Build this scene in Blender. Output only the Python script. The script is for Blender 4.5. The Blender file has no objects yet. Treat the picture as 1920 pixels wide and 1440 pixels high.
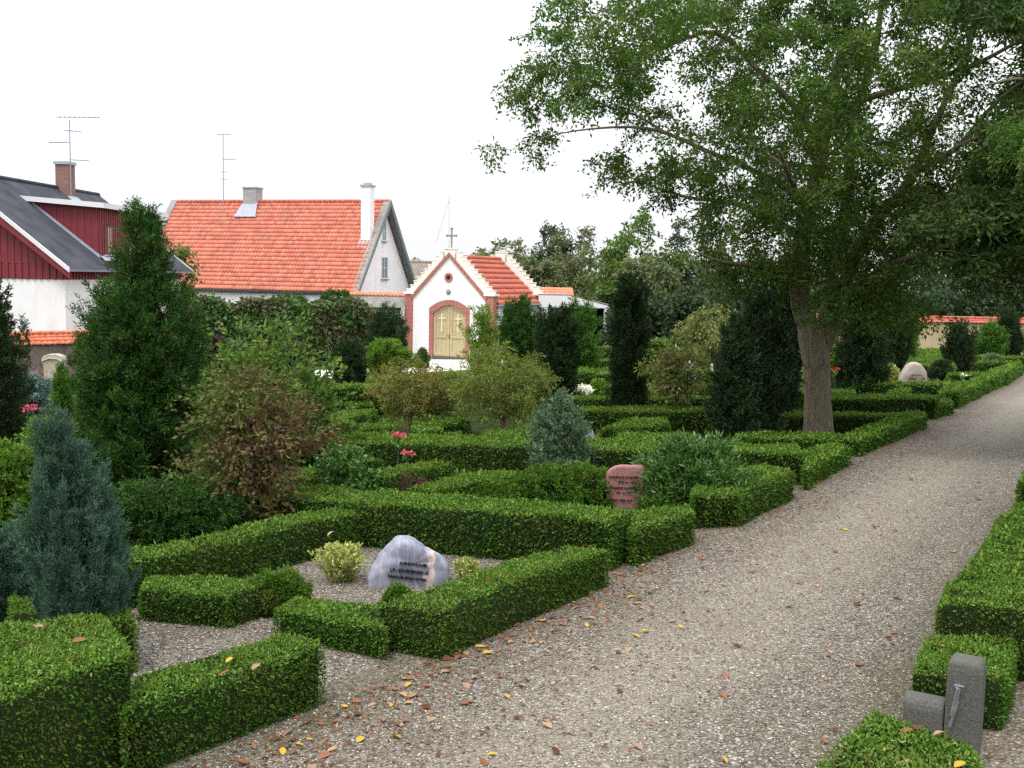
import bpy, math, random
import numpy as np
from mathutils import Vector, noise as mnoise
random.seed(7)
RNG = np.random.default_rng(11)
C = bpy.context.scene.collection
# ---------------------------------------------------------------- camera geometry
FPX = 2000.0; EYE = 1.7; TH = math.atan(200/FPX); ROLL = .02
PA = math.radians(30.5); sA, cA = math.sin(PA), math.cos(PA)
SU, SV = -.025, -.05
GX = SU*sA-SV*cA; GY = SU*cA+SV*sA
def gz(x, y):
    p = GX*x+GY*y
    lo = -3.3
    return lo+math.log1p(math.exp(min(30, (p-lo)*4)))/4 if p < lo+3 else min(p, 1.2)
def ray(px, py):
    a = (px-960)/FPX; b = -(py-720)/FPX
    X = Vector((1, 0, 0)); U = Vector((0, math.sin(TH), math.cos(TH))); F = Vector((0, math.cos(TH), -math.sin(TH)))
    cr, sr = math.cos(ROLL), math.sin(ROLL)
    return F+(X*cr+U*sr)*a+(U*cr-X*sr)*b
def gp(px, py, h=0.0):
    """pixel -> point h above the sloping ground"""
    d = ray(px, py)
    t = (h-EYE)/(d.z-GX*d.x-GY*d.y)
    return Vector((d.x*t, d.y*t, EYE+d.z*t))
def at(px, py, Y):
    d = ray(px, py); t = Y/d.y
    return Vector((d.x*t, Y, EYE+d.z*t))
def proj(p):
    p = Vector(p)-Vector((0, 0, EYE))
    X = Vector((1, 0, 0)); U = Vector((0, math.sin(TH), math.cos(TH))); F = Vector((0, math.cos(TH), -math.sin(TH)))
    cr, sr = math.cos(ROLL), math.sin(ROLL)
    f = p.dot(F)
    return (960+FPX*p.dot(X*cr+U*sr)/f, 720-FPX*p.dot(U*cr-X*sr)/f)
def ppm(D): return FPX/D
def uvw(u, v, h=0):
    x = u*sA-v*cA; y = u*cA+v*sA
    return Vector((x, y, gz(x, y)+h))
# ---------------------------------------------------------------- objects
def tag(o, label=None, cat=None, group=None, kind=None):
    if label: o['label'] = label
    if cat: o['category'] = cat
    if group: o['group'] = group
    if kind: o['kind'] = kind
    return o
def empty(name, loc, label=None, cat=None, group=None):
    o = bpy.data.objects.new(name, None); C.objects.link(o); o.location = loc
    o.empty_display_size = .2
    return tag(o, label, cat, group)
def link(name, me, mat, parent=None):
    o = bpy.data.objects.new(name, me); C.objects.link(o)
    for m in (mat if isinstance(mat, (list, tuple)) else [mat]): me.materials.append(m)
    if parent is not None:
        o.parent = parent
        w = Vector((0, 0, 0)); q = parent
        while q is not None: w += q.location; q = q.parent
        o.location = -w     # parents are only translated; keep geometry in world coordinates
    return o
class MB:
    """collects polygons in world coordinates"""
    def __init__(s): s.v = []; s.f = []; s.r = []; s.mi = []
    def add(s, vs, fs, r=None, mi=0):
        b = len(s.v); s.v += [tuple(v) for v in vs]; s.f += [tuple(i+b for i in f) for f in fs]
        s.r += [random.random() if r is None else r]*len(vs); s.mi += [mi]*len(fs)
    def box(s, o, a, b, c, r=None, mi=0):
        """corner o, edge vectors a b c"""
        o, a, b, c = Vector(o), Vector(a), Vector(b), Vector(c)
        vs = [o, o+a, o+a+b, o+b, o+c, o+a+c, o+a+b+c, o+b+c]
        fs = [(0, 3, 2, 1), (4, 5, 6, 7), (0, 1, 5, 4), (1, 2, 6, 5), (2, 3, 7, 6), (3, 0, 4, 7)]
        if a.cross(b).dot(c) < 0: fs = [f[::-1] for f in fs]
        s.add(vs, fs, r, mi)
    def prism(s, poly, d, r=None, mi=0):
        poly = [Vector(p) for p in poly]; d = Vector(d); n = len(poly)
        vs = poly+[p+d for p in poly]
        nn = Vector((0, 0, 0))
        for i in range(n): nn += poly[i].cross(poly[(i+1) % n])
        fs = [tuple(range(n))[::-1], tuple(range(n, 2*n))]+[(i, (i+1) % n, n+(i+1) % n, n+i) for i in range(n)]
        if nn.dot(d) < 0: fs = [f[::-1] for f in fs]
        s.add(vs, fs, r, mi)
    def tube(s, pts, rad, n=7, r=None, cap=True, mi=0, rough=0):
        pts = [Vector(p) for p in pts]
        if not hasattr(rad, '__len__'): rad = [rad]*len(pts)
        vs = []; fs = []
        ref = Vector((0.13, 0.21, 1)).normalized()
        for i, p in enumerate(pts):
            t = (pts[min(i+1, len(pts)-1)]-pts[max(i-1, 0)])
            if t.length < 1e-9: t = Vector((0, 0, 1))
            t.normalize()
            rr = ref if abs(t.dot(ref)) < .95 else Vector((1, 0, 0))
            e1 = (rr-t*rr.dot(t)).normalized(); e2 = t.cross(e1)
            for k in range(n):
                a = 2*math.pi*k/n
                q = rad[i]
                if rough: q *= 1+rough*mnoise.noise(Vector((math.cos(a)*1.7, math.sin(a)*1.7, p.z*.8)))
                vs.append(p+(e1*math.cos(a)+e2*math.sin(a))*q)
        for i in range(len(pts)-1):
            for k in range(n):
                fs.append((i*n+k, i*n+(k+1) % n, (i+1)*n+(k+1) % n, (i+1)*n+k))
        if cap:
            fs.append(tuple(range(n))[::-1]); fs.append(tuple((len(pts)-1)*n+k for k in range(n)))
        s.add(vs, fs, r, mi)
    def lathe(s, c, prof, n=20, r=None, axis=None):
        c = Vector(c); ax = Vector(axis or (0, 0, 1)).normalized()
        rr = Vector((1, 0, 0)) if abs(ax.x) < .9 else Vector((0, 1, 0))
        e1 = (rr-ax*rr.dot(ax)).normalized(); e2 = ax.cross(e1)
        vs = []; fs = []
        for (ra, h) in prof:
            for k in range(n):
                a = 2*math.pi*k/n; vs.append(c+ax*h+(e1*math.cos(a)+e2*math.sin(a))*ra)
        for i in range(len(prof)-1):
            for k in range(n): fs.append((i*n+k, i*n+(k+1) % n, (i+1)*n+(k+1) % n, (i+1)*n+k))
        fs.append(tuple(range(n))[::-1]); fs.append(tuple((len(prof)-1)*n+k for k in range(n)))
        s.add(vs, fs, r)
    def build(s, name, mat, parent=None, smooth=False, bevel=0):
        me = bpy.data.meshes.new(name); me.from_pydata(s.v, [], s.f)
        at_ = me.attributes.new('rnd', 'FLOAT', 'POINT'); at_.data.foreach_set('value', np.array(s.r, dtype=np.float32))
        if any(s.mi): me.polygons.foreach_set('material_index', np.array(s.mi, dtype=np.int32))
        if smooth: me.polygons.foreach_set('use_smooth', np.ones(len(s.f), dtype=bool))
        me.update()
        o = link(name, me, mat, parent)
        if bevel:
            m = o.modifiers.new('bevel', 'BEVEL'); m.width = bevel; m.segments = 2; m.limit_method = 'ANGLE'
        return o
def np_mesh(name, V, Q, R, mat, parent=None, mi=None, smooth=False):
    """V (n,3) verts, Q (m,k) faces, R (n,) random attribute"""
    me = bpy.data.meshes.new(name)
    V = np.ascontiguousarray(V, dtype=np.float32); Q = np.ascontiguousarray(Q, dtype=np.int32)
    k = Q.shape[1]
    me.vertices.add(len(V)); me.vertices.foreach_set('co', V.ravel())
    me.loops.add(Q.size); me.loops.foreach_set('vertex_index', Q.ravel())
    me.polygons.add(len(Q)); me.polygons.foreach_set('loop_start', np.arange(0, Q.size, k, dtype=np.int32))
    me.polygons.foreach_set('loop_total', np.full(len(Q), k, dtype=np.int32))
    if mi is not None: me.polygons.foreach_set('material_index', np.asarray(mi, dtype=np.int32))
    if smooth: me.polygons.foreach_set('use_smooth', np.ones(len(Q), dtype=bool))
    a = me.attributes.new('rnd', 'FLOAT', 'POINT'); a.data.foreach_set('value', np.ascontiguousarray(R, dtype=np.float32))
    me.update(calc_edges=True)
    return link(name, me, mat, parent)
def unit(a): return a/np.maximum(np.linalg.norm(a, axis=1, keepdims=True), 1e-9)
def leaf_arrays(P, D, L, W, fold=.15, R=None, T=None):
    """diamond leaves: P base points, D directions; returns verts, quads, rnd"""
    n = len(P)
    D = unit(D)
    if T is None: T = RNG.normal(size=(n, 3))
    S = unit(np.cross(D, T)); N = np.cross(S, D)
    L = np.broadcast_to(np.asarray(L, dtype=float), (n,))[:, None]; W = np.broadcast_to(np.asarray(W, dtype=float), (n,))[:, None]
    m = P+D*L*.42+N*L*fold
    V = np.stack([P, m+S*W*.5, P+D*L, m-S*W*.5], axis=1).reshape(-1, 3)
    Q = np.arange(4*n).reshape(n, 4)
    if R is None: R = RNG.random(n)
    return V, Q, np.repeat(R, 4)
def merge(parts):
    V = []; Q = []; R = []; b = 0
    for v, q, r in parts:
        V.append(v); Q.append(q+b); R.append(r); b += len(v)
    return np.concatenate(V), np.concatenate(Q), np.concatenate(R)
# ---------------------------------------------------------------- materials
def lin(c):
    return tuple(((x/255)/12.92 if x/255 <= .04045 else ((x/255+.055)/1.055)**2.4) for x in c)
def new_mat(name):
    m = bpy.data.materials.new(name); m.use_nodes = True
    nt = m.node_tree; b = nt.nodes['Principled BSDF']; return m, nt, b
def ramp(nt, stops):
    r = nt.nodes.new('ShaderNodeValToRGB'); e = r.color_ramp.elements
    while len(e) < len(stops): e.new(.5)
    for i, (p, c) in enumerate(stops): e[i].position = p; e[i].color = (*c, 1)
    return r
def tc(nt, scale=1.0, obj=False):
    g = nt.nodes.new('ShaderNodeNewGeometry')
    return g.outputs['Position']
def noise(nt, scale, detail=4, rough=.55, vec=None, dist=0):
    n = nt.nodes.new('ShaderNodeTexNoise'); n.inputs['Scale'].default_value = scale; n.inputs['Detail'].default_value = detail
    n.inputs['Roughness'].default_value = rough; n.inputs['Distortion'].default_value = dist
    nt.links.new(vec if vec is not None else tc(nt), n.inputs['Vector']); return n.outputs['Fac']
def mixc(nt, f, a, b, mode='MIX'):
    m = nt.nodes.new('ShaderNodeMix'); m.data_type = 'RGBA'; m.blend_type = mode
    for s, v in ((m.inputs[0], f), (m.inputs[6], a), (m.inputs[7], b)):
        if hasattr(v, 'is_linked') or hasattr(v, 'node'): nt.links.new(v, s)
        elif hasattr(v, '__len__'): s.default_value = (*v[:3], 1)
        else: s.default_value = v
    return m.outputs[2]
def bump(nt, b, h, strength=.4, dist=.01):
    n = nt.nodes.new('ShaderNodeBump'); n.inputs['Strength'].default_value = strength; n.inputs['Distance'].default_value = dist
    nt.links.new(h, n.inputs['Height']); nt.links.new(n.outputs[0], b.inputs['Normal']); return n
def attr(nt, name='rnd'):
    a = nt.nodes.new('ShaderNodeAttribute'); a.attribute_name = name; return a.outputs['Fac']
def leaf_mat(name, cols, patch=None, pscale=2.0, trans=.22, rough=.65, spec=.16, pw=.5, brown=False):
    """cols: linear colours dark -> light, picked at random per leaf; patch: a colour some areas drift towards"""
    m, nt, b = new_mat(name)
    n = len(cols)
    r = ramp(nt, [(i/(n-1), c) for i, c in enumerate(cols)])
    nt.links.new(attr(nt), r.inputs[0])
    col = r.outputs[0]
    if patch:
        f = noise(nt, pscale, 3)
        mr = nt.nodes.new('ShaderNodeMapRange'); mr.inputs[1].default_value = .42; mr.inputs[2].default_value = .68
        mr.inputs[4].default_value = pw
        nt.links.new(f, mr.inputs[0])
        col = mixc(nt, mr.outputs[0], col, patch)
    d2 = noise(nt, 7.0, 3); md = nt.nodes.new('ShaderNodeMapRange'); md.inputs[1].default_value = .58; md.inputs[2].default_value = .74; md.inputs[4].default_value = .6 if brown else .4
    nt.links.new(d2, md.inputs[0]); col = mixc(nt, md.outputs[0], col, (.16, .13, .05) if brown else mixc(nt, .5, col, (.12, .17, .04)))
    nt.links.new(col, b.inputs['Base Color'])
    b.inputs['Roughness'].default_value = rough; b.inputs['Specular IOR Level'].default_value = spec
    t = nt.nodes.new('ShaderNodeBsdfTranslucent')
    tcx = mixc(nt, 1.0, col, (1.1, 1.25, .55), 'MULTIPLY')
    nt.links.new(tcx, t.inputs['Color'])
    mx = nt.nodes.new('ShaderNodeMixShader'); mx.inputs[0].default_value = trans
    nt.links.new(b.outputs[0], mx.inputs[1]); nt.links.new(t.outputs[0], mx.inputs[2])
    nt.links.new(mx.outputs[0], nt.nodes['Material Output'].inputs[0])
    return m
def plain_mat(name, c1, c2=None, scale=6, rough=.8, b_s=.15, b_scale=40, b_d=.01, spec=.3, metal=0, detail=5):
    m, nt, b = new_mat(name)
    if c2 is not None:
        f = noise(nt, scale, detail, .6)
        r = ramp(nt, [(.3, c1), (.7, c2)]); nt.links.new(f, r.inputs[0]); nt.links.new(r.outputs[0], b.inputs['Base Color'])
    else: b.inputs['Base Color'].default_value = (*c1, 1)
    b.inputs['Roughness'].default_value = rough; b.inputs['Specular IOR Level'].default_value = spec; b.inputs['Metallic'].default_value = metal
    if b_s: bump(nt, b, noise(nt, b_scale, 5), b_s, b_d)
    return m
M = {}
def S(r, g, b, k=1.0):
    c = lin((r, g, b)); return tuple(x*k for x in c)
# foliage: real albedos .03-.15
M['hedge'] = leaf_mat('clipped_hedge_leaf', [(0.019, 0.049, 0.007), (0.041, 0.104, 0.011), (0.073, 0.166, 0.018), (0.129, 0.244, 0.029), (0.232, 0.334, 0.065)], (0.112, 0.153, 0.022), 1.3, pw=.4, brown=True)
M['hedge_core'] = plain_mat('hedge_inner_shade', (.008, .013, .005), (.018, .026, .009), 60, .95, .3, spec=.05)  # near-black colour stands in for the shade among the inner twigs
M['hedge_far'] = M['hedge']
M['juniper'] = leaf_mat('juniper_leaf', [(0.016, 0.048, 0.011), (0.030, 0.083, 0.017), (0.048, 0.122, 0.020), (0.094, 0.202, 0.032)], (0.054, 0.081, 0.019), 3, pw=.4)
M['cypress'] = leaf_mat('dark_yew_leaf', [(0.013, 0.028, 0.013), (0.021, 0.046, 0.018), (0.034, 0.070, 0.024), (0.058, 0.109, 0.038)], (0.038, 0.045, 0.019), 2, pw=.4)
M['green_cone'] = leaf_mat('green_thuja_leaf', [(0.033, 0.079, 0.014), (0.055, 0.134, 0.022), (0.092, 0.204, 0.030), (0.147, 0.282, 0.048)])
M['blue'] = leaf_mat('blue_cypress_leaf', [(0.036, 0.075, 0.052), (0.060, 0.120, 0.084), (0.090, 0.170, 0.121), (0.151, 0.249, 0.184)], (0.041, 0.070, 0.037), 3, trans=.12, pw=.4)
M['bluespruce'] = leaf_mat('blue_spruce_leaf', [(0.078, 0.143, 0.143), (0.130, 0.208, 0.208), (0.208, 0.312, 0.325)], trans=.1)
M['yellowgreen'] = leaf_mat('yellow_green_leaf', [(0.045, 0.101, 0.013), (0.095, 0.192, 0.020), (0.158, 0.281, 0.032), (0.270, 0.405, 0.056)], (0.079, 0.147, 0.023), 2)
M['laurel'] = leaf_mat('laurel_leaf', [(0.026, 0.069, 0.016), (0.050, 0.123, 0.025), (0.090, 0.190, 0.040), (0.162, 0.281, 0.068)], rough=.35, spec=.4, trans=.15)
M['greybush'] = leaf_mat('grey_green_leaf', [(0.053, 0.090, 0.053), (0.090, 0.150, 0.083), (0.150, 0.225, 0.135), (0.255, 0.330, 0.210)], trans=.15)
M['autumn'] = leaf_mat('autumn_shrub_leaf', [(0.053, 0.095, 0.018), (0.079, 0.133, 0.025), (0.114, 0.171, 0.036), (0.114, 0.057, 0.036), (0.176, 0.095, 0.054), (0.141, 0.085, 0.072), (0.246, 0.237, 0.063), (0.238, 0.152, 0.126)], (0.079, 0.152, 0.027), 1.9, pw=.85)
M['vine'] = leaf_mat('creeper_leaf', [(.04, .07, .02), (.06, .11, .028), (.10, .17, .04), (.13, .09, .08), (.18, .12, .12), (.09, .07, .055)], (.07, .18, .03), .9, pw=.8)
M['rounded'] = leaf_mat('small_tree_leaf', [(0.087, 0.146, 0.018), (0.137, 0.208, 0.027), (0.176, 0.257, 0.036), (0.235, 0.294, 0.054), (0.254, 0.245, 0.072)], (0.117, 0.221, 0.027), 1.1, pw=.6)
M['rounded_red'] = leaf_mat('rusty_small_tree_leaf', [(0.120, 0.124, 0.023), (0.186, 0.174, 0.032), (0.175, 0.223, 0.032), (0.284, 0.223, 0.063), (0.328, 0.248, 0.090)], (0.141, 0.212, 0.032), 1.4, pw=.5)
M['ash'] = leaf_mat('big_tree_leaf', [(0.027, 0.070, 0.014), (0.044, 0.107, 0.018), (0.066, 0.149, 0.023), (0.097, 0.186, 0.031), (0.168, 0.252, 0.046)], (0.141, 0.177, 0.023), .8, trans=.4, pw=.4)
M['bgtree'] = leaf_mat('far_tree_leaf', [(0.073, 0.106, 0.048), (0.120, 0.165, 0.073), (0.179, 0.224, 0.096), (0.240, 0.283, 0.132)], (0.205, 0.176, 0.108), .35, pw=.6)
M['bgdark'] = leaf_mat('dark_far_tree_leaf', [(0.025, 0.047, 0.025), (0.040, 0.072, 0.036), (0.061, 0.099, 0.049), (0.090, 0.135, 0.063)], (0.054, 0.072, 0.036), .4)
M['bggreen'] = leaf_mat('bright_far_tree_leaf', [(0.048, 0.096, 0.022), (0.088, 0.160, 0.032), (0.136, 0.224, 0.048), (0.192, 0.288, 0.064)], (0.096, 0.128, 0.048), .5)
M['gold'] = leaf_mat('golden_weeping_leaf', [(0.108, 0.132, 0.036), (0.180, 0.204, 0.060), (0.264, 0.276, 0.096), (0.336, 0.300, 0.144)], (0.144, 0.180, 0.048), 1.5)
M['varieg'] = leaf_mat('variegated_leaf', [(.16, .20, .04), (.32, .36, .09), (.48, .50, .18), (.62, .60, .30)], trans=.15)
M['peony'] = leaf_mat('peony_leaf', [(0.056, 0.126, 0.022), (0.098, 0.196, 0.035), (0.140, 0.252, 0.042), (0.308, 0.210, 0.126), (0.364, 0.196, 0.126)], (0.336, 0.210, 0.126), 2.6, pw=.5)
M['heather'] = leaf_mat('heather_leaf', [(0.091, 0.065, 0.065), (0.169, 0.078, 0.091), (0.130, 0.117, 0.052), (0.234, 0.104, 0.130)])
M['pink'] = leaf_mat('pink_petal', [(.45, .05, .10), (.6, .08, .16), (.75, .2, .28)], trans=.3)
M['crimson'] = leaf_mat('crimson_heather', [(.12, .03, .05), (.2, .05, .08), (.26, .09, .12)])
M['red'] = leaf_mat('red_petal', [(.45, .015, .02), (.6, .03, .05), (.7, .06, .07)], trans=.3)
M['white_fl'] = leaf_mat('white_petal', [(.7, .7, .66), (.8, .8, .78), (.85, .85, .8)], trans=.2)
M['yellow_fl'] = leaf_mat('yellow_petal', [(.6, .42, .03), (.7, .5, .05)], trans=.2)
M['salmon'] = leaf_mat('salmon_petal', [(.55, .16, .13), (.65, .25, .2)], trans=.2)
M['grass'] = leaf_mat('grass_blade', [(.05, .11, .014), (.08, .17, .02), (.12, .24, .03)])
M['brownleaf'] = leaf_mat('dead_leaf', [(.10, .04, .022), (.20, .085, .045), (.30, .14, .08)], trans=.1, rough=.7)
M['yellowleaf'] = leaf_mat('yellow_dead_leaf', [(.45, .27, .03), (.5, .33, .05), (.4, .25, .05)], trans=.1, rough=.7)
M['tanleaf'] = leaf_mat('tan_dead_leaf', [(.32, .20, .12), (.42, .27, .16), (.26, .17, .12)], trans=.1, rough=.7)
# bark
def bark(name, a, c, sc=9):
    m, nt, b = new_mat(name)
    mp = nt.nodes.new('ShaderNodeMapping'); mp.inputs['Scale'].default_value = (1, 1, .16)
    nt.links.new(tc(nt), mp.inputs[0])
    f = noise(nt, sc*3, 6, .65, mp.outputs[0], .6); g = noise(nt, 2.2, 3)
    r = ramp(nt, [(.32, a), (.5, tuple((x+y)/2 for x, y in zip(a, c))), (.72, c)]); nt.links.new(f, r.inputs[0])
    col = mixc(nt, .35, r.outputs[0], mixc(nt, g, (.06, .07, .03), c))
    nt.links.new(col, b.inputs['Base Color']); b.inputs['Roughness'].default_value = .9; b.inputs['Specular IOR Level'].default_value = .2
    bump(nt, b, f, .9, .03); return m
M['bark'] = bark('grey_bark', (.085, .068, .048), (.34, .28, .20))
M['bark_dark'] = bark('dark_bark', (.03, .025, .02), (.11, .09, .07))
M['bark_red'] = bark('pale_brown_bark', (.10, .065, .04), (.30, .20, .13))
# gravel: several sizes of rounded stones
def gravel(name, base_tint=(1, 1, 1), green=.0, k=1.0):
    m, nt, b = new_mat(name)
    pos = tc(nt)
    def vor(scale):
        v = nt.nodes.new('ShaderNodeTexVoronoi'); v.inputs['Scale'].default_value = scale; v.voronoi_dimensions = '3D'
        nt.links.new(pos, v.inputs['Vector']); return v
    v1 = vor(62); v2 = vor(125)
    sep = nt.nodes.new('ShaderNodeSeparateColor'); nt.links.new(v1.outputs['Color'], sep.inputs[0])
    sep2 = nt.nodes.new('ShaderNodeSeparateColor'); nt.links.new(v2.outputs['Color'], sep2.inputs[0])
    st = [(.0, S(74, 66, 56)), (.2, S(112, 102, 90)), (.42, S(150, 141, 130)), (.62, S(176, 168, 158)), (.82, S(132, 114, 96)), (.93, S(224, 219, 210)), (1, S(245, 242, 236))]
    r1 = ramp(nt, [(p, tuple(x*k for x in c)) for p, c in st]); nt.links.new(sep.outputs[0], r1.inputs[0])
    r2 = ramp(nt, [(p, tuple(x*k for x in c)) for p, c in st]); nt.links.new(sep2.outputs[1], r2.inputs[0])
    big = noise(nt, 40, 3)
    mr = nt.nodes.new('ShaderNodeMapRange'); mr.inputs[1].default_value = .45; mr.inputs[2].default_value = .55; nt.links.new(big, mr.inputs[0])
    col = mixc(nt, mr.outputs[0], r1.outputs[0], r2.outputs[0])
    # gaps between the stones show soil
    gap = nt.nodes.new('ShaderNodeMapRange'); gap.inputs[1].default_value = .45; gap.inputs[2].default_value = .8; gap.inputs[4].default_value = .6
    ds = nt.nodes.new('ShaderNodeMath'); ds.operation = 'MULTIPLY'; ds.inputs[1].default_value = 1.0
    nt.links.new(v1.outputs['Distance'], ds.inputs[0]); nt.links.new(ds.outputs[0], gap.inputs[0])
    col = mixc(nt, gap.outputs[0], col, (.05*k, .042*k, .032*k))
    # worn / damp drifts
    p1 = noise(nt, .9, 4, .6); mp = nt.nodes.new('ShaderNodeMapRange'); mp.inputs[1].default_value = .4; mp.inputs[2].default_value = .7; mp.inputs[4].default_value = .5
    nt.links.new(p1, mp.inputs[0])
    col = mixc(nt, mp.outputs[0], col, mixc(nt, .72, col, S(96, 84, 62)))
    if green:
        p2 = noise(nt, 3.5, 5, .7); mg = nt.nodes.new('ShaderNodeMapRange'); mg.inputs[1].default_value = .55; mg.inputs[2].default_value = .75; mg.inputs[4].default_value = green
        nt.links.new(p2, mg.inputs[0]); col = mixc(nt, mg.outputs[0], col, (.05, .075, .02))
    if green:
        sx = nt.nodes.new('ShaderNodeSeparateXYZ'); nt.links.new(pos, sx.inputs[0])
        vx = nt.nodes.new('ShaderNodeMath'); vx.operation = 'MULTIPLY'; vx.inputs[1].default_value = -cA; nt.links.new(sx.outputs[0], vx.inputs[0])
        vv = nt.nodes.new('ShaderNodeMath'); vv.operation = 'MULTIPLY_ADD'; vv.inputs[1].default_value = sA; nt.links.new(sx.outputs[1], vv.inputs[0]); nt.links.new(vx.outputs[0], vv.inputs[2])
        dv = nt.nodes.new('ShaderNodeMath'); dv.operation = 'SUBTRACT'; dv.inputs[1].default_value = 1.93; nt.links.new(vv.outputs[0], dv.inputs[0])
        av = nt.nodes.new('ShaderNodeMath'); av.operation = 'ABSOLUTE'; nt.links.new(dv.outputs[0], av.inputs[0])
        nz = nt.nodes.new('ShaderNodeMath'); nz.operation = 'MULTIPLY_ADD'; nz.inputs[1].default_value = .7; nt.links.new(noise(nt, 3.2, 5, .65), nz.inputs[0]); nt.links.new(av.outputs[0], nz.inputs[2])
        me_ = nt.nodes.new('ShaderNodeMapRange'); me_.inputs[1].default_value = 1.12; me_.inputs[2].default_value = 1.42; me_.inputs[4].default_value = .5; nt.links.new(nz.outputs[0], me_.inputs[0])
        fo = nt.nodes.new('ShaderNodeMapRange'); fo.inputs[1].default_value = 1.42; fo.inputs[2].default_value = 1.75; fo.inputs[3].default_value = 1; fo.inputs[4].default_value = 0; nt.links.new(nz.outputs[0], fo.inputs[0])
        mm_ = nt.nodes.new('ShaderNodeMath'); mm_.operation = 'MULTIPLY'; nt.links.new(me_.outputs[0], mm_.inputs[0]); nt.links.new(fo.outputs[0], mm_.inputs[1])
        col = mixc(nt, mm_.outputs[0], col, mixc(nt, noise(nt, 9, 4), (.05, .038, .022), (.055, .07, .024)))
        lane = nt.nodes.new('ShaderNodeMapRange'); lane.inputs[1].default_value = .55; lane.inputs[2].default_value = .95; lane.inputs[3].default_value = .22; lane.inputs[4].default_value = 0; nt.links.new(nz.outputs[0], lane.inputs[0])
        col = mixc(nt, lane.outputs[0], col, S(176, 168, 152))
    nt.links.new(mixc(nt, 1, col, base_tint, 'MULTIPLY'), b.inputs['Base Color'])
    b.inputs['Roughness'].default_value = .85; b.inputs['Specular IOR Level'].default_value = .25
    iv = nt.nodes.new('ShaderNodeMath'); iv.operation = 'SUBTRACT'; iv.inputs[0].default_value = 1
    nt.links.new(v1.outputs['Distance'], iv.inputs[1])
    bump(nt, b, iv.outputs[0], .8, .012)
    return m
M['gravel'] = gravel('path_gravel', (.98, .975, .935), .5, .60)
M['gravel2'] = gravel('plot_gravel', (.985, .98, .95), 0, .68)
M['pebble'] = None
m, nt, b = new_mat('loose_pebble')
r = ramp(nt, [(0, S(60, 56, 48)), (.25, S(104, 98, 88)), (.5, S(138, 133, 123)), (.75, S(168, 163, 153)), (.93, S(206, 203, 196)), (1, S(150, 118, 96))]); nt.links.new(attr(nt), r.inputs[0])
nt.links.new(r.outputs[0], b.inputs['Base Color']); b.inputs['Roughness'].default_value = .7; M['pebble'] = m
M['soil'] = plain_mat('garden_soil', (.022, .022, .011), (.035, .055, .014), 2.5, 1.0, .8, 30, .03, spec=.02)
M['lawn'] = plain_mat('mown_lawn', (.05, .11, .014), (.085, .17, .022), 6, 1.0, .7, 60, .03, spec=.03)
M['slab'] = plain_mat('pale_paving', S(205, 198, 188), S(226, 222, 214), 2.5, .8, .2, 30)
M['edge'] = plain_mat('dark_kerb', S(110, 100, 90), S(140, 132, 122), 8, .85, .2)
# building materials
M['white'] = plain_mat('white_render', S(234, 234, 234), S(243, 243, 243), 1.4, .85, .08, 5, .006)
M['white_chapel'] = plain_mat('limewashed_render', S(232, 231, 234), S(243, 243, 245), 1.6, .85, .12, 5, .01)
M['cream'] = plain_mat('pale_step_render', S(228, 226, 214), S(240, 238, 228), 3, .85, .2, 20)
M['beige_wall'] = plain_mat('beige_wall_render', S(176, 158, 122), S(196, 178, 142), 1.2, .9, .2, 20)
M['white_metal'] = plain_mat('white_paint', S(222, 222, 224), None, rough=.5, b_s=0)
M['grey_paint'] = plain_mat('grey_trim', S(104, 112, 112), S(130, 138, 138), 5, .7, .1)
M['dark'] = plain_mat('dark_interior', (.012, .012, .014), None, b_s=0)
M['blackboards'] = plain_mat('black_boards', (.013, .013, .018), (.02, .02, .025), 4, .6, .2)
M['asphalt_roof'] = plain_mat('grey_roofing_felt', S(56, 60, 68), S(82, 84, 90), 1.1, .9, .3, 70, .01, spec=.1)
M['corrugated'] = plain_mat('weathered_corrugated_sheet', S(124, 120, 114), S(160, 156, 150), 3, .85, .3, 40)
M['thatch'] = plain_mat('old_grey_roof', S(122, 112, 100), S(150, 142, 132), 2, .9, .5, 20, .03)
M['lead'] = plain_mat('lead_flashing', S(150, 152, 165), S(175, 178, 190), 8, .5, .1)
M['metal'] = plain_mat('galvanised_metal', S(150, 155, 165), S(185, 190, 198), 20, .3, .05, metal=.8)
M['antenna'] = plain_mat('aerial_aluminium', S(150, 160, 178), None, rough=.4, b_s=0, metal=.3)
M['glass'] = plain_mat('window_glass', S(60, 78, 82), None, rough=.08, b_s=0, spec=.9)
M['glass_pale'] = plain_mat('window_glass_sky_tint', S(120, 148, 156), None, rough=.1, b_s=0, spec=.9)  # sky reflection put into the paler base colour
M['curtain'] = plain_mat('curtain', S(175, 172, 165), None, b_s=0)
M['redframe'] = plain_mat('brown_red_frame', S(100, 52, 50), None, b_s=0)
M['pipe'] = plain_mat('grey_pipe', S(130, 134, 145), None, rough=.5, b_s=0)
def tiles_mat(name, cols):
    m, nt, b = new_mat(name)
    n = len(cols); r = ramp(nt, [(i/(n-1), c) for i, c in enumerate(cols)]); nt.links.new(attr(nt), r.inputs[0])
    d = noise(nt, 1.2, 5, .65); mr = nt.nodes.new('ShaderNodeMapRange'); mr.inputs[1].default_value = .45; mr.inputs[2].default_value = .75; mr.inputs[4].default_value = .5; nt.links.new(d, mr.inputs[0])
    c = mixc(nt, mr.outputs[0], r.outputs[0], S(120, 92, 84))
    f2 = noise(nt, 35, 4); c = mixc(nt, .25, c, mixc(nt, f2, S(165, 95, 78), S(238, 165, 140)))
    nt.links.new(c, b.inputs['Base Color']); b.inputs['Roughness'].default_value = .75; b.inputs['Specular IOR Level'].default_value = .3
    bump(nt, b, f2, .2, .005); return m
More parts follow.
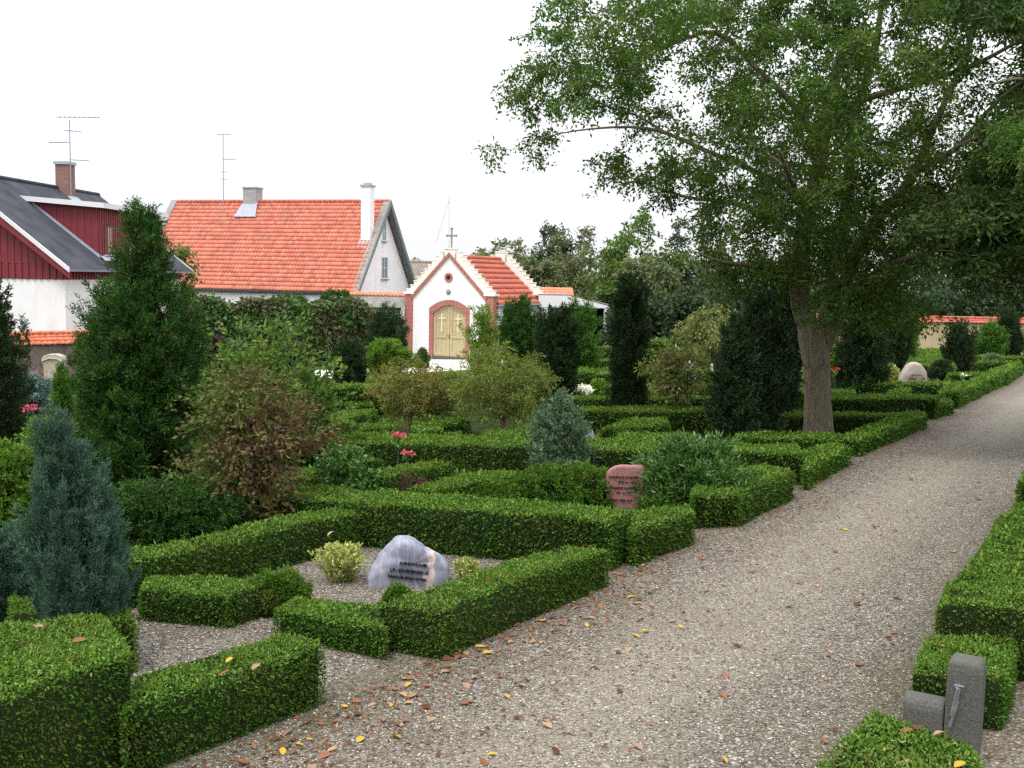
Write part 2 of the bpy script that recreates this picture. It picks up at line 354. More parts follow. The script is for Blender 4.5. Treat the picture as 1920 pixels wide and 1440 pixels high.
M['tile'] = tiles_mat('red_clay_pantile', [S(182, 98, 82), S(206, 112, 90), S(218, 124, 98), S(226, 138, 112), S(192, 114, 100)])
M['tile_dk'] = tiles_mat('deep_red_clay_tile', [S(168, 78, 62), S(182, 88, 68), S(194, 98, 78), S(176, 84, 66)])
M['tile_or'] = tiles_mat('orange_clay_pantile', [S(218, 112, 80), S(232, 128, 92), S(240, 140, 104)])
def brick(name, c1, c2, mortar, sx=.22, sy=.07):
    m, nt, b = new_mat(name)
    pos = tc(nt)
    sp = nt.nodes.new('ShaderNodeSeparateXYZ'); nt.links.new(pos, sp.inputs[0])
    ad = nt.nodes.new('ShaderNodeMath'); ad.operation = 'ADD'; nt.links.new(sp.outputs[0], ad.inputs[0])
    ml = nt.nodes.new('ShaderNodeMath'); ml.operation = 'MULTIPLY'; ml.inputs[1].default_value = .8; nt.links.new(sp.outputs[1], ml.inputs[0]); nt.links.new(ml.outputs[0], ad.inputs[1])
    cb = nt.nodes.new('ShaderNodeCombineXYZ'); nt.links.new(ad.outputs[0], cb.inputs[0]); nt.links.new(sp.outputs[2], cb.inputs[1])
    t = nt.nodes.new('ShaderNodeTexBrick'); nt.links.new(cb.outputs[0], t.inputs[0])
    t.inputs['Color1'].default_value = (*c1, 1); t.inputs['Color2'].default_value = (*c2, 1); t.inputs['Mortar'].default_value = (*mortar, 1)
    t.inputs['Scale'].default_value = 1; t.inputs['Brick Width'].default_value = sx; t.inputs['Row Height'].default_value = sy; t.inputs['Mortar Size'].default_value = .008
    c = mixc(nt, .3, t.outputs[0], mixc(nt, noise(nt, 18, 4), c1, c2)); nt.links.new(c, b.inputs['Base Color']); b.inputs['Roughness'].default_value = .9
    bump(nt, b, t.outputs['Fac'], -.3, .008); return m
M['brick'] = brick('red_brick', S(150, 78, 68), S(170, 98, 88), S(176, 160, 150))
M['brick_old'] = brick('old_brown_brick', S(122, 84, 76), S(150, 112, 100), S(130, 120, 112))
M['brick_grey'] = brick('grey_cement_brick', S(150, 150, 148), S(176, 176, 172), S(140, 140, 138), .3, .1)
def board(name, a, c, sc):
    m, nt, b = new_mat(name)
    mp = nt.nodes.new('ShaderNodeMapping'); mp.inputs['Scale'].default_value = (1, 1, .12); nt.links.new(tc(nt), mp.inputs[0])
    f = noise(nt, sc, 5, .6, mp.outputs[0]); r = ramp(nt, [(.3, a), (.7, c)]); nt.links.new(f, r.inputs[0])
    nt.links.new(r.outputs[0], b.inputs['Base Color']); b.inputs['Roughness'].default_value = .6; bump(nt, b, f, .2, .005); return m
M['redboard'] = board('dark_red_boards', S(112, 34, 44), S(132, 46, 56), 14)
M['oak'] = board('pale_oak_door', S(170, 156, 120), S(192, 178, 142), 16)
M['oak_lt'] = board('pale_oak_moulding', S(226, 214, 180), S(236, 224, 192), 16)
M['bench'] = board('weathered_bench_wood', S(110, 84, 70), S(140, 110, 92), 20)
# stones
def granite(name, a, c, dark, sc=90):
    m, nt, b = new_mat(name)
    f = noise(nt, sc, 4, .7); r = ramp(nt, [(.3, dark), (.45, a), (.7, c)]); nt.links.new(f, r.inputs[0])
    g = noise(nt, 5, 5, .6); col = mixc(nt, .35, r.outputs[0], mixc(nt, g, a, c))
    nt.links.new(col, b.inputs['Base Color']); b.inputs['Roughness'].default_value = .75; bump(nt, b, f, .9, .006); return m
M['granite'] = granite('mossy_grey_granite', S(72, 73, 66), S(108, 106, 100), S(30, 31, 26), 110)
M['granite_red'] = granite('polished_red_granite', S(136, 92, 90), S(160, 118, 114), S(104, 62, 60), 34)
M['fieldstone'] = granite('pale_pink_boulder', S(150, 138, 128), S(176, 164, 152), S(112, 102, 94), 25)
M['fieldstone_gr'] = granite('grey_boulder', S(136, 136, 138), S(168, 166, 164), S(90, 90, 92), 30)
M['dark_stone'] = granite('dark_polished_stone', S(44, 42, 46), S(66, 64, 70), S(26, 26, 30), 20)
M['sandstone'] = granite('pale_sandstone', S(160, 150, 134), S(186, 176, 160), S(120, 112, 100), 14)
M['letter_soft'] = plain_mat('faded_letters', S(84, 50, 46), None, b_s=0, rough=.6)
M['letter'] = plain_mat('black_inlaid_letters', (.012, .02, .02), None, b_s=0, rough=.6)
m, nt, b = new_mat('blue_grey_veined_boulder')
f = noise(nt, 6, 6, .65, dist=.8); r = ramp(nt, [(.3, S(108, 110, 128)), (.5, S(132, 134, 150)), (.62, S(150, 152, 166)), (.75, S(176, 178, 188))]); nt.links.new(f, r.inputs[0])
w = nt.nodes.new('ShaderNodeTexWave'); w.inputs['Scale'].default_value = 2.2; w.inputs['Distortion'].default_value = 9; w.inputs['Detail'].default_value = 3
mpp = nt.nodes.new('ShaderNodeMapping'); mpp.inputs['Scale'].default_value = (2.5, 2.5, 1); nt.links.new(tc(nt), mpp.inputs[0]); nt.links.new(mpp.outputs[0], w.inputs['Vector'])
mr = nt.nodes.new('ShaderNodeMapRange'); mr.inputs[1].default_value = .97; mr.inputs[2].default_value = 1; mr.inputs[4].default_value = .3; nt.links.new(w.outputs['Fac'], mr.inputs[0])
c = mixc(nt, mr.outputs[0], r.outputs[0], S(206, 206, 202))
# one rusty pink quartz seam, in the boulder's own coordinates
sp = nt.nodes.new('ShaderNodeSeparateXYZ'); tco = nt.nodes.new('ShaderNodeTexCoord'); nt.links.new(tco.outputs['Object'], sp.inputs[0])
seam = nt.nodes.new('ShaderNodeMath'); seam.operation = 'SUBTRACT'; nt.links.new(sp.outputs[0], seam.inputs[0]); seam.inputs[1].default_value = .125
sn = nt.nodes.new('ShaderNodeMath'); sn.operation = 'MULTIPLY_ADD'; nt.links.new(noise(nt, 14, 4), sn.inputs[0]); sn.inputs[1].default_value = .18; nt.links.new(seam.outputs[0], sn.inputs[2])
sb = nt.nodes.new('ShaderNodeMath'); sb.operation = 'SUBTRACT'; nt.links.new(sn.outputs[0], sb.inputs[0]); sb.inputs[1].default_value = .09
ab = nt.nodes.new('ShaderNodeMath'); ab.operation = 'ABSOLUTE'; nt.links.new(sb.outputs[0], ab.inputs[0])
ms = nt.nodes.new('ShaderNodeMapRange'); ms.inputs[1].default_value = .008; ms.inputs[2].default_value = .03; ms.inputs[3].default_value = .8; ms.inputs[4].default_value = 0; nt.links.new(ab.outputs[0], ms.inputs[0])
c = mixc(nt, ms.outputs[0], c, mixc(nt, noise(nt, 45, 3), S(190, 140, 132), S(236, 220, 208)))
nt.links.new(c, b.inputs['Base Color']); b.inputs['Roughness'].default_value = .6; bump(nt, b, f, .5, .01); M['bluestone'] = m
m, nt, b = new_mat('old_field_stone_wall')
v = nt.nodes.new('ShaderNodeTexVoronoi'); v.inputs['Scale'].default_value = 3.0; v.feature = 'DISTANCE_TO_EDGE'; nt.links.new(tc(nt), v.inputs['Vector'])
v2 = nt.nodes.new('ShaderNodeTexVoronoi'); v2.inputs['Scale'].default_value = 3.0; nt.links.new(tc(nt), v2.inputs['Vector'])
sc_ = nt.nodes.new('ShaderNodeSeparateColor'); nt.links.new(v2.outputs['Color'], sc_.inputs[0])
r = ramp(nt, [(0, S(86, 80, 76)), (.4, S(116, 106, 100)), (.75, S(132, 112, 98)), (1, S(100, 96, 96))]); nt.links.new(sc_.outputs[0], r.inputs[0])
mr = nt.nodes.new('ShaderNodeMapRange'); mr.inputs[2].default_value = .06; nt.links.new(v.outputs['Distance'], mr.inputs[0])
nt.links.new(mixc(nt, mr.outputs[0], S(120, 112, 104), r.outputs[0]), b.inputs['Base Color']); b.inputs['Roughness'].default_value = .9
bump(nt, b, mr.outputs[0], .5, .04); M['stonewall'] = m

M['shrubgreen'] = leaf_mat('shrub_leaf', [(.035, .075, .02), (.07, .13, .03), (.12, .20, .04), (.20, .28, .06), (.30, .34, .08)], (.05, .10, .03), 1.6, pw=.5)
M['bgdark2'] = leaf_mat('dark_maple_leaf', [(0.018, 0.043, 0.013), (0.032, 0.068, 0.018), (0.048, 0.093, 0.022), (0.080, 0.128, 0.028)], (0.064, 0.076, 0.016), .8, trans=.3)

for k_ in ('white', 'white_chapel', 'beige_wall', 'cream'):
    nt_ = M[k_].node_tree; b_ = nt_.nodes['Principled BSDF']; src = b_.inputs['Base Color'].links[0].from_socket
    mp_ = nt_.nodes.new('ShaderNodeMapping'); mp_.inputs['Scale'].default_value = (1, 1, .22); nt_.links.new(tc(nt_), mp_.inputs[0])
    q_ = nt_.nodes.new('ShaderNodeMapRange'); q_.inputs[1].default_value = .48; q_.inputs[2].default_value = .78; q_.inputs[4].default_value = .4; nt_.links.new(noise(nt_, 2.6, 6, .7, mp_.outputs[0]), q_.inputs[0])
    nt_.links.new(mixc(nt_, q_.outputs[0], src, mixc(nt_, .5, src, S(150, 146, 132))), b_.inputs['Base Color'])
# ---------------------------------------------------------------- hedges
def wobble(P, s=1.0, a=.018):
    x, y, z = P[:, 0]*s, P[:, 1]*s, P[:, 2]*s
    return np.stack([np.sin(3.1*y+1.7*z)+.6*np.sin(7.3*y+5.1*z+1), np.sin(2.7*x+2.3*z+2)+.6*np.sin(6.7*x+4.1*z), np.sin(2.9*x+3.3*y)+.7*np.sin(8.1*x-6.3*y+1.3)+.6*np.sin(17*x+13*y)], axis=1)*a
def hedge_mesh(quads_bot, quads_top, name, mat, leaf=None, dens=1.0, skip_back=False, parent=None):
    """box hedge: 4 bottom corners, 4 top corners (same order); near-black core standing in for inner shade + leaves over its faces"""
    B = [Vector(p) for p in quads_bot]; T = [Vector(p) for p in quads_top]
    cen = sum(T, Vector((0, 0, 0)))/4
    if (T[1]-T[0]).cross(T[2]-T[0]).z < 0: B.reverse(); T.reverse()
    D = cen.length
    s = leaf or max(.0155, min(.0028*D, .0075+.0019*D))
    faces = [(T[0], T[1], T[2], T[3])]
    for i in range(4): faces.append((B[i], B[(i+1) % 4], T[(i+1) % 4], T[i]))
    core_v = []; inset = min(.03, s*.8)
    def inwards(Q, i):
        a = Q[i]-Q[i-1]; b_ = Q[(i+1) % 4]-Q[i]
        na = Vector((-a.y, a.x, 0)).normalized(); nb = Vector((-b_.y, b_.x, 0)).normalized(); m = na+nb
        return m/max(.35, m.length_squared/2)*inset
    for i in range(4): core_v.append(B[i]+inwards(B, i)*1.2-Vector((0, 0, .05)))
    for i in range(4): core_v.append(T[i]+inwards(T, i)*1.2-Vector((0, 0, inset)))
    parts = []
    for fi, (a, b, c, d) in enumerate(faces):
        n = (b-a).cross(d-a); area = n.length*.5+(c-b).cross(c-d).length*.5
        if n.length < 1e-6: continue
        n.normalize()
        facing = n.dot(-((a+b+c+d)/4-Vector((0, 0, EYE))).normalized())
        k = (1.0 if fi == 0 else 1.1) if facing > -.1 else .3
        cnt = int(area*4.6*dens*k/(s*s))
        if cnt < 4: continue
        u = RNG.random(cnt)[:, None]; w = RNG.random(cnt)[:, None]
        A_, B_, C_, D_ = (np.array(q)[None] for q in (a, b, c, d))
        P = (A_*(1-u)+B_*u)*(1-w)+(D_*(1-u)+C_*u)*w
        N = np.array(n)[None]
        # soften the arrises
        top = np.array(cen)[None]
        if fi == 0:
            e = np.minimum(np.minimum(u, 1-u)*(b-a).length, np.minimum(w, 1-w)*(d-a).length)
            P[:, 2:3] -= np.clip(.02-e, 0, 1)*.6
        else:
            e = (1-w)*(d-a).length
            P -= N*np.clip(.035-e, 0, 1)*.6
        P += wobble(P, 1.0, .011)
        depth = RNG.random((cnt, 1))**1.6
        P += N*(s*.1-depth*s*(1.0 if fi == 0 else 1.9))
        Dr = N*(.28 if fi == 0 else .75)+RNG.normal(size=(cnt, 3))*(.6 if fi == 0 else .5)
        Tn = N*(1.5 if fi == 0 else 0)+RNG.normal(size=(cnt, 3))*.6
        if fi: Dr[:, 2] -= .1
        L = s*(.6+.8*RNG.random(cnt)); lg = RNG.random(cnt) < .03; L[lg] *= 1.7; Dr[lg] += N*.9; W = L*(.36+.2*RNG.random(cnt)); W[lg] *= .6
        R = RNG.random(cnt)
        if fi == 0: R = .2+.8*R  # top leaves lighter: young shoots, and sky light put into the colour
        else: R = R*.72  # side leaves held darker, shade put into their colour
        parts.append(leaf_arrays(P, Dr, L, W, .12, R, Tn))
    V, Q, R = merge(parts)
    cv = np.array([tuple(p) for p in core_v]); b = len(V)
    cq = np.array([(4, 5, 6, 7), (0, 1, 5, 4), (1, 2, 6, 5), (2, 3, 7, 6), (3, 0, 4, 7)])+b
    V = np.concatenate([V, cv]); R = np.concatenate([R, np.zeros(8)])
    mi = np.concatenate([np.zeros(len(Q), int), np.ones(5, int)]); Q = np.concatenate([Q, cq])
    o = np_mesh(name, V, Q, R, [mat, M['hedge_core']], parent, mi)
    return o
HEDGE_N = []
def hedge(label, pts, h, w=None, mat=None, group=None, ext=None, dens=1.0, drop=0):
    """pts: pixels of the near top edge (2) or of the whole top outline (4: near a, near b, far b, far a); h height above ground"""
    mat = mat or M['hedge']
    P = [gp(px, py, h) for px, py in pts]
    if len(P) == 2:
        d = (P[1]-P[0]); n = Vector((-d.y, d.x, 0)).normalized()
        mid = (P[0]+P[1])/2
        if n.dot(mid) < 0: n = -n
        P = [P[0], P[1], P[1]+n*w, P[0]+n*w]
        for q in P[2:]: q.z = gz(q.x, q.y)+h
    if ext:
        e0, e1 = ext; d = (P[1]-P[0]).normalized(); d.z = 0
        for i in (0, 3): P[i] = P[i]-d*e0
        for i in (1, 2): P[i] = P[i]+d*e1
    a_ = (P[1]-P[0]).length; b_ = (P[2]-P[1]).length; u_ = (P[1]-P[0]).normalized()
    if P[0].y > 14 and b_ > .85 and abs(u_.x*sA+u_.y*cA) < .6 and a_ > b_*.45 and 'block' not in label:
        for i, k in ((2, 1), (3, 0)): P[i] = P[k]+(P[i]-P[k])*(.85/b_)
    for q in P: q.z = gz(q.x, q.y)+h
    B = [Vector((q.x, q.y, gz(q.x, q.y)-.02)) for q in P]
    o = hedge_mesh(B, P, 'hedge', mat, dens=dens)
    tag(o, label, 'hedge', group)
    HEDGE_N.append((label, [round(x, 2) for x in ((P[1]-P[0]).length, (P[2]-P[1]).length)]))
    return o
# ---------------------------------------------------------------- bushes and conifers
def bush_arrays(base, H, prof, n, L, W, m=5, up=.5, out=.6, droop=0, shell=.55, ls=None, lump=.22, depth=1.0, rcol=None, lean=(0, 0), jit=.4, seed=None, spread=.75, ring=4, lobes=26, lsz=.30, stray=.10, tufts=0, tl=.12, tw=.4, fill=.25):
    """foliage volume: prof = [(t, radius)...]; n sprays of m leaves each"""
    rg = np.random.default_rng(seed if seed is not None else random.randrange(1 << 30))
    tt = np.array([p[0] for p in prof]); rr = np.array([p[1] for p in prof])
    if tufts: rr = np.maximum(rr-tl*out*.42, rr*.35)
    t = rg.random(n*3)
    keep = rg.random(n*3) < (np.interp(t, tt, rr)/rr.max())**.9+.04
    t = t[keep][:n]; n = len(t)
    th = rg.random(n)*2*np.pi
    f = (shell+(1-shell)*np.sqrt(rg.random(n)))
    ph = rg.random(12)*6.28
    lm = 1+lump*(np.sin(3*th+ph[0]+5*t+ph[1])*.5+np.sin(ring*th+9*t*H+ph[2])*.35+np.sin(7*th-13*t*H+ph[3])*.3+np.sin(2*th+17*t*H+ph[4])*.25)
    K = max(14, int(lobes*H/max(rr.max(), .05)*.5)); tk = rg.random(K); hk = rg.random(K)*2*np.pi; sg = rr.max()*lsz
    dth = np.abs((th[:, None]-hk[None]+np.pi) % (2*np.pi)-np.pi)*np.interp(t, tt, rr)[:, None]
    v = np.exp(-(dth**2+((t[:, None]-tk[None])*H/(1+up))**2)/sg**2).max(1)
    lm = lm*(1-lump*.75+lump*1.15*v)
    f = f+(rg.random(n) < stray)*rg.exponential(.13, n)
    r = np.interp(t, tt, rr)*f*lm*(.9 if tufts else .93)
    x = np.cos(th)*r; y = np.sin(th)*r*depth; z = t*H
    ax = np.stack([np.cos(th)*out, np.sin(th)*out, np.full(n, up)-droop*f], axis=1)+rg.normal(size=(n, 3))*jit
    ax = unit(ax)
    if ls is None: ls = L*m*.28
    P0 = np.stack([base[0]+x+lean[0]*t, base[1]+y+lean[1]*t, base[2]+z], axis=1)
    ln = ls*(.6+.8*rg.random(n))[:, None]
    P0 = P0-ax*ln*.5
    if tufts:
        P0[:, 2] -= (P0[:, 2]-base[2])*min(.5, tl*up*.62/H)
        pick = rg.choice(n, size=min(tufts, n), replace=False); own = rg.integers(0, len(pick), n); isf = rg.random(n) < fill
        tb = P0[pick]; ta = ax[pick]; tln = tl*(.6+.8*rg.random(len(pick))); trn = rg.random(len(pick))
        s_ = rg.random(n)**.8; perp = unit(np.cross(ta[own], rg.normal(size=(n, 3))))
        Pt = tb[own]+ta[own]*(tln[own]*s_)[:, None]+perp*(tln[own]*tw*(1.02-s_)*np.sqrt(rg.random(n)))[:, None]
        P0 = np.where(isf[:, None], P0, Pt); ax = np.where(isf[:, None], ax, unit(ta[own]+perp*.45+rg.normal(size=(n, 3))*.15)); ln = ln*.8
    side = unit(np.cross(ax, rg.normal(size=(n, 3))))
    Ps = []; Ds = []; Rs = []
    rb = rg.random(n) if not tufts else np.clip(trn[own]*.6+.4*rg.random(n), 0, 1)
    for k in range(m):
        fr = (k+.5)/m
        sgn = 1 if k % 2 else -1
        Ps.append(P0+ax*ln*fr+rg.normal(size=(n, 3))*L*.12)
        if k == m-1: d = ax.copy()
        else: d = ax*(.75)+side*sgn*spread
        Ds.append(unit(d)+rg.normal(size=(n, 3))*.18)
        Rs.append(np.clip(rb*.65+.35*rg.random(n), 0, 1))
    P = np.concatenate(Ps); D = np.concatenate(Ds); R = np.concatenate(Rs)
    Ls = L*(.7+.6*rg.random(len(P))); Ws = W*(.7+.6*rg.random(len(P)))
    return leaf_arrays(P, D, Ls, Ws, .12, R)
def core_arrays(base, H, prof, k=.62, n=14, depth=1.0, lean=(0, 0)):
    """near-black inner mass, standing in for shaded twigs, so that the plant is not see-through"""
    tt = [p[0] for p in prof]; rr = [p[1] for p in prof]
    V = []; Q = []; rows = 12
    for i in range(rows):
        t = .02+.93*i/(rows-1); r = np.interp(t, tt, rr)*k
        for j in range(n):
            a = 2*math.pi*j/n; q = r*(1+.25*math.sin(3*a+5*t)+.15*math.sin(7*a+t*20))
            V.append((base[0]+math.cos(a)*q+lean[0]*t, base[1]+math.sin(a)*q*depth+lean[1]*t, base[2]+t*H))
    for i in range(rows-1):
        for j in range(n): Q.append((i*n+j, i*n+(j+1) % n, (i+1)*n+(j+1) % n, (i+1)*n+j))
    return np.array(V), np.array(Q), np.full(len(V), .1)
def bush(name, label, cat, px, py, top, prof_px, mat, n, L, W, Y=None, trunk=None, group=None, core=.6, h=0, **kw):
    """px,py: pixel of the base; top: pixel row of the tip; prof_px: [(t, halfwidth px)]"""
    b = gp(px, py) if Y is None else at(px, py, Y)
    if Y is not None: b.z = gz(b.x, b.y)
    s = 1/ppm(b.y); H = (proj(b)[1]-top)*s
    prof = [(t, r*s) for t, r in prof_px]
    parts = [bush_arrays(b, H, prof, n, L, W, **kw)]
    if core: 
        tq = kw.get('tl', .12)*kw.get('out', .6)*.42 if kw.get('tufts') else 0
        c = core_arrays(b, H*.93, [(t, max(r-tq*1.3, r*.25)) for t, r in prof], core*.92, depth=kw.get('depth', 1.0), lean=kw.get('lean', (0, 0)))
    V, Q, R = merge(parts)
    mats = [mat]; mi = np.zeros(len(Q), int)
    if core:
        V2, Q2, R2 = c; Q = np.concatenate([Q, Q2+len(V)]); V = np.concatenate([V, V2]); R = np.concatenate([R, R2]); mi = np.concatenate([mi, np.ones(len(Q2), int)]); mats.append(M['hedge_core'])
    if trunk:
        root = empty(name, b, label, cat, group)
        np_mesh('foliage', V, Q, R, mats, root, mi)
        mb = MB(); tr, th_ = trunk
        for k in range(th_ if isinstance(th_, int) else 1):
            a = random.random()*6.28; o = .3*k*tr
            mb.tube([b+Vector((math.cos(a)*o, math.sin(a)*o, -.05)), b+Vector((math.cos(a)*(o+.15*H*.2), math.sin(a)*(o+.15*H*.2), H*.35)), b+Vector((math.cos(a)*o*2, math.sin(a)*o*2, H*.75))], [tr, tr*.75, tr*.25], 7)
        mb.build('stem', M['bark_dark'], root, True)
        return root
    o = np_mesh(name, V, Q, R, mats, None, mi)
    tag(o, label, cat, group); o['base'] = tuple(b); return o
# ---------------------------------------------------------------- branching trees
class Skel:
    def __init__(s): s.p = []; s.r = []; s.mb = MB()
    def limb(s, pts, rad, n=8, sub=4, wob=.0, reg=True, rough=0):
        P = [Vector(p) for p in pts]; out = []; rr = []
        for i in range(len(P)-1):   # catmull-rom
            p0 = P[max(i-1, 0)]; p1 = P[i]; p2 = P[i+1]; p3 = P[min(i+2, len(P)-1)]
            for k in range(sub):
                t = k/sub
                q = .5*((2*p1)+(p2-p0)*t+(2*p0-5*p1+4*p2-p3)*t*t+(3*p1-p0-3*p2+p3)*t**3)
                out.append(q+Vector((random.gauss(0, wob), random.gauss(0, wob), random.gauss(0, wob)))); rr.append(rad[i]*(1-t)+rad[i+1]*t)
        out.append(P[-1]); rr.append(rad[-1])
        s.mb.tube(out, rr, n, cap=True, rough=rough)
        if reg: s.p += out; s.r += rr
        return out, rr
    def attach(s, c, base, tipr=.006, nseg=4, maxr=.06, sag=.12):
        P = np.array([tuple(q) for q in s.p]); c_ = np.array(tuple(c))
        d = np.linalg.norm(P-c_, axis=1)
        hb = np.linalg.norm((P-np.array(tuple(base)))[:, :2], axis=1)
        hc = np.linalg.norm((c_-np.array(tuple(base)))[:2])
        cost = d+np.clip(hb-hc, 0, None)*1.5+np.clip(P[:, 2]-c_[2], 0, None)*.5
        i = int(np.argmin(cost)); a = s.p[i]
        L = (c-a).length
        if L < .05: return
        r0 = min(s.r[i]*.65, maxr, .008+L*.02); r0 = max(r0, tipr)
        mid = a.lerp(c, .5)+Vector((random.gauss(0, .1), random.gauss(0, .1), sag*random.uniform(.2, 1)))*L*.6
        pts = [a, a.lerp(mid, .5)+Vector((random.gauss(0, .03), random.gauss(0, .03), random.gauss(0, .03)))*L, mid, c]
        s.limb(pts, [r0, r0*.8, r0*.6, tipr], n=5, sub=3)
def twig_leaves(clumps, L, W, per, twigs=8, droop=.25, rg=None, leaf_jit=.5, mbt=None, tr=.004, along=.9):
    """clumps: [(centre, (rx,ry,rz))]; leafy twigs running from the clump centre outwards"""
    rg = rg or RNG
    Ps = []; Ds = []; Rs = []
    for c, rad, k in clumps:
        nt_ = max(3, int(twigs*k)); nl = max(2, int(per*k/nt_))
        c = np.array(tuple(c)); rb = rg.random()
        for _ in range(nt_):
            d = rg.normal(size=3); d /= np.linalg.norm(d)
            e = c+d*np.array(rad)*(.7+.5*rg.random()); e[2] -= droop*rad[0]*rg.random()
            s0 = c+(e-c)*.12*rg.random()+rg.normal(size=3)*rad[0]*.12
            fr = rg.random(nl)**.75
            ax = (e-s0); ln = np.linalg.norm(ax); ax = ax/ln
            bend = np.array([0, 0, -.25*ln])
            P = s0+(e-s0)*fr[:, None]+bend*(fr**2)[:, None]+rg.normal(size=(nl, 3))*L*.5*along
            D = ax*.5+rg.normal(size=(nl, 3))*leaf_jit; D[:, 2] -= .15
            Ps.append(P); Ds.append(D); Rs.append(np.clip(rb*.35+.65*rg.random(nl), 0, 1))
            if mbt is not None: mbt.tube([s0, (s0+e)/2+bend*.25, e+bend], [tr, tr*.7, tr*.4], 3, cap=False)
    P = np.concatenate(Ps); D = np.concatenate(Ds); R = np.concatenate(Rs)
    return leaf_arrays(P, D, L*(.7+.6*rg.random(len(P))), W*(.7+.6*rg.random(len(P))), .12, R)
def tree(name, label, cat, base, H, crown, mat, bark_, nclump, per, L, W, trunk_r, cr=.28, fork=.35, group=None, twigs=8, nlimb=5, lean=(0, 0), seed=1, droop=.2, shell=.35, lowflat=.0, tw=False):
    """crown: (cx, cy, cz, rx, ry, rz) relative to base; clumps fill an uneven ellipsoid"""
    random.seed(seed); rg = np.random.default_rng(seed)
    base = Vector(base); cx, cy, cz, rx, ry, rz = crown
    cc = base+Vector((cx, cy, cz))
    sk = Skel()
    fk = base+Vector((cx*.4, cy*.4, max(.12*H, cz-rz)*.9+fork*.05*H))
    sk.limb([base-Vector((0, 0, .1)), base.lerp(fk, .5)+Vector((random.gauss(0, .02)*H*.3, 0, 0)), fk], [trunk_r*1.15, trunk_r, trunk_r*.85], 9, rough=.15)
    sk.p = sk.p[-3:]; sk.r = sk.r[-3:]
    for i in range(nlimb):
        a = 2*math.pi*(i+random.random()*.6)/nlimb; rr = random.uniform(.35, .6)
        e = cc+Vector((math.cos(a)*rx*rr, math.sin(a)*ry*rr, rz*random.uniform(-.1, .65)))
        sk.limb([fk, fk.lerp(e, .4)+Vector((0, 0, .06*H)), e], [trunk_r*.6, trunk_r*.4, trunk_r*.12], 6, wob=.004*H)
    cl = []
    ph = [random.random()*6.28 for _ in range(4)]
    while len(cl) < nclump:
        d = Vector((random.gauss(0, 1), random.gauss(0, 1), random.gauss(0, 1))).normalized()
        f = shell+(1-shell)*random.random()**.6
        a = math.atan2(d.y, d.x)
        f *= 1+.16*math.sin(3*a+ph[0]+2*d.z)+.12*math.sin(5*a+ph[1]-4*d.z)
        dz = d.z
        if dz < 0: dz *= (1-lowflat)
        p = cc+Vector((d.x*rx*f, d.y*ry*f, dz*rz*f))
        if p.z < gz(p.x, p.y)+.04*H: continue
        cl.append(p)
    cl.sort(key=lambda q: (q-fk).length)
    for p in cl: sk.attach(p, base, tipr=trunk_r*.03+.002, maxr=trunk_r*.35)
    q = cr*max(rx, rz)
    mbt = MB() if tw else None
    V, Q, R = twig_leaves([(p, (q*random.uniform(.7, 1.2), q*random.uniform(.7, 1.2), q*random.uniform(.5, .9)), random.uniform(.6, 1.4)) for p in cl], L, W, per, twigs, droop, rg, mbt=mbt, tr=.003 if tw else .01)
    root = empty(name, base, label, cat, group)
    np_mesh('crown', V, Q, R, mat, root)
    if mbt is not None: sk.mb.add(mbt.v, mbt.f)
    sk.mb.build('trunk', bark_, root, True)
    return root
# ---------------------------------------------------------------- camera, light, sky
sc = bpy.context.scene
cam = bpy.data.cameras.new('camera'); co = bpy.data.objects.new('camera', cam); C.objects.link(co); sc.camera = co
cam.sensor_width = 36; cam.lens = FPX/1920*36; cam.clip_end = 2000; cam.clip_start = .05
from mathutils import Matrix
Fv = Vector((0, math.cos(TH), -math.sin(TH))); Xv = Vector((1, 0, 0)); Uv = Vector((0, math.sin(TH), math.cos(TH)))
Rr = Xv*math.cos(ROLL)+Uv*math.sin(ROLL); Vv = Uv*math.cos(ROLL)-Xv*math.sin(ROLL)
mt = Matrix.Identity(4)
for i in range(3): mt[i][0] = Rr[i]; mt[i][1] = Vv[i]; mt[i][2] = -Fv[i]; mt[i][3] = (0, 0, EYE)[i]
co.matrix_world = mt
w = bpy.data.worlds.new('World'); sc.world = w; w.use_nodes = True; nt = w.node_tree
bg = nt.nodes['Background']; sky = nt.nodes.new('ShaderNodeTexSky'); sky.sky_type = 'NISHITA'; sky.sun_disc = False
SUN_EL, SUN_AZ = 63, -150   # sun behind thin cloud, high to the left
sky.sun_elevation = math.radians(SUN_EL); sky.sun_rotation = math.radians(SUN_AZ); sky.air_density = 1.2; sky.dust_density = 4; sky.ozone_density = 1
# an overcast layer: pale cloud veils most of the blue
mx = nt.nodes.new('ShaderNodeMix'); mx.data_type = 'RGBA'; mx.inputs[0].default_value = .82
nt.links.new(sky.outputs[0], mx.inputs[6]); mx.inputs[7].default_value = (14.6, 14.8, 15.2, 1)
# an overcast sky is about three times brighter overhead than at the horizon
tcw = nt.nodes.new('ShaderNodeTexCoord'); sxyz = nt.nodes.new('ShaderNodeSeparateXYZ'); nt.links.new(tcw.outputs['Generated'], sxyz.inputs[0])
gr = nt.nodes.new('ShaderNodeMapRange'); gr.inputs[1].default_value = 0; gr.inputs[2].default_value = 1; gr.inputs[3].default_value = .64; gr.inputs[4].default_value = 1.62; nt.links.new(sxyz.outputs[2], gr.inputs[0])
cn = nt.nodes.new('ShaderNodeTexNoise'); cn.inputs['Scale'].default_value = 2.2; cn.inputs['Detail'].default_value = 5; nt.links.new(tcw.outputs['Generated'], cn.inputs['Vector'])
cm = nt.nodes.new('ShaderNodeMapRange'); cm.inputs[1].default_value = .3; cm.inputs[2].default_value = .7; cm.inputs[3].default_value = .94; cm.inputs[4].default_value = 1.06; nt.links.new(cn.outputs['Fac'], cm.inputs[0])
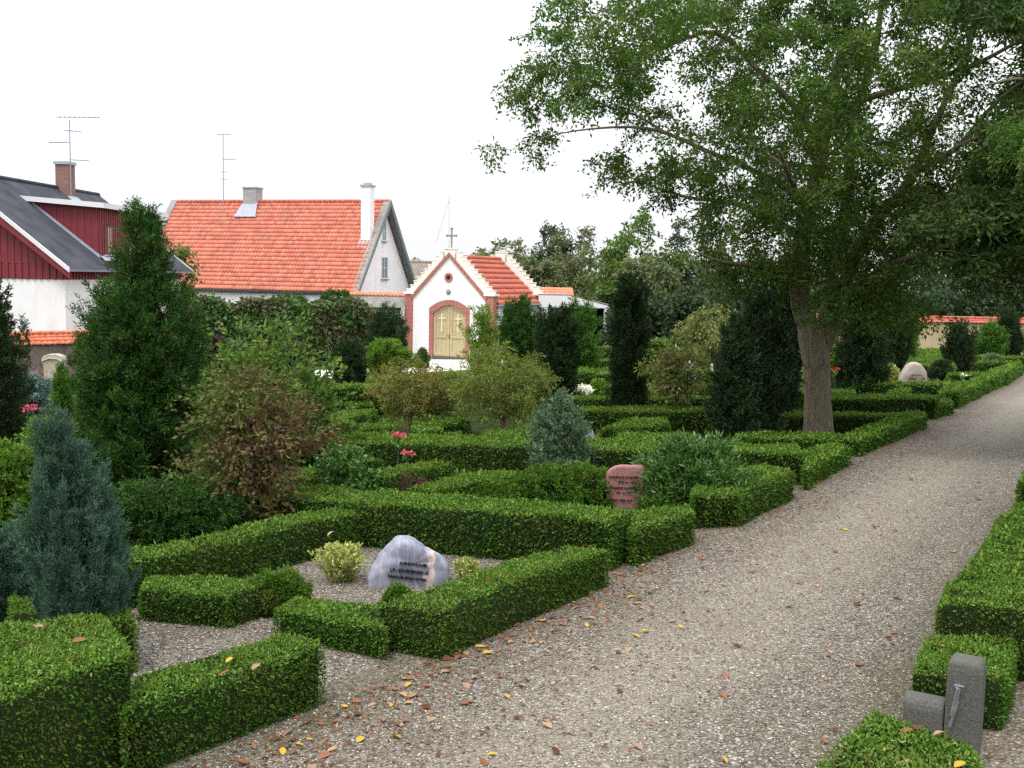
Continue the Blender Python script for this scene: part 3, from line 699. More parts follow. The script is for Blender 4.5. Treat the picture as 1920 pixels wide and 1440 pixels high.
gm = nt.nodes.new('ShaderNodeMath'); gm.operation = 'MULTIPLY'; nt.links.new(gr.outputs[0], gm.inputs[0]); nt.links.new(cm.outputs[0], gm.inputs[1])
vm = nt.nodes.new('ShaderNodeVectorMath'); vm.operation = 'SCALE'; nt.links.new(mx.outputs[2], vm.inputs[0]); nt.links.new(gm.outputs[0], vm.inputs['Scale'])
nt.links.new(vm.outputs[0], bg.inputs[0]); bg.inputs[1].default_value = .10
sl = bpy.data.lights.new('sun', 'SUN'); sl.energy = 1.5; sl.angle = math.radians(14); sl.color = (1, .96, .9)
so = bpy.data.objects.new('sun', sl); C.objects.link(so)
az = math.radians(SUN_AZ); el = math.radians(SUN_EL)
sd = Vector((math.sin(az)*math.cos(el), math.cos(az)*math.cos(el), math.sin(el)))
so.rotation_euler = (-sd).to_track_quat('-Z', 'Y').to_euler(); so.location = (-20, 5, 40)
sc.view_settings.view_transform = 'Standard'; sc.view_settings.look = 'None'; sc.view_settings.exposure = .3; sc.view_settings.gamma = 1
sc.render.engine = 'CYCLES'
sc.cycles.max_bounces = 6; sc.cycles.diffuse_bounces = 3; sc.cycles.glossy_bounces = 2; sc.cycles.transmission_bounces = 3
sc.cycles.use_denoising = False; sc.cycles.use_light_tree = False
sc.cycles.filter_width = 1.45
# ---------------------------------------------------------------- ground
mb = MB(); xs = [-400, -200, -120, -80]+list(range(-60, 81, 4))+[120, 200, 400]; ys = [-60, -20, -8]+list(range(-4, 101, 4))+[140, 220, 400, 700]
vs = [Vector((x, y, gz(x, y)+(0 if y < 200 else 0))) for y in ys for x in xs]
n = len(xs); mb.add(vs, [(j*n+i, j*n+i+1, (j+1)*n+i+1, (j+1)*n+i) for j in range(len(ys)-1) for i in range(n-1)])
tag(mb.build('ground', M['soil'], smooth=True), kind='structure')
def sheet(name, poly, mat, lift, sub=None, kind='structure'):
    """ground sheet from (x, y) corners (quad), subdivided to follow the slope"""
    mb = MB(); a, b, c, d = [Vector((p[0], p[1], 0)) for p in poly]
    k = sub or 12; vs = []
    for j in range(k+1):
        for i in range(k+1):
            u, w_ = i/k, j/k
            p = (a*(1-u)+b*u)*(1-w_)+(d*(1-u)+c*u)*w_; vs.append((p.x, p.y, gz(p.x, p.y)+lift))
    mb.add(vs, [(j*(k+1)+i, j*(k+1)+i+1, (j+1)*(k+1)+i+1, (j+1)*(k+1)+i) for j in range(k) for i in range(k)])
    o = mb.build(name, mat, smooth=True)
    if kind: tag(o, kind=kind)
    return o
def U2(u, v): p = uvw(u, v); return (p.x, p.y)
sheet('gravel_path', [U2(-3, 3.3), U2(-3, .7), U2(62, .7), U2(62, 3.3)], M['gravel'], .008, 40)
sheet('plot_gravel', [U2(3.2, 7.2), U2(3.2, 2.98), U2(6.9, 2.98), U2(6.9, 7.2)], M['gravel'], .010, 10)
sheet('side_gravel', [U2(-3, .55), U2(-3, -3), U2(7, -3), U2(7, .55)], M['gravel'], .012, 10)
# lawn strips and paved forecourt by the chapel
def px2(*pts): return [tuple(gp(x, y))[:2] for x, y in pts]
sheet('lawn', px2((40, 745), (220, 745), (240, 712), (20, 712)), M['lawn'], .02)
sheet('lawn', px2((540, 697), (700, 693), (700, 676), (560, 678)), M['lawn'], .02)
sheet('lawn', px2((880, 712), (700, 708), (700, 695), (880, 694)), M['lawn'], .02)
sheet('paving', px2((540, 722), (800, 702), (790, 690), (540, 696)), M['slab'], .028)
sheet('paving', px2((790, 700), (960, 690), (930, 668), (780, 668)), M['slab'], .034)
# ---------------------------------------------------------------- tiled surfaces
def pantiles(o, eu, ev, nu, nv, nrm, amp=.035, step=.025, seg=6, gap=0, seed=3):
    """roof sheet of S-tiles. o lower left corner; eu along the eave (full vector), ev up the slope; nu x nv tiles"""
    rg = np.random.default_rng(seed); o = np.array(tuple(o)); eu = np.array(tuple(eu)); ev = np.array(tuple(ev)); nrm = np.array(tuple(Vector(nrm).normalized()))
    V = []; Q = []; R = []; b = 0
    us = np.linspace(0, 1, seg+1)
    prof = np.sin(us*2*np.pi)*.5+.35*np.sin(us*4*np.pi+.6)*.4
    for j in range(nv):
        for i in range(nu):
            r = rg.random(); off = rg.normal()*.004
            row = []
            for (vv, hh) in ((0, step), (0, 0), (1.0, -step*.1)):
                pass
            for k, u in enumerate(us):
                h = prof[k]*amp+off
                base = o+eu*(i+u)/nu
                V.append(base+ev*(j-.03)/nv+nrm*(h+step)); V.append(base+ev*(j+1)/nv+nrm*(h+0.0)); V.append(base+ev*(j-.03)/nv+nrm*(h-.01))
                R += [r]*3
            for k in range(seg):
                q = b+3*k
                Q.append((q, q+3, q+4, q+1)); Q.append((q+2, q+5, q+3, q))
            b += 3*(seg+1)
    return np.array(V), np.array(Q), np.array(R)
def ridge_tiles(mb, a, b, rad, n):
    a, b = Vector(a), Vector(b); d = (b-a)/n
    for i in range(n): mb.tube([a+d*i, a+d*(i+1.04)], [rad, rad*.88], 8)
def window(parent, o, ax, up, nrm, W, Hh, fr, gl, bars=0, name='window', sill=None, mull=1):
    """frame standing proud of the wall, pane set back"""
    ax, up, nrm = Vector(ax).normalized(), Vector(up).normalized(), Vector(nrm).normalized(); o = Vector(o); t = .07
    mb = MB()
    mb.box(o-nrm*.05, ax*W, up*t, nrm*.09); mb.box(o+up*(Hh-t)-nrm*.05, ax*W, up*t, nrm*.09)
    mb.box(o+up*t-nrm*.05, ax*t, up*(Hh-2*t), nrm*.085); mb.box(o+ax*(W-t)+up*t-nrm*.05, ax*t, up*(Hh-2*t), nrm*.085)
    for k in range(mull): mb.box(o+ax*(W*(k+1)/(mull+1)-.02)+up*t-nrm*.03, ax*.04, up*(Hh-2*t), nrm*.06)
    for k in range(bars): mb.box(o+ax*t+up*(Hh*(k+1)/(bars+1)-.015)-nrm*.03, ax*(W-2*t), up*.03, nrm*.055)
    f = mb.build(name, fr, parent)
    mb = MB(); mb.box(o+ax*t*.9+up*t*.9+nrm*.004, ax*(W-1.8*t), up*(Hh-1.8*t), nrm*.01); mb.build('pane', gl, f)
    if sill: mb = MB(); mb.box(o-ax*.05-up*.06-nrm*.02, ax*(W+.1), up*.055, nrm*.14); mb.build('sill', sill, f)
    return f
Z = Vector((0, 0, 1))
# ================================================================ farmhouse with the red pantile roof
def farmhouse():
    a = math.radians(17); l = Vector((-math.cos(a), math.sin(a), 0)); g = Vector((math.sin(a), math.cos(a), 0))
    c = at(668, 548, 60.0); Lh = 14.6; W = 9.0; base = gz(c.x, c.y)-.3; ez = c.z; rise = 5.35
    c0 = Vector((c.x, c.y, 0))
    root = empty('farmhouse', (c.x, c.y, base), 'long white farmhouse under a steep red pantile roof with two chimneys', 'house')
    w_in = .25
    mb = MB(); h = ez-base
    p = [c0+l*.35+g*w_in, c0+l*(Lh-.2)+g*w_in, c0+l*(Lh-.2)+g*(W-w_in), c0+l*.35+g*(W-w_in)]
    mb.box(Vector((*p[0].xy, base)), p[1]-p[0], p[3]-p[0], Z*(h-.02))
    # gable triangles as wall prisms
    for q in (.35, Lh-.55):
        o = c0+l*q; mb.prism([Vector((*(o+g*w_in).xy, ez-.02)), Vector((*(o+g*(W-w_in)).xy, ez-.02)), Vector((*(o+g*W/2).xy, ez+rise-.38))], l*.35)
    mb.build('wall', M['white'], root)
    n1 = (Z*(W/2)-g*rise).normalized(); e = Vector((*c0.xy, ez))
    n1 = Vector((-g.x*rise, -g.y*rise, W/2)).normalized()
    sl = (g*(W/2)+Z*rise)
    V, Q, R = pantiles(e+l*Lh, -l*Lh, sl, 66, 22, n1, .05, .05, 6)
    roof = np_mesh('roof', V, Q, R, M['tile'], root)
    mb = MB()
    mb.prism([e+g*W, e+g*W/2+Z*rise, e+g*W/2+Z*(rise-.12), e+g*W-Z*.12], l*Lh); mb.prism([e-Z*.03, e+g*W/2+Z*(rise-.03), e+g*W/2+Z*(rise-.15), e+g*.05-Z*.13], l*Lh)
    mb.build('roof_deck', M['grey_paint'], root)
    mb = MB(); ridge_tiles(mb, e+g*W/2+Z*(rise+.02)+l*.05, e+g*W/2+Z*(rise+.02)+l*(Lh-.05), .13, 42); mb.build('ridge', M['tile_dk'], root, True)
    # wide weathered barge boards on the gable facing the chapel
    for (s0, nm) in ((e-g*.15-Z*.15, 0), (e+g*(W+.15)-Z*.15, 1)):
        ap = e+g*W/2+Z*(rise+.12)
        for q in ((-.12), (Lh)):
            mb = MB(); mb.prism([s0+l*q, ap+l*q, ap+l*q-Z*.42, s0+l*q-Z*.30+(g if nm == 0 else -g)*.02], l*.1); mb.build('barge_board', M['grey_paint'], root)
            mb = MB(); mb.prism([s0+l*(q+.1), ap+l*(q+.1), ap+l*(q+.1)-Z*.1, s0+l*(q+.1)-Z*.1], l*.35); mb.build('verge', M['corrugated'], root)
    # near-black board under the eave, its colour standing in for the gutter's shadow
    mb = MB(); mb.box(e+l*.1-Z*.16+g*.06, l*(Lh-.2), g*.16, Z*.12); mb.build('eave_shadow_board', M['dark'], root)
    # windows on the gable (faces -l)
    nr = -l
    for (u, zz, ww, hh) in ((4.15, .75, .95, 1.35), (4.2, 3.0, .62, 1.25)):
        window(root, c0+l*.35+g*u+Z*(ez+zz), g, Z, nr, ww, hh, M['white_metal'], M['glass_pale'], 1, sill=M['pipe'])
    # chimneys
    cg = e+g*W/2+l*9.2; mb = MB(); mb.box(cg-l*.45-g*.4+Z*(rise-.5), l*.9, g*.8, Z*1.3); ch = mb.build('chimney', M['brick_grey'], root, bevel=.01)
    mb = MB(); mb.box(cg-l*.5-g*.45+Z*(rise+.8), l*1.0, g*.9, Z*.08); mb.build('cap', M['lead'], ch)
    mb = MB(); mb.prism([cg-l*.75-g*.95+Z*(rise-1.0), cg+l*.75-g*.95+Z*(rise-1.0), cg+l*.5-g*.3+Z*(rise-.12), cg-l*.5-g*.3+Z*(rise-.12)], n1*.06); mb.build('flashing', M['lead'], ch)
    wt = e+g*2.75+l*.62; mb = MB(); mb.box(wt-l*.3-g*.3+Z*(rise*.55), l*.58, g*.6, Z*(rise*.45+.72)); ch = mb.build('chimney', M['white'], root, bevel=.01)
    mb = MB(); mb.box(wt-l*.36-g*.36+Z*(rise+.72), l*.7, g*.72, Z*.1); mb.box(wt-l*.2-g*.2+Z*(rise+.82), l*.38, g*.4, Z*.12); mb.build('cap', M['lead'], ch)
    mb = MB(); mb.prism([wt-l*.6-g*.6+Z*(rise*.46+.02), wt+l*.45-g*.6+Z*(rise*.46+.02), wt+l*.4-g*.2+Z*(rise*.56+.02), wt-l*.4-g*.2+Z*(rise*.56+.02)], n1*.05); mb.build('flashing', M['lead'], ch)
    return cg+Z*(rise+.88)
ANT2 = farmhouse()
# ================================================================ red boarded house on the left
def red_house():
    n0 = at(133, 505, 42.0); n1 = at(360, 508, 55.0); d = n1-n0; d.z = 0; Ln = d.length; l = d.normalized(); g = Vector((-l.y, l.x, 0))  # g: leftwards
    hw = 4.6; ez = (n0.z+n1.z)/2; e = Vector((n0.x, n0.y, ez))
    tgt = (182, 365)
    best = min(((abs(proj(e+l*Ln+g*hw_+Z*rs)[0]-tgt[0])+abs(proj(e+l*Ln+g*hw_+Z*rs)[1]-tgt[1]), hw_, rs) for hw_ in np.arange(3, 7, .1) for rs in np.arange(2, 6, .1)))
    _, hw, rise = best; hw = float(hw); rise = float(rise)
    base = gz(e.x, e.y)-.2
    root = empty('boarded_house', (e.x, e.y, base), 'house with dark red board gable over white walls and a grey felt roof', 'house')
    e0 = Vector((e.x, e.y, 0)); ov = .45  # eave overhang
    mb = MB(); wt = ez-.42; mb.box(Vector((*(e0+l*.4+g*ov).xy, base)), l*(Ln-.8), g*(2*hw-2*ov), Z*(wt-base)); mb.build('wall', M['white'], root)
    # boarded gable + upper strip
    mb = MB(); k0 = rise/hw
    mb.box(Vector((*(e0+l*.37+g*(ov-.03)).xy, wt)), l*(Ln-.74), g*(2*hw-2*ov+.06), Z*(ez+ov*k0-wt-.14))
    for q in (.35, Ln-.55):
        mb.prism([e+l*q+g*(ov+.01)+Z*(ov*k0-.16), e+l*q+g*(2*hw-ov-.01)+Z*(ov*k0-.16), e+l*q+g*hw+Z*(rise-.16)], l*.2)
    # battens: board-on-board cladding on the gable and on the side
    nb = int((2*hw-2*ov)/.28)
    for i in range(nb):
        u = ov+.05+i*.28; top = rise*(1-abs(u+.08-hw)/hw)-.25
        mb.box(e+l*.37+g*u+Z*(wt-ez), g*.15, -l*.04, Z*(top+ez-wt))
    for i in range(int((Ln-1)/.26)):
        mb.box(e+l*(.5+i*.26)+g*(ov-.03)+Z*(wt-ez), l*.14, -g*.03, Z*(ez-wt+.1))
    mb.build('boarding', M['redboard'], root)
    sl = g*hw+Z*rise; nn = Vector((-g.x*rise, -g.y*rise, hw)).normalized()
    mb = MB()
    # near slope in strips (roofing felt laps)
    for i in range(7):
        mb.prism([e-l*.1+sl*(i/7)-nn*(.0), e+l*(Ln+.1)+sl*(i/7), e+l*(Ln+.1)+sl*((i+1)/7), e-l*.1+sl*((i+1)/7)], -nn*(.12-.004*(i % 2)))
    s2 = -g*hw+Z*rise; e2 = e+g*2*hw
    mb.prism([e2-l*.1, e2+l*(Ln+.1), e2+l*(Ln+.1)+s2, e2-l*.1+s2], -Z*.15)
    roof = mb.build('roof', M['asphalt_roof'], root)
    mb = MB(); mb.tube([e-l*.1+g*hw+Z*(rise+.02), e+l*(Ln+.1)+g*hw+Z*(rise+.02)], .09, 8); mb.build('ridge', M['asphalt_roof'], root)
    for q in (-.16, Ln+.1):
        for (a_, b_) in ((e, e+sl), (e2, e2+s2)):
            mb = MB(); mb.prism([a_+l*q+Z*.05, b_+l*q+Z*.05, b_+l*q-Z*.12, a_+l*q-Z*.14], l*.06); mb.build('barge_board', M['white_metal'], root)
        if q < 0:
            for (a_, b_) in ((e, e+sl), (e2, e2+s2)):
                mb = MB(); mb.prism([a_+l*(q+.06)-Z*.14, b_+l*(q+.06)-Z*.12, b_+l*(q+.06)-Z*.5, a_+l*(q+.06)-Z*.4], l*.04); mb.build('fascia', M['redboard'], root)
    mb = MB(); mb.box(e-l*.1-g*.1-Z*.1, l*(Ln+.2), g*.1, Z*.09); mb.build('gutter', M['pipe'], root)
    # shed dormer: front face parallel to the eave, side cheek towards us
    d0, d1 = Ln*.30, Ln*.80; gs = hw*.13; ge = hw*.74; hd = rise*(.74-.13)-.12
    o = e+l*d0+g*gs+Z*(rise*.13); top = e+g*ge+Z*(rise*.76)
    dr = empty  # placeholder name kept local
    mb = MB()
    A_ = e+l*d0+g*gs+Z*(rise*.13-.05); B_ = e+l*d0+g*gs+Z*(rise*.13+hd); Cc = e+l*d0+g*ge+Z*(rise*.74)
    mb.prism([A_, B_, Cc], l*(d1-d0))
    dm = mb.build('dormer', M['redboard'], root)
    mb = MB()
    for i in range(int((d1-d0)/.22)): mb.box(A_+l*(.03+i*.22), l*.13, -g*.025, Z*(hd-.02))
    nbk = 10
    for i in range(nbk):
        f = (i+.2)/nbk; p0 = A_.lerp(e+l*d0+g*ge+Z*(rise*.74-.05), f); p1 = B_.lerp(Cc, f)
        if (p1-p0).length > .1: mb.box(p0, g*.12, -l*.02, Z*((p1-p0).z))
    mb.build('cladding', M['redboard'], dm)
    mb = MB(); mb.prism([B_-g*.3-l*.25+Z*.02, B_-g*.3+l*(d1-d0+.25)+Z*.02, Cc+l*(d1-d0+.25)+g*.3+Z*.13, Cc-l*.25+g*.3+Z*.13], Z*.1); mb.build('dormer_roof', M['asphalt_roof'], dm)
    mb = MB(); mb.box(B_-g*.36-l*.3-Z*.1, l*(d1-d0+.6), g*.06, Z*.22); mb.prism([B_-g*.36-l*.31-Z*.10, Cc-l*.31+g*.3+Z*.04, Cc-l*.31+g*.3+Z*.25, B_-g*.36-l*.31+Z*.12], l*.05); mb.build('dormer_fascia', M['white_metal'], dm)
    window(dm, A_+l*.42+Z*.2, l, Z, -g, 1.15, 1.3, M['redframe'], M['glass'], 0, sill=M['white_metal'], mull=0)
    window(dm, A_+l*3.0+Z*.28, l, Z, -g, 1.05, 1.12, M['white_metal'], M['glass_pale'], 0, sill=M['white_metal'], mull=0)
    for uu in (.72,): mb = MB(); mb.box(A_+l*(uu+.1)+Z*.3-g*.02, l*.3, -g*.004, Z*1.08); mb.build('curtain', M['curtain'], dm)
    mb = MB(); mb.prism([A_-l*.1-g*.05+Z*.03, Cc-l*.1+g*.05-Z*.0, Cc-l*.1+g*.05+Z*.14, A_-l*.1-g*.05+Z*.17], l*.04); mb.prism([A_-g*.25-Z*.08, A_-g*.25+l*(d1-d0)-Z*.08, A_-g*.03+l*(d1-d0)+Z*.12, A_-g*.03+Z*.12], nn*.03); mb.build('flashing', M['lead'], dm)
    # brick chimney on the ridge
    cpos = e+l*(Ln*.70)+g*(hw-.25)
    mb = MB(); mb.box(cpos-l*.35-g*.3+Z*(rise-.75), l*.7, g*.62, Z*1.85); ch = mb.build('chimney', M['brick_old'], root)
    mb = MB(); mb.box(cpos-l*.41-g*.36+Z*(rise+1.1), l*.82, g*.74, Z*.14); mb.build('cap', M['lead'], ch)
    mb = MB(); mb.prism([cpos-l*.6-g*.75+Z*(rise-.78), cpos+l*.6-g*.75+Z*(rise-.78), cpos+l*.45-g*.3+Z*(rise-.40), cpos-l*.45-g*.3+Z*(rise-.40)], nn*.05); mb.build('flashing', M['lead'], ch)
    return cpos+Z*(rise+1.24)
ANT1 = red_house()
def aerial(label, foot, Hm, booms, r=.026):
    root = empty('tv_aerial', foot, label, 'aerial')
    mb = MB(); mb.tube([foot-Z*1.6, foot+Z*Hm], r, 6); mb.build('mast', M['antenna'], root)
    for (h, x0, x1, tilt, els) in booms:
        mb = MB(); a = foot+Z*h+Vector((x0, 0, 0)); b_ = foot+Z*(h+tilt)+Vector((x1, .2, 0)); mb.tube([a, b_], r*.75, 5)
        for i in range(els):
            p = a.lerp(b_, (i+.3)/els); mb.tube([p-Vector((.05, .22, .0)), p+Vector((.05, .22, 0))], r*.35, 4)
        mb.build('boom', M['antenna'], root)
    return root
h1 = at(141, 228, ANT1.y).z-ANT1.z; f1 = at(141, 312, ANT1.y); f1.z = ANT1.z; f1.y = ANT1.y-.55
aerial('tall TV aerial with three crossbars on the brick chimney of the red house', f1, h1, [(h1+.12, -.62, 1.35, .05, 9), (h1*.74, -.25, .45, 0, 4), (h1*.44, -1.0, -.1, .06, 6), (h1*.03, 0, .8, 0, 3)])
h2 = at(423, 254, ANT2.y).z-ANT2.z; f2 = at(423, 355, ANT2.y); f2.z = ANT2.z; f2.y = ANT2.y-.5
aerial('thin TV aerial on the grey chimney of the red roofed farmhouse', f2, h2, [(h2, -.4, .45, .03, 5), (h2*.52, 0, .75, .05, 5), (h2*.28, -.12, .18, 0, 2), (h2*.14, -.12, .18, 0, 2)], .026)
# ================================================================ chapel with stepped gables
def chapel():
    a = math.radians(25); s = Vector((math.sin(a), math.cos(a), 0)); f = Vector((math.cos(a), -math.sin(a), 0))
    W, L = 5.15, 6.4; ax = at(840, 676, 56.0); base = ax.z; root = empty('chapel', ax, 'small whitewashed chapel with stepped gables, brick trim and red tile roof', 'chapel')
    c = Vector((ax.x, ax.y, 0)); fl = c-f*W/2  # front left corner
    he = 3.42; ha = 5.55; pw = .42
    P_ = lambda u, w_, z: fl+f*u+s*w_+Z*(base+z)
    nr = -s
    # walls
    dw = 1.95; dx = (W-dw)/2+.05; dh1 = 2.45; dh2 = 2.92; ft = .22  # brick frame thickness
    mb = MB()
    arch = [(dx+dw*i/10, dh1+(dh2-dh1)*(1-(2*i/10-1)**2)) for i in range(11)]
    ow = dw+2*ft; ox = dx-ft; arch2 = [(ox+ow*i/10, dh1+.12+(dh2-dh1)*(1-(2*i/10-1)**2)+ft*.7) for i in range(11)]
    slope = (ha-he)/(W/2-pw)
    # front wall around the door opening, in three vertical pieces + arch infill
    def front(u0, u1, zb0, zb1, y=0.0, t=.3):
        zt = lambda u: he+(W/2-pw-abs(u-W/2))*slope if abs(u-W/2) < W/2-pw else he
        us = [u0]+([W/2] if u0 < W/2 < u1 else [])+[u1]
        poly = [P_(u0, y, zb0), P_(u1, y, zb1)]+[P_(u, y, zt(u)) for u in us[::-1]]
        mb.prism(poly, s*t)
    front(pw, ox, 0, 0)
    for i in range(10): front(arch2[i][0], arch2[i+1][0], arch2[i][1], arch2[i+1][1])
    front(ox+ow, W-pw, 0, 0)
    mb.box(P_(.04, .3, 0), f*.3, s*(L-.6), Z*(he-.35)); mb.box(P_(W-.34, .3, 0), f*.3, s*(L-.6), Z*(he-.35)); mb.box(P_(.34, L-.3, 0), f*(W-.68), s*.3, Z*(he))
    mb.prism([P_(pw, L-.3, he), P_(W-pw, L-.3, he), P_(W/2, L-.3, ha)], s*.28)
    wl = mb.build('wall', M['white_chapel'], root)
    # brick corner pilasters
    for u in (-.05, W-pw):
        for y, t in ((-.04, .5), (L-.46, .5)):
            mb = MB(); mb.box(P_(u, y, 0), f*(pw+.05), s*t, Z*(he+.02)); pl = mb.build('pilaster', M['brick'], root)
            mb = MB(); mb.box(P_(u-.08, y-.06, he+.02), f*(pw+.21), s*(t+.12), Z*.12); mb.build('cap', M['cream'], pl)
    # stepped gables, front and rear
    for y in (.0, L-.33):
        mb = MB(); n = 10
        for sd_ in (0, 1):
            for i in range(n):
                u0 = .02+(W/2-.42)*i/n; u1 = .02+(W/2-.42)*(i+1)/n; zt = he+.10+(ha-he+.06)*(i+.75)/n
                uu = u0 if sd_ == 0 else W-u1
                sl_ = he+max(0, (u0-pw))*slope-.25
                mb.box(P_(uu, y+.02, min(zt-.12, max(he+.13, sl_-.2))), f*(u1-u0), s*.36, Z*(zt-min(zt-.12, max(he+.13, sl_-.2))))
                mb.box(P_(uu-(.04 if sd_ == 0 else 0), y+.0, zt), f*(u1-u0+.04), s*.40, Z*.045)
        mb.box(P_(W/2-.30, y+.02, ha-.35), f*.60, s*.36, Z*.62); mb.box(P_(W/2-.34, y-.01, ha+.27), f*.68, s*.42, Z*.07)
        mb.build('stepped_gable', M['cream'], root)
        if y < 1:
            for sd_ in (-1, 1):
                mb = MB(); A_ = P_(W/2+sd_*(W/2-pw+.12), -.09, he-.08); B_ = P_(W/2, -.09, ha+.10); B2 = P_(W/2, -.09, ha-.10); A2 = P_(W/2+sd_*(W/2-pw+.0), -.09, he-.2)
                mb.prism([A_, B_, B2, A2], s*.1); mb.build('brick_band', M['brick'], root)
    # white gable face under the band so that the steps stand behind it
    # door surround
    mb = MB(); mb.box(P_(ox, -.05, 0), f*ft, s*.35, Z*(dh1+.1)); mb.box(P_(ox+ow-ft, -.05, 0), f*ft, s*.35, Z*(dh1+.1))
    for i in range(10):
        a0, a1 = arch2[i], arch2[i+1]; b0, b1 = arch[i], arch[i+1]
        fl_ = lambda q: max(q, 0)
        z0 = b0[1] if ox+ft <= a0[0] else dh1; z1 = b1[1]
        def inner(u):
            t_ = (u-dx)/dw; t_ = min(1, max(0, t_)); return dh1+(dh2-dh1)*(1-(2*t_-1)**2)
        mb.prism([P_(a0[0], -.06, max(dh1+.1, inner(a0[0])) if i in (0,) else inner(a0[0])), P_(a1[0], -.06, inner(a1[0]) if i < 9 else dh1+.1), P_(a1[0], -.06, a1[1]), P_(a0[0], -.06, a0[1])], s*.36)
    mb.build('brick_surround', M['brick'], root)
    # two door leaves
    for k in (0, 1):
        u0 = dx+k*dw/2+.012; u1 = dx+(k+1)*dw/2-.012
        mb = MB(); N = 6
        for i in range(N):
            a0 = u0+(u1-u0)*i/N; a1 = u0+(u1-u0)*(i+1)/N
            mb.prism([P_(a0, .1, .22), P_(a1, .1, .22), P_(a1, .1, inner(a1)-.01), P_(a0, .1, inner(a0)-.01)], s*.08)
        nb = 7
        for i in range(1, nb): a0 = u0+(u1-u0)*i/nb; mb.box(P_(a0, .09, .35), f*.018, s*.02, Z*1.85)
        dr = mb.build('door_leaf', M['oak'], root)
        mb = MB(); t = .12
        mb.box(P_(u0, .05, .22), f*t, s*.06, Z*(inner(u0+t)-.24)); mb.box(P_(u1-t, .05, .22), f*t, s*.06, Z*(inner(u1-t)-.26))
        mb.box(P_(u0+t, .055, .22), f*(u1-u0-2*t), s*.05, Z*.22); mb.box(P_(u0+t, .055, 1.18), f*(u1-u0-2*t), s*.05, Z*.12)
        for i in range(N):
            a0 = u0+t+(u1-u0-2*t)*i/N; a1 = u0+t+(u1-u0-2*t)*(i+1)/N
            mb.prism([P_(a0, .055, inner(a0)-.16), P_(a1, .055, inner(a1)-.16), P_(a1, .055, inner(a1)-.02), P_(a0, .055, inner(a0)-.02)], s*.05)
        mb.build('rail', M['oak'], dr)
        cu = (u0+u1)/2; mb = MB(); mb.box(P_(cu-.025, .04, 1.5), f*.05, s*.07, Z*.95); mb.box(P_(cu-.2, .045, 2.17), f*.4, s*.06, Z*.05); mb.build('cross_moulding', M['oak_lt'], dr)
    mb = MB(); mb.box(P_(dx, .0, .0), f*dw, s*.3, Z*.22); mb.build('threshold', M['granite'], root)
    mb = MB(); mb.lathe(P_(W/2-.1, .04, 1.3), [(.02, 0), (.025, .05), (.012, .06)], 8, axis=(-s.x, -s.y, 0)); mb.box(P_(W/2+.01, .03, 1.12), f*.03, s*.03, Z*.24); mb.build('handle', M['dark'], root)
    # round window and lamp
    def ring(uc, zc, r0, r1, mat, nm, yy=-.05, t=.1):
        mb = MB(); n = 20
        for i in range(n):
            a0, a1 = 2*math.pi*i/n, 2*math.pi*(i+1)/n
            q = [(r0, a0), (r1, a0), (r1, a1), (r0, a1)]
            mb.prism([P_(uc+r*math.cos(t_), yy, zc+r*math.sin(t_)) for r, t_ in q], s*t)
        return mb.build(nm, mat, root)
    uc = W/2-.02
    w_ = ring(uc, 4.35, .12, .24, M['brick'], 'round_window', -.05, .06)
    mb = MB(); mb.lathe(P_(uc, -.015, 4.35), [(.135, 0), (.135, .012)], 18, axis=(-s.x, -s.y, 0)); mb.build('pane', M['dark'], w_)
    mb = MB(); mb.lathe(P_(uc, 0, 3.6), [(.13, 0), (.13, .05), (.1, .07)], 18, axis=(-s.x, -s.y, 0)); em = mb.build('round_lamp', M['grey_paint'], root)
    mb = MB(); mb.lathe(P_(uc, -.07, 3.6), [(.07, 0), (.06, .03), (.03, .045)], 14, axis=(-s.x, -s.y, 0)); mb.build('lens', M['lead'], em)
    # roof between the gables
    ev = .12; rz = ha-.12; nR = Vector((f.x*(rz-he+.3), f.y*(rz-he+.3), W/2+ev)).normalized()
    low = P_(W+ev, .34, he-.42); top = P_(W/2, .34, rz); up = top-low
    V, Q, R = pantiles(low+s*(L-.7), -s*(L-.7), up, 30, 9, nR, .035, .085, 5)
    np_mesh('roof', V, Q, R, M['tile_dk'], root)
    mb = MB(); mb.prism([low-Z*.03, low+s*(L-.7)-Z*.03, top+s*(L-.7)-Z*.03, top-Z*.03], -Z*.1)
    lowL = P_(-ev, .34, he-.42); mb.prism([lowL, lowL+s*(L-.7), top+s*(L-.7), top], -Z*.1); mb.build('roof_deck', M['tile_dk'], root)
    mb = MB(); ridge_tiles(mb, top+Z*.03, top+Z*.03+s*(L-.7), .12, 16); mb.build('ridge', M['tile_dk'], root, True)
    mb = MB(); mb.tube([low-Z*.06+f*.05, low-Z*.06+f*.05+s*(L-.7)], .07, 8); mb.build('gutter', M['pipe'], root)
    # cross on the front gable
    k = P_(W/2+.02, .17, ha+.33)
    mb = MB(); mb.box(k-f*.035-s*.035, f*.07, s*.07, Z*1.0); mb.box(k-f*.27-s*.04+Z*.60, f*.54, s*.08, Z*.085)
    for q in ((-.3, .60), (.25, .60)): mb.box(k+f*q[0]-s*.055+Z*(q[1]-.02), f*.05, s*.11, Z*.125)
    mb.box(k-f*.07-s*.055+Z*1.0, f*.14, s*.11, Z*.05)
    mb.build('cross', M['metal'] if 0 else M['corrugated'], root)
    return P_
PC = chapel()
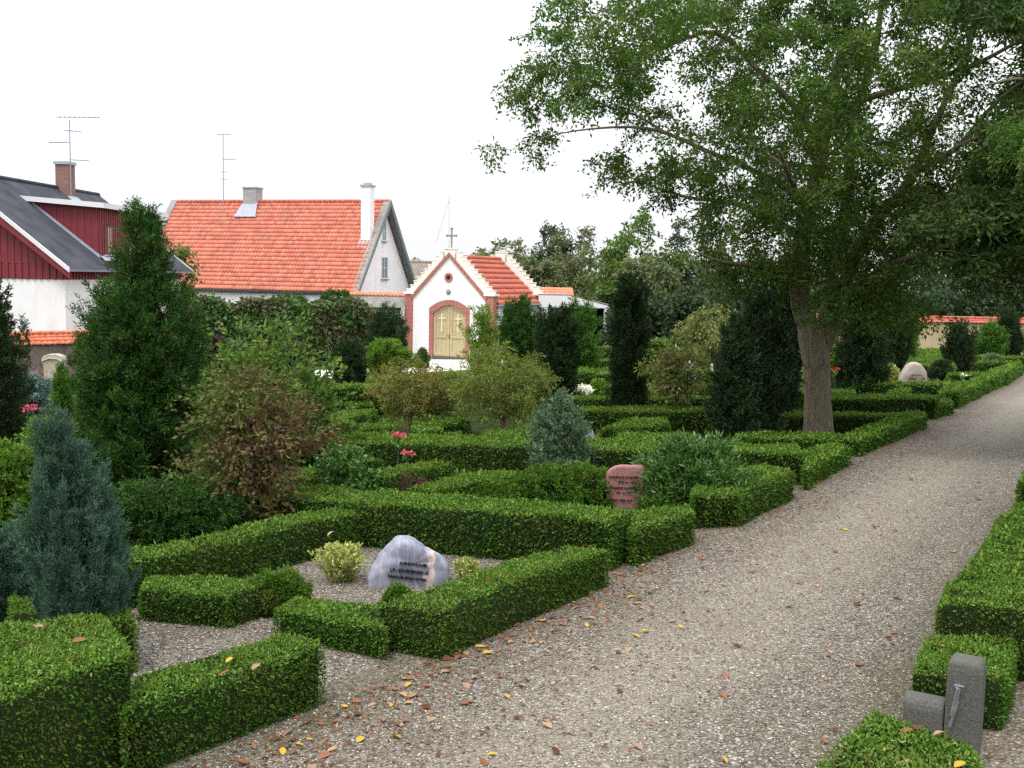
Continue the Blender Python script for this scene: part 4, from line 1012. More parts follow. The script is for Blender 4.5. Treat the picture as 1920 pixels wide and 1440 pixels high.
# ---- flagpole behind the chapel
fp = at(843, 470, 75); tp = at(842, 372, 75)
root = empty('flagpole', (fp.x, 75, gz(fp.x, 75)), 'slender white flagpole rising behind the chapel', 'flagpole')
mb = MB(); mb.tube([(fp.x, 75, gz(fp.x, 75)), (tp.x, 75, tp.z)], [.07, .035], 8); mb.build('pole', M['white_metal'], root)
mb = MB(); mb.lathe((tp.x, 75, tp.z), [(.02, 0), (.06, .04), (.06, .09), (.01, .13)], 10); mb.build('finial', M['white_metal'], root)
ln = at(818, 455, 74); mb = MB(); mb.tube([(tp.x, 75, tp.z-.1), (ln.x, 74, ln.z)], .012, 4); mb.build('halyard', M['salmon'], root)
# ---- low grey roofed barn in the gap
def simple_house(name, label, a_px, b_px, Y0, Y1, eave_px, ridge_px, wallm, roofm, depth=6, ribs=0):
    a0 = at(a_px, eave_px, Y0); b0 = at(b_px, eave_px, Y1); b0.z = a0.z; rz = at((a_px+b_px)/2, ridge_px, (Y0+Y1)/2+depth/2).z
    d = (b0-a0); l = d.normalized(); g = Vector((-l.y, l.x, 0))
    if g.y < 0: g = -g
    gb = gz(a0.x, a0.y)-.5; root = empty(name, (a0.x, a0.y, gb), label, 'building')
    mb = MB(); mb.box(Vector((*(a0+g*.2).xy, gb)), d, g*(depth-.4), Z*(a0.z-gb)); mb.prism([a0+g*.2, a0+g*(depth-.2), a0+g*depth/2+Z*(rz-a0.z-.1)], d); mb.build('wall', wallm, root)
    mb = MB(); up = g*depth/2+Z*(rz-a0.z); mb.prism([a0-l*.2, b0+l*.2, b0+l*.2+up, a0-l*.2+up], -Z*.12); e2 = a0+g*depth; mb.prism([e2-l*.2, e2+d+l*.2, b0+l*.2+up, a0-l*.2+up], -Z*.12)
    for i in range(ribs): q = a0+d*(i+.5)/ribs; mb.tube([q+up*.55+Z*.02, q+up+Z*.02], .05, 5)
    mb.build('roof', roofm, root)
    mb = MB(); mb.tube([a0-l*.2+up, b0+l*.2+up], .14, 8); mb.build('ridge', roofm, root)
    return root
simple_house('barn', 'low barn with a weathered grey roof between farmhouse and chapel', 745, 850, 78, 80, 545, 492, M['white'], M['thatch'], 7, 16)
# ================================================================ yard wall + lean-to left of the chapel
def yard():
    A_ = at(655, 549, 59.5); B_ = at(764, 549, 58.5); d = B_-A_; d.z = 0; l = d.normalized(); g = Vector((-l.y, l.x, 0))
    if g.y < 0: g = -g
    gb = gz(A_.x, A_.y)-.3; root = empty('yard_wall', (A_.x, A_.y, gb), 'white yard wall with a red tile coping joining farmhouse and chapel', 'wall')
    mb = MB(); mb.box(Vector((A_.x, A_.y, gb)), d, g*.3, Z*(A_.z-gb-.05)); mb.build('wall', M['white'], root)
    V, Q, R = pantiles(A_-g*.15-Z*.08, d, g*.32+Z*.16, 16, 1, Z, .05, .04, 6); np_mesh('coping', V, Q, R, M['tile_or'], root)
    # lean-to shed in front of it
    y0 = at(672, 575, 57.2); y1 = at(752, 575, 56.6); dd = y1-y0; dd.z = 0; zt = at(700, 556, 58.6).z
    root = empty('lean_to_shed', (y0.x, y0.y, gb), 'lean-to shed with corrugated grey roof and dark red door beside the chapel', 'shed')
    g2 = g*1.35
    mb = MB(); q0 = y0+g*.2; h = y0.z-gb-.12
    mb.box(Vector((q0.x, q0.y, gb)), dd*.16, g*1.0, Z*h); mb.box(Vector(((q0+dd*.42).x, (q0+dd*.42).y, gb)), dd*.58, g*1.0, Z*h); mb.box(Vector(((q0+dd*.16).x, (q0+dd*.16).y, gb+h-.22)), dd*.26, g*1.0, Z*.22); mb.build('wall', M['white'], root)
    mb = MB(); p = q0+dd*.16+g*.12; mb.box(Vector((p.x, p.y, gb)), dd*.26, g*.08, Z*(h-.22)); mb.build('door', M['redboard'], root)
    mb = MB(); n = 46
    vs = []; 
    for i in range(n+1):
        q = y0-dd*.02+dd*1.04*i/n; o = .03 if i % 2 else -.03
        vs += [q+Z*(o), q+g2+Z*(zt-y0.z+o)]
    mb.add(vs, [(2*i, 2*i+2, 2*i+3, 2*i+1) for i in range(n)]); mb.add([v-Z*.03 for v in vs], [(2*i, 2*i+1, 2*i+3, 2*i+2) for i in range(n)])
    mb.build('roof', M['corrugated'], root)
    mb = MB(); mb.tube([y0-g*.06-Z*.1, y1-g*.06-Z*.1], .06, 8); mb.tube([y1-g*.06-Z*.1-dd*.02, Vector(((y1-g*.06).x, (y1-g*.06).y, gb))], .035, 6); mb.build('gutter', M['dark'], root)
yard()
# ================================================================ carport right of the chapel
def carport():
    A_ = at(1010, 577, 60); B_ = at(1143, 577, 60.5); d = B_-A_; d.z = 0; l = d.normalized(); g = Vector((-l.y, l.x, 0))
    if g.y < 0: g = -g
    gb = gz(A_.x, A_.y)-.1; A_.z = B_.z = (A_.z+B_.z)/2
    root = empty('carport', (A_.x, A_.y, gb), 'open carport with white fascia and posts behind the chapel', 'carport')
    zt = at(1040, 554, 60).z; m_ = A_+d*.42
    mb = MB(); mb.prism([A_, B_, B_+Z*.12, m_+Z*(zt-A_.z), A_+Z*(zt-A_.z)], g*.1); mb.build('fascia', M['white_metal'], root)
    mb = MB(); mb.prism([A_+Z*(zt-A_.z)+Z*.01, m_+Z*(zt-A_.z)+Z*.01, m_+Z*(zt-A_.z+.07), A_+Z*(zt-A_.z+.07)], g*5); mb.prism([m_+Z*(zt-A_.z+.01), B_+Z*.13+l*.15, B_+Z*.2+l*.15, m_+Z*(zt-A_.z+.07)], g*5); mb.build('roof', M['corrugated'], root)
    for t in (.05, .93):
        mb = MB(); p = A_+d*t; mb.box(Vector((p.x, p.y+.02, gb)), l*.3, g*.3, Z*(A_.z-gb-.005)); mb.build('post', M['white_metal'], root)
    mb = MB(); p = A_+g*4.6; mb.box(Vector((p.x, p.y, gb)), d, g*.15, Z*(A_.z-gb+.1)); p = B_+g*.4; mb.box(Vector((p.x, p.y, gb)), -l*.12, g*4.2, Z*(A_.z-gb+.1)); mb.build('rear_wall', M['blackboards'], root)
    mb = MB(); mb.box(A_+g*.12-Z*.02, d, g*4.8, Z*.05); mb.build('ceiling', M['blackboards'], root)
    a2 = at(1000, 552, 62); b2 = at(1072, 552, 62); gb2 = gb
    root = empty('outbuilding', (a2.x, a2.y, gb2), 'white outbuilding with a strip of orange tiles behind the carport', 'building')
    mb = MB(); mb.box(Vector((a2.x, a2.y, gb2)), Vector((b2.x-a2.x, 0, 0)), Vector((0, 3, 0)), Z*(a2.z-gb2)); mb.build('wall', M['white'], root)
    V, Q, R = pantiles(a2-Vector((.1, .25, 0)), Vector((b2.x-a2.x+.2, 0, 0)), Vector((0, 1.6, .42)), 12, 3, Vector((0, -.25, 1)), .04, .04, 5); np_mesh('roof', V, Q, R, M['tile_or'], root)
carport()
# ================================================================ churchyard walls
def tiled_wall(label, A2, B2, top0, top1, wallm, tilem, t=.45, rows=2, n=None, cop=.5, name='churchyard_wall', rise=.3):
    A_ = Vector((*A2[:2], 0)); B_ = Vector((*B2[:2], 0)); l = Vector((B_.x-A_.x, B_.y-A_.y, 0)); Ln = l.length; l.normalize(); g = Vector((-l.y, l.x, 0))
    if g.dot(A_+B_) < 0: g = -g
    ga = gz(A_.x, A_.y)-.2; gb = gz(B_.x, B_.y)-.2
    root = empty(name, (A_.x, A_.y, ga+.2), label, 'wall')
    P = lambda w, q, z: Vector(((A_+(B_-A_)*w+g*q).x, (A_+(B_-A_)*w+g*q).y, z))
    mb = MB(); k = 10
    for i in range(k):
        w0, w1 = i/k, (i+1)/k; z = lambda w: ga+(gb-ga)*w; zt = lambda w: top0+(top1-top0)*w-rise*.6
        mb.add([P(w0, 0, z(w0)), P(w1, 0, z(w1)), P(w1, 0, zt(w1)), P(w0, 0, zt(w0))], [(0, 1, 2, 3)]); mb.add([P(w0, t, z(w0)), P(w1, t, z(w1)), P(w1, t, zt(w1)), P(w0, t, zt(w0))], [(3, 2, 1, 0)]); mb.add([P(w0, 0, zt(w0)), P(w1, 0, zt(w1)), P(w1, t, zt(w1)), P(w0, t, zt(w0))], [(0, 1, 2, 3)])
    mb.add([P(0, 0, ga), P(0, t, ga), P(0, t, top0-rise*.6), P(0, 0, top0-rise*.6)], [(0, 3, 2, 1)]); mb.add([P(1, 0, gb), P(1, t, gb), P(1, t, top1-rise*.6), P(1, 0, top1-rise*.6)], [(0, 1, 2, 3)])
    mb.build('wall', wallm, root)
    n = n or int(Ln/.22); lo = P(0, -.12, top0-rise); hi = P(0, t/2, top0); full = P(1, -.12, top1-rise)-lo
    nn = (-g*rise+Z*(t/2+.12)).normalized()
    V, Q, R = pantiles(lo, full, hi-lo, n, rows, nn, .04, .035, 5)
    lo2 = P(0, t+.12, top0-rise); n2 = (g*rise+Z*(t/2+.12)).normalized()
    V2, Q2, R2 = pantiles(lo2+full, -full, P(0, t/2, top0)-lo2, n, rows, n2, .04, .035, 5)
    V, Q, R = merge([(V, Q, R), (V2, Q2, R2)]); np_mesh('coping', V, Q, R, tilem, root)
    mb = MB(); ridge_tiles(mb, hi+Z*.03, hi+Z*.03+(P(1, t/2, top1)-hi), .08, max(6, n//2)); mb.build('ridge', tilem, root, True)
    return root
wl = gp(-60, 715); wr = gp(700, 684)
tl = at(60, 631, gp(60, 713).y+.25).z
tiled_wall('fieldstone churchyard wall with orange pantile coping below the red boarded house', (wl.x, wl.y), (wr.x, wr.y), tl+.02, tl-.02, M['stonewall'], M['tile_or'], .5, 3, cop=.6, rise=.38)
w0 = gp(1560, 668); w1 = gp(2050, 668); Yw = 54
a_ = at(1500, 668, Yw); b_ = at(2100, 668, Yw+3); tz = at(1860, 599, Yw+1).z
tiled_wall('beige rendered churchyard wall with red tile coping at the far right', (a_.x, a_.y), (b_.x, b_.y), tz+.05, tz-.03, M['beige_wall'], M['tile_dk'], .45, 2, rise=.22)
# bench by the creeper wall
bp = gp(694, 672); root = empty('bench', (bp.x, bp.y, gz(bp.x, bp.y)), 'weathered brown bench beside the round yew at the creeper wall', 'bench')
zb = gz(bp.x, bp.y)
mb = MB()
for i in range(3): mb.box((bp.x-.8, bp.y-.2+i*.14, zb+.42), (1.7, 0, 0), (0, .11, 0), (0, 0, .04))
mb.build('seat', M['bench'], root); mb = MB()
for i in range(3): mb.box((bp.x-.8, bp.y+.26, zb+.55+i*.14), (1.7, 0, 0), (0, .04, 0), (0, 0, .1))
mb.build('backrest', M['bench'], root)
for x in (-.7, .75):
    for y in (-.15, .22): mb = MB(); mb.box((bp.x+x, bp.y+y, zb), (.08, 0, 0), (0, .08, 0), (0, 0, .42 if y < 0 else .95)); mb.build('leg', M['bench'], root)
G1 = 'clipped box hedges framing the graves left of the path'; G2 = 'clipped hedges right of the path'
H = hedge
# --- front left
H('tall square hedge block in the bottom left corner in front of the blue conifer', [(-60, 1335), (252, 1232), (195, 1150), (-120, 1190)], .46, group=G1)
H('low hedge stub below the tall corner block at the bottom left edge', [(-200, 1400), (46, 1342)], .30, .34, group=G1)
H('low thick hedge from the tall corner block to the path, brown leaves below', [(236, 1335), (606, 1208), (520, 1188), (250, 1262)], .28, group=G1)
H('hedge end behind the blue conifer beside the pale gravel strip', [(20, 1150), (258, 1163), (240, 1132), (20, 1118)], .28, group=G1)
H('long hedge rising from the blue conifer up to the tall cross hedge behind the boulder', [(208, 1062), (556, 985)], .30, .30, group=G1, ext=(0, .95))
H('low hedge block curving round the gravel left of the small juniper mound', [(262, 1108), (430, 1120), (372, 1078), (268, 1088)], .19, group=G1)
H('short hedge arm beside the dark green juniper mound', [(432, 1120), (502, 1096), (450, 1080), (374, 1080)], .195, group=G1)
H('low front hedge of the boulder grave, left of the taller corner', [(519, 1140), (704, 1180), (704, 1128), (556, 1114)], .165, group=G1, ext=(0, .07))
H('hedge along the path in front of the blue grey boulder', [(826, 1149), (1142, 1027), (1052, 1021), (706, 1131)], .26, group=G1)
H('tall cross hedge behind the blue grey boulder', [(470, 927), (1147, 977), (1190, 957), (480, 902)], .36, group=G1)
H('low hedge end at the path just past the tall cross hedge', [(1196, 992), (1304, 958), (1290, 946), (1150, 957)], .27, group=G1, ext=(.05, 0))
H('hedge beside the laurel reaching the path in front of the red headstone plot', [(1294, 931), (1382, 927), (1420, 868), (1300, 915)], .285, group=G1)
H('hedge along the path past the laurel, bright on top', [(1382, 927), (1492, 884), (1430, 868), (1352, 890)], .285, group=G1)
H('long cross hedge behind the red headstone and the laurel', [(585, 828), (1505, 853), (1500, 834), (594, 808)], .33, group=G1)
H('low path hedge in the tree shade, first before the trunk', [(1509, 880), (1593, 838), (1560, 829), (1500, 848)], .23, group=G1)
# --- middle plots
H('slanting narrow hedge behind the heather, reaching the long cross hedge', [(717, 894), (852, 866)], 0.22, .32, group=G1)
H('slanting narrow hedge left of the red roses', [(553, 897), (722, 860)], 0.22, .32, group=G1)
H('slanting hedge behind the brown creeping juniper', [(812, 918), (985, 886)], 0.24, .32, group=G1)
H('low dull cross hedge in front of the blue dwarf juniper', [(560, 799), (668, 798), (664, 790), (560, 791)], .28, group=G1)
H('short cross hedge left of the rusty small tree trunk', [(676, 804), (742, 802), (735, 795), (676, 796)], .28, group=G1)
H('short cross hedge right of the rusty small tree trunk', [(772, 809), (830, 808), (822, 800), (772, 801)], .28, group=G1)
H('dull hedge behind the rusty small tree', [(775, 797), (880, 790), (870, 782), (775, 788)], .28, group=G1)
H('hedge strip below the round grey stone', [(628, 786), (698, 777), (690, 769), (640, 772)], .26, group=G1)
H('upright hedge stump at the left edge of the rusty tree crown', [(694, 776), (706, 776), (702, 768), (692, 768)], .36, group=G1)
H('bright topped hedge behind the round grey stone', [(612, 759), (700, 758), (700, 751), (612, 752)], .30, group=G1)
H('tall hedge below the dark topped bushes near the paving', [(578, 729), (850, 722), (850, 716), (578, 722)], .6, group=G1)
H('hedge between the two dark bushes and the chapel lawn', [(690, 712), (880, 706), (880, 701), (690, 707)], .3, group=G1)
H('low mounded hedge piece between the two small trees', [(828, 822), (872, 820), (862, 811), (832, 812)], .2, group=G1)
H('low hedge behind the trunk of the green small tree', [(900, 818), (995, 813), (990, 803), (905, 806)], .22, group=G1)
# --- right of the grey green bush
H('curved hedge climbing from the little grey stone to the pink stemmed shrub', [(1122, 806), (1256, 794), (1246, 782), (1170, 788)], .28, group=G1)
H('low cross hedge in front of the pink stemmed shrub', [(1156, 822), (1300, 824), (1296, 814), (1160, 812)], .24, group=G1)
H('cross hedge behind the dark leaning stones', [(1078, 770), (1330, 772), (1326, 764), (1080, 763)], .36, group=G1)
H('cross hedge behind the white flowers', [(1070, 748), (1420, 746), (1416, 740), (1070, 742)], .32, group=G1)
H('cross hedge in front of the tall round topped grey stone', [(1180, 724), (1480, 722), (1476, 717), (1180, 719)], .32, group=G1)
H('short tall hedge left of the dark yew column', [(1076, 697), (1112, 698), (1112, 692), (1078, 691)], .45, group=G1)
H('cross hedge right behind the dark yew column', [(1100, 702), (1470, 700), (1466, 695), (1100, 697)], .3, group=G1)
H('dull cross hedge one row before the carport', [(1108, 676), (1440, 678), (1438, 673), (1108, 671)], .32, group=G1)
H('high hedge in front of the carport post', [(1114, 652), (1440, 656), (1438, 651), (1114, 648)], .7, group=G1)
# --- by the big trunk and beyond along the path
H('cross hedge at the foot of the big tree trunk', [(1464, 822), (1612, 826), (1600, 815), (1466, 812)], .22, group=G1, ext=(.6, 0))
H('shaded hedge along the path at the big tree', [(1612, 826), (1738, 777), (1706, 772), (1585, 812)], .22, group=G1)
H('cross hedge directly behind the big tree trunk', [(1430, 780), (1700, 780), (1700, 774), (1430, 774)], .26, group=G1)
H('higher cross hedge ending square at the path, second behind the trunk', [(1545, 747), (1758, 747), (1756, 740), (1545, 741)], .38, group=G1)
H('short low hedge end between two taller path hedges', [(1758, 757), (1786, 752), (1782, 748), (1750, 750)], .26, group=G1)
H('square hedge block with bright top beside the path', [(1760, 736), (1794, 736), (1822, 718), (1782, 718)], .33, group=G1)
H('sunlit path side hedge right after the square block', [(1794, 736), (1840, 718), (1834, 714), (1786, 731)], .33, group=G1)
H('small slanting hedge top inside the plot before the pale boulder', [(1660, 740), (1704, 734), (1706, 724), (1690, 724)], .26, group=G1)
H('cross hedge in front of the pale rounded boulder', [(1600, 721), (1820, 721), (1818, 715), (1600, 715)], .36, group=G1)
H('path hedge with bright side beyond the pale boulder', [(1812, 715), (1842, 714), (1884, 699), (1862, 697)], .35, group=G1)
H('cross hedge behind the cream rose', [(1780, 703), (1868, 703), (1866, 698), (1780, 698)], .33, group=G1)
H('path hedge with pale flat top near the grey bush', [(1852, 697), (1886, 699), (1904, 689), (1880, 688)], .35, group=G1)
H('last path hedge before the right picture edge', [(1884, 699), (1916, 682), (1908, 679), (1880, 688)], .36, group=G1)
H('cross hedge in front of the flat grey boulder', [(1800, 680), (1904, 680), (1902, 675), (1800, 675)], .36, group=G1)
H('cross hedge right under the bright cone', [(1700, 687), (1790, 687), (1790, 680), (1700, 681)], .36, group=G1)
H('lime green cross hedge behind the pale boulder', [(1672, 678), (1776, 679), (1776, 672), (1678, 671)], .36, group=G1)
H('lime green cross hedge before the small pink boulder', [(1694, 670), (1778, 670), (1778, 665), (1697, 664)], .36, group=G1)
H('thin cross hedge behind the small pink boulder', [(1700, 661), (1790, 661), (1790, 656), (1702, 656)], .4, group=G1)
H('far cross hedge under the bluish column at the beige wall', [(1790, 670), (1935, 671), (1935, 666), (1792, 665)], .45, group=G1)
H('far hedge left of the small pink boulder', [(1560, 690), (1680, 692), (1680, 686), (1560, 684)], .35, group=G1)
H('far hedge below the red rose behind the trunk', [(1470, 735), (1600, 737), (1600, 730), (1470, 729)], .35, group=G1)
H('far hedge in the gap right of the big trunk', [(1555, 706), (1640, 708), (1640, 702), (1555, 700)], .35, group=G1)
H('farthest hedge in the gap right of the big trunk', [(1530, 672), (1700, 674), (1700, 669), (1530, 667)], .4, group=G1)
# --- right of the path
def HR(label, u0, u1, v0, v1, h): 
    T = [uvw(u0, v0, h), uvw(u1, v0, h), uvw(u1, v1, h), uvw(u0, v1, h)]; B = [uvw(u0, v0, -.02), uvw(u1, v0, -.02), uvw(u1, v1, -.02), uvw(u0, v1, -.02)]
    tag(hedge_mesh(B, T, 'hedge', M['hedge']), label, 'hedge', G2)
H('low hedge in the bottom right corner in front of the granite post', [(1470, 1500), (1880, 1500), (1822, 1388), (1644, 1330)], .27, group=G2)
H('low hedge directly behind the granite post', [(1704, 1262), (1882, 1282), (1908, 1200), (1742, 1187)], .22, group=G2)
H('tall hedge behind the granite post, right of the path', [(1761, 1132), (2120, 1158), (2080, 1092), (1783, 1084)], .36, group=G2)
H('wide flat topped hedge right of the path, past a narrow dark gap', [(1801, 1080), (2080, 1110), (2080, 968), (1872, 970)], .35, group=G2)
H('hedge right of the path behind the wide flat one', [(1872, 972), (2060, 985), (2060, 948), (1910, 946)], .29, group=G2)
H('tall hedge corner touching the right picture edge', [(1908, 905), (2080, 915), (2080, 860), (1938, 860)], .42, group=G2)
B = bush
# ------------------------------------------------------------ left foreground
B('juniper_tree', 'big dark green bushy juniper left of the autumn shrub', 'juniper', 250, 985, 366, [(0, 95), (.1, 116), (.3, 120), (.5, 116), (.62, 106), (.69, 92), (.73, 70), (.78, 50), (.86, 40), (.93, 28), (.98, 14), (1, 8)], M['juniper'], 21000, .030, .010, m=7, up=.9, out=.8, jit=.3, shell=.72, ls=.075, lump=.22, core=.66, trunk=(.05, 2), seed=5, ring=5, tufts=900, tl=.17, tw=.36, fill=.2, stray=.03, lean=(.12, 0))
B('blue_conifer', 'feathery blue green conifer standing behind the tall corner hedge', 'conifer', 168, 1245, 742, [(0, 40), (.1, 62), (.2, 80), (.35, 92), (.5, 92), (.62, 70), (.75, 46), (.83, 32), (.92, 22), (1, 8)], M['blue'], 18000, .019, .0042, m=8, up=1.1, out=.45, jit=.2, shell=.55, ls=.05, lump=.25, core=.45, trunk=(.014, 3), lean=(-.15, 0), seed=8, spread=.5, tufts=420, tl=.13, tw=.26, fill=.15, stray=.03)
B('blue_conifer', 'smaller blue green conifer cut off by the left picture edge', 'conifer', 4, 1200, 968, [(0, 34), (.3, 56), (.6, 46), (.85, 24), (1, 4)], M['blue'], 8000, .019, .0042, m=8, up=1.1, out=.45, jit=.2, shell=.5, ls=.05, lump=.25, core=.45, trunk=(.014, 3), seed=9, spread=.5, tufts=200, tl=.12, tw=.26, fill=.15, stray=.03)
B('yew_tree', 'dark slender conifer with side spires at the left picture edge', 'conifer', -12, 920, 500, [(0, 60), (.2, 62), (.5, 55), (.75, 42), (.9, 26), (1, 4)], M['cypress'], 9000, .035, .013, m=6, up=.9, out=.45, shell=.6, lump=.4, trunk=(.05, 2), seed=12, tufts=350, tl=0.16, tw=0.35)
B('yew_tree', 'thin dark conifer shoot rising in front of the orange wall coping', 'conifer', 34, 860, 588, [(0, 16), (.4, 15), (.7, 13), (.85, 14), (1, 2)], M['cypress'], 900, .035, .013, m=6, up=.9, out=.4, core=0, lean=(.12, 0), lump=.5, seed=13)
B('golden_shrub', 'bright yellow green shrub at the left edge behind the blue conifer', 'shrub', 40, 1080, 818, [(0, 90), (.3, 118), (.6, 108), (.85, 70), (1, 20)], M['yellowgreen'], 7000, .032, .016, m=5, up=.6, out=.7, lump=.18, seed=14, tufts=260, tl=0.12, tw=0.5)
B('rose_bush', 'light green rose bush with pink heads behind the blue conifer', 'rose', 82, 940, 782, [(0, 30), (.4, 48), (.8, 40), (1, 14)], M['yellowgreen'], 1200, .04, .024, m=4, up=.6, out=.7, core=.3, seed=15)
B('dwarf_spruce', 'low pale blue spruce with flat layers near the left wall', 'spruce', 52, 775, 702, [(0, 40), (.5, 48), (.9, 32), (1, 10)], M['bluespruce'], 1400, .07, .022, m=6, up=.15, out=1.0, seed=16, lump=.3)
B('thuja', 'small fresh green cone in front of the wall left of the big juniper', 'conifer', 118, 790, 683, [(0, 18), (.5, 17), (.8, 12), (1, 2)], M['green_cone'], 900, .06, .02, m=6, up=1, out=.3, seed=17)
B('spreading_juniper', 'dark wide spreading juniper below the big juniper', 'juniper', 320, 1032, 902, [(0, 140), (.3, 150), (.7, 148), (.9, 120), (1, 60)], M['juniper'], 9000, .032, .011, m=6, up=.3, out=1.1, jit=.4, lump=.14, depth=.55, seed=18, core=.6, tufts=420, tl=0.12, tw=0.4)
B('autumn_shrub', 'tall multi stemmed shrub with bronze, green and yellow leaves beside the big juniper', 'shrub', 470, 1010, 672, [(0, 20), (.15, 50), (.3, 110), (.45, 128), (.6, 132), (.75, 120), (.88, 86), (1, 30)], M['autumn'], 2300, .048, .024, m=5, up=.4, out=.8, droop=.3, jit=.6, shell=.05, lump=.55, stray=.15, core=0, trunk=(.014, 6), seed=19, ls=.17, tufts=260, tl=0.22, tw=0.5, fill=.3)
B('flowering_shrub', 'big loose shrub with yellow green leaves behind the bronze shrub', 'shrub', 485, 880, 612, [(0, 90), (.25, 135), (.5, 138), (.68, 112), (.82, 70), (.92, 40), (1, 12)], M['shrubgreen'], 3600, .075, .038, m=5, up=.6, out=.7, lump=.5, shell=.25, core=0, trunk=(.03, 4), seed=20, tufts=240, tl=.5, tw=.4, stray=.06)
B('leafy_shrub', 'darker green leafy shrub right behind the bronze shrub', 'shrub', 560, 860, 690, [(0, 50), (.4, 64), (.8, 48), (1, 15)], M['laurel'], 2000, .075, .038, m=5, up=.4, out=.7, lump=.3, core=.35, seed=21)
B('dog_rose', 'loose rose bush with tiny red hips right of the bronze shrub', 'rose', 640, 925, 835, [(0, 22), (.4, 42), (.8, 50), (1, 20)], M['laurel'], 700, .042, .026, m=4, up=.6, out=.6, core=0, seed=22, shell=.2, lump=.4)
B('low_rose', 'low green rose with orange hips in front of the heather', 'rose', 690, 930, 882, [(0, 40), (.6, 46), (1, 20)], M['laurel'], 500, .04, .025, m=4, up=.5, out=.7, core=0, seed=23, shell=.2)
# ------------------------------------------------------------ boulder plot
B('juniper_mound', 'low dark green mound between the two hedge arms', 'juniper', 520, 1150, 1068, [(0, 66), (.4, 68), (.8, 50), (1, 22)], M['hedge'], 6000, .022, .008, m=4, up=.8, out=.6, depth=.8, seed=24, core=.8, tufts=400, tl=0.045, tw=0.6)
B('juniper_mound', 'tiny green mound at the foot of the boulder behind the front hedge', 'juniper', 745, 1140, 1098, [(0, 34), (.6, 26), (1, 8)], M['hedge'], 1500, .022, .008, m=4, up=.8, out=.6, seed=25, core=.8)
B('variegated_shrub', 'small cream and yellow variegated shrub left of the boulder', 'shrub', 640, 1092, 1022, [(0, 12), (.3, 32), (.7, 46), (.9, 38), (1, 20)], M['varieg'], 1100, .022, .013, m=5, up=.9, out=.55, core=0, shell=.2, lump=.3, seed=26)
B('variegated_shrub', 'variegated shrub sprig peeping out right of the boulder', 'shrub', 876, 1088, 1052, [(0, 6), (.5, 24), (1, 20)], M['varieg'], 260, .022, .013, m=5, up=.8, out=.6, core=0, shell=.2, seed=27)
# ------------------------------------------------------------ red headstone plot
B('laurel_bush', 'dark glossy broad leaved cherry laurel beside the red headstone', 'laurel', 1300, 960, 820, [(0, 85), (.3, 100), (.6, 98), (.85, 72), (1, 36)], M['laurel'], 3000, .06, .016, m=5, up=1.0, out=.5, jit=.35, shell=.4, core=.5, depth=.8, seed=28, ls=.12, tufts=300, tl=0.11, tw=0.6)
B('golden_juniper', 'bright green low juniper between laurel and hedge end', 'juniper', 1255, 962, 911, [(0, 46), (.5, 50), (.8, 38), (1, 15)], M['yellowgreen'], 1600, .03, .009, m=5, up=.5, out=.8, seed=29, core=.7)
B('cotoneaster', 'wide low olive green shrub mass left of the red headstone', 'shrub', 1060, 955, 872, [(0, 118), (.4, 116), (.8, 98), (1, 60)], M['hedge'], 8000, .028, .012, m=4, up=.7, out=.6, depth=.6, seed=30, core=.8, lump=.1, tufts=500, tl=0.07, tw=0.6)
B('creeping_juniper', 'brownish creeping juniper behind the tall cross hedge', 'juniper', 905, 945, 902, [(0, 92), (.5, 86), (1, 40)], M['autumn_j'] if 'autumn_j' in M else M['hedge'], 5000, .026, .01, m=4, up=.6, out=.7, depth=.5, seed=31, core=.8, lump=.1)
B('willow_bush', 'upright grey green bush in front of the long cross hedge', 'shrub', 1046, 900, 738, [(0, 40), (.25, 55), (.5, 56), (.72, 46), (.85, 26), (1, 8)], M['greybush'], 2400, .042, .014, m=6, up=1.0, out=.4, shell=.35, lump=.3, core=.4, seed=32, tufts=160, tl=0.16, tw=0.4)
B('heather', 'rusty purple heather clump behind the tall cross hedge', 'heather', 745, 925, 884, [(0, 26), (.6, 28), (1, 12)], M['heather'], 900, .03, .005, m=5, up=1.1, out=.3, core=.6, seed=33)
B('heather', 'small crimson heather tuft right of the rusty one', 'heather', 791, 921, 898, [(0, 8), (.6, 9), (1, 3)], M['crimson'], 120, .025, .007, m=4, up=1.1, out=.3, core=0, seed=34)
# ------------------------------------------------------------ middle distance
for (lab, px, py, top, hw, seed, mt, cyl) in (('round headed small tree with rusty olive leaves and forked pale trunk', 768, 818, 684, 84, 41, 'rounded_red', 0), ('larger round headed small tree with olive green leaves', 942, 821, 664, 104, 42, 'rounded', 0)):
    b = gp(px, py); s = b.y/FPX; Ht = (py-top)*s; r = hw*s
    tree('small_tree', lab, 'tree', b, Ht, (0, 0, Ht*.66, r*.98, r*.92, Ht*.44), M[mt], M['bark_red'], 230 if hw < 90 else 330, 75, .032, .016, .045, cr=.2, fork=.3, nlimb=7, seed=seed, droop=.15, shell=.3, tw=True, lowflat=.05, group='round headed small trees')
b = gp(1267, 806); s = b.y/FPX
tree('shrub_tree', 'small multi stemmed shrub with pinkish and light green leaves', 'shrub', b, 165*s, (0, 0, 112*s, 62*s, 55*s, 56*s), M['peony'], M['bark_red'], 60, 60, .075, .035, .03, cr=.25, nlimb=6, seed=43, shell=.2)
b = gp(1335, 715); s = b.y/FPX
tree('weeping_tree', 'golden weeping small tree left of the shaded yews', 'tree', b, 150*s, (0, 0, 95*s, 66*s, 60*s, 50*s), M['gold'], M['bark_dark'], 70, 80, .14, .045, .08, cr=.28, nlimb=6, seed=44, droop=1.3)
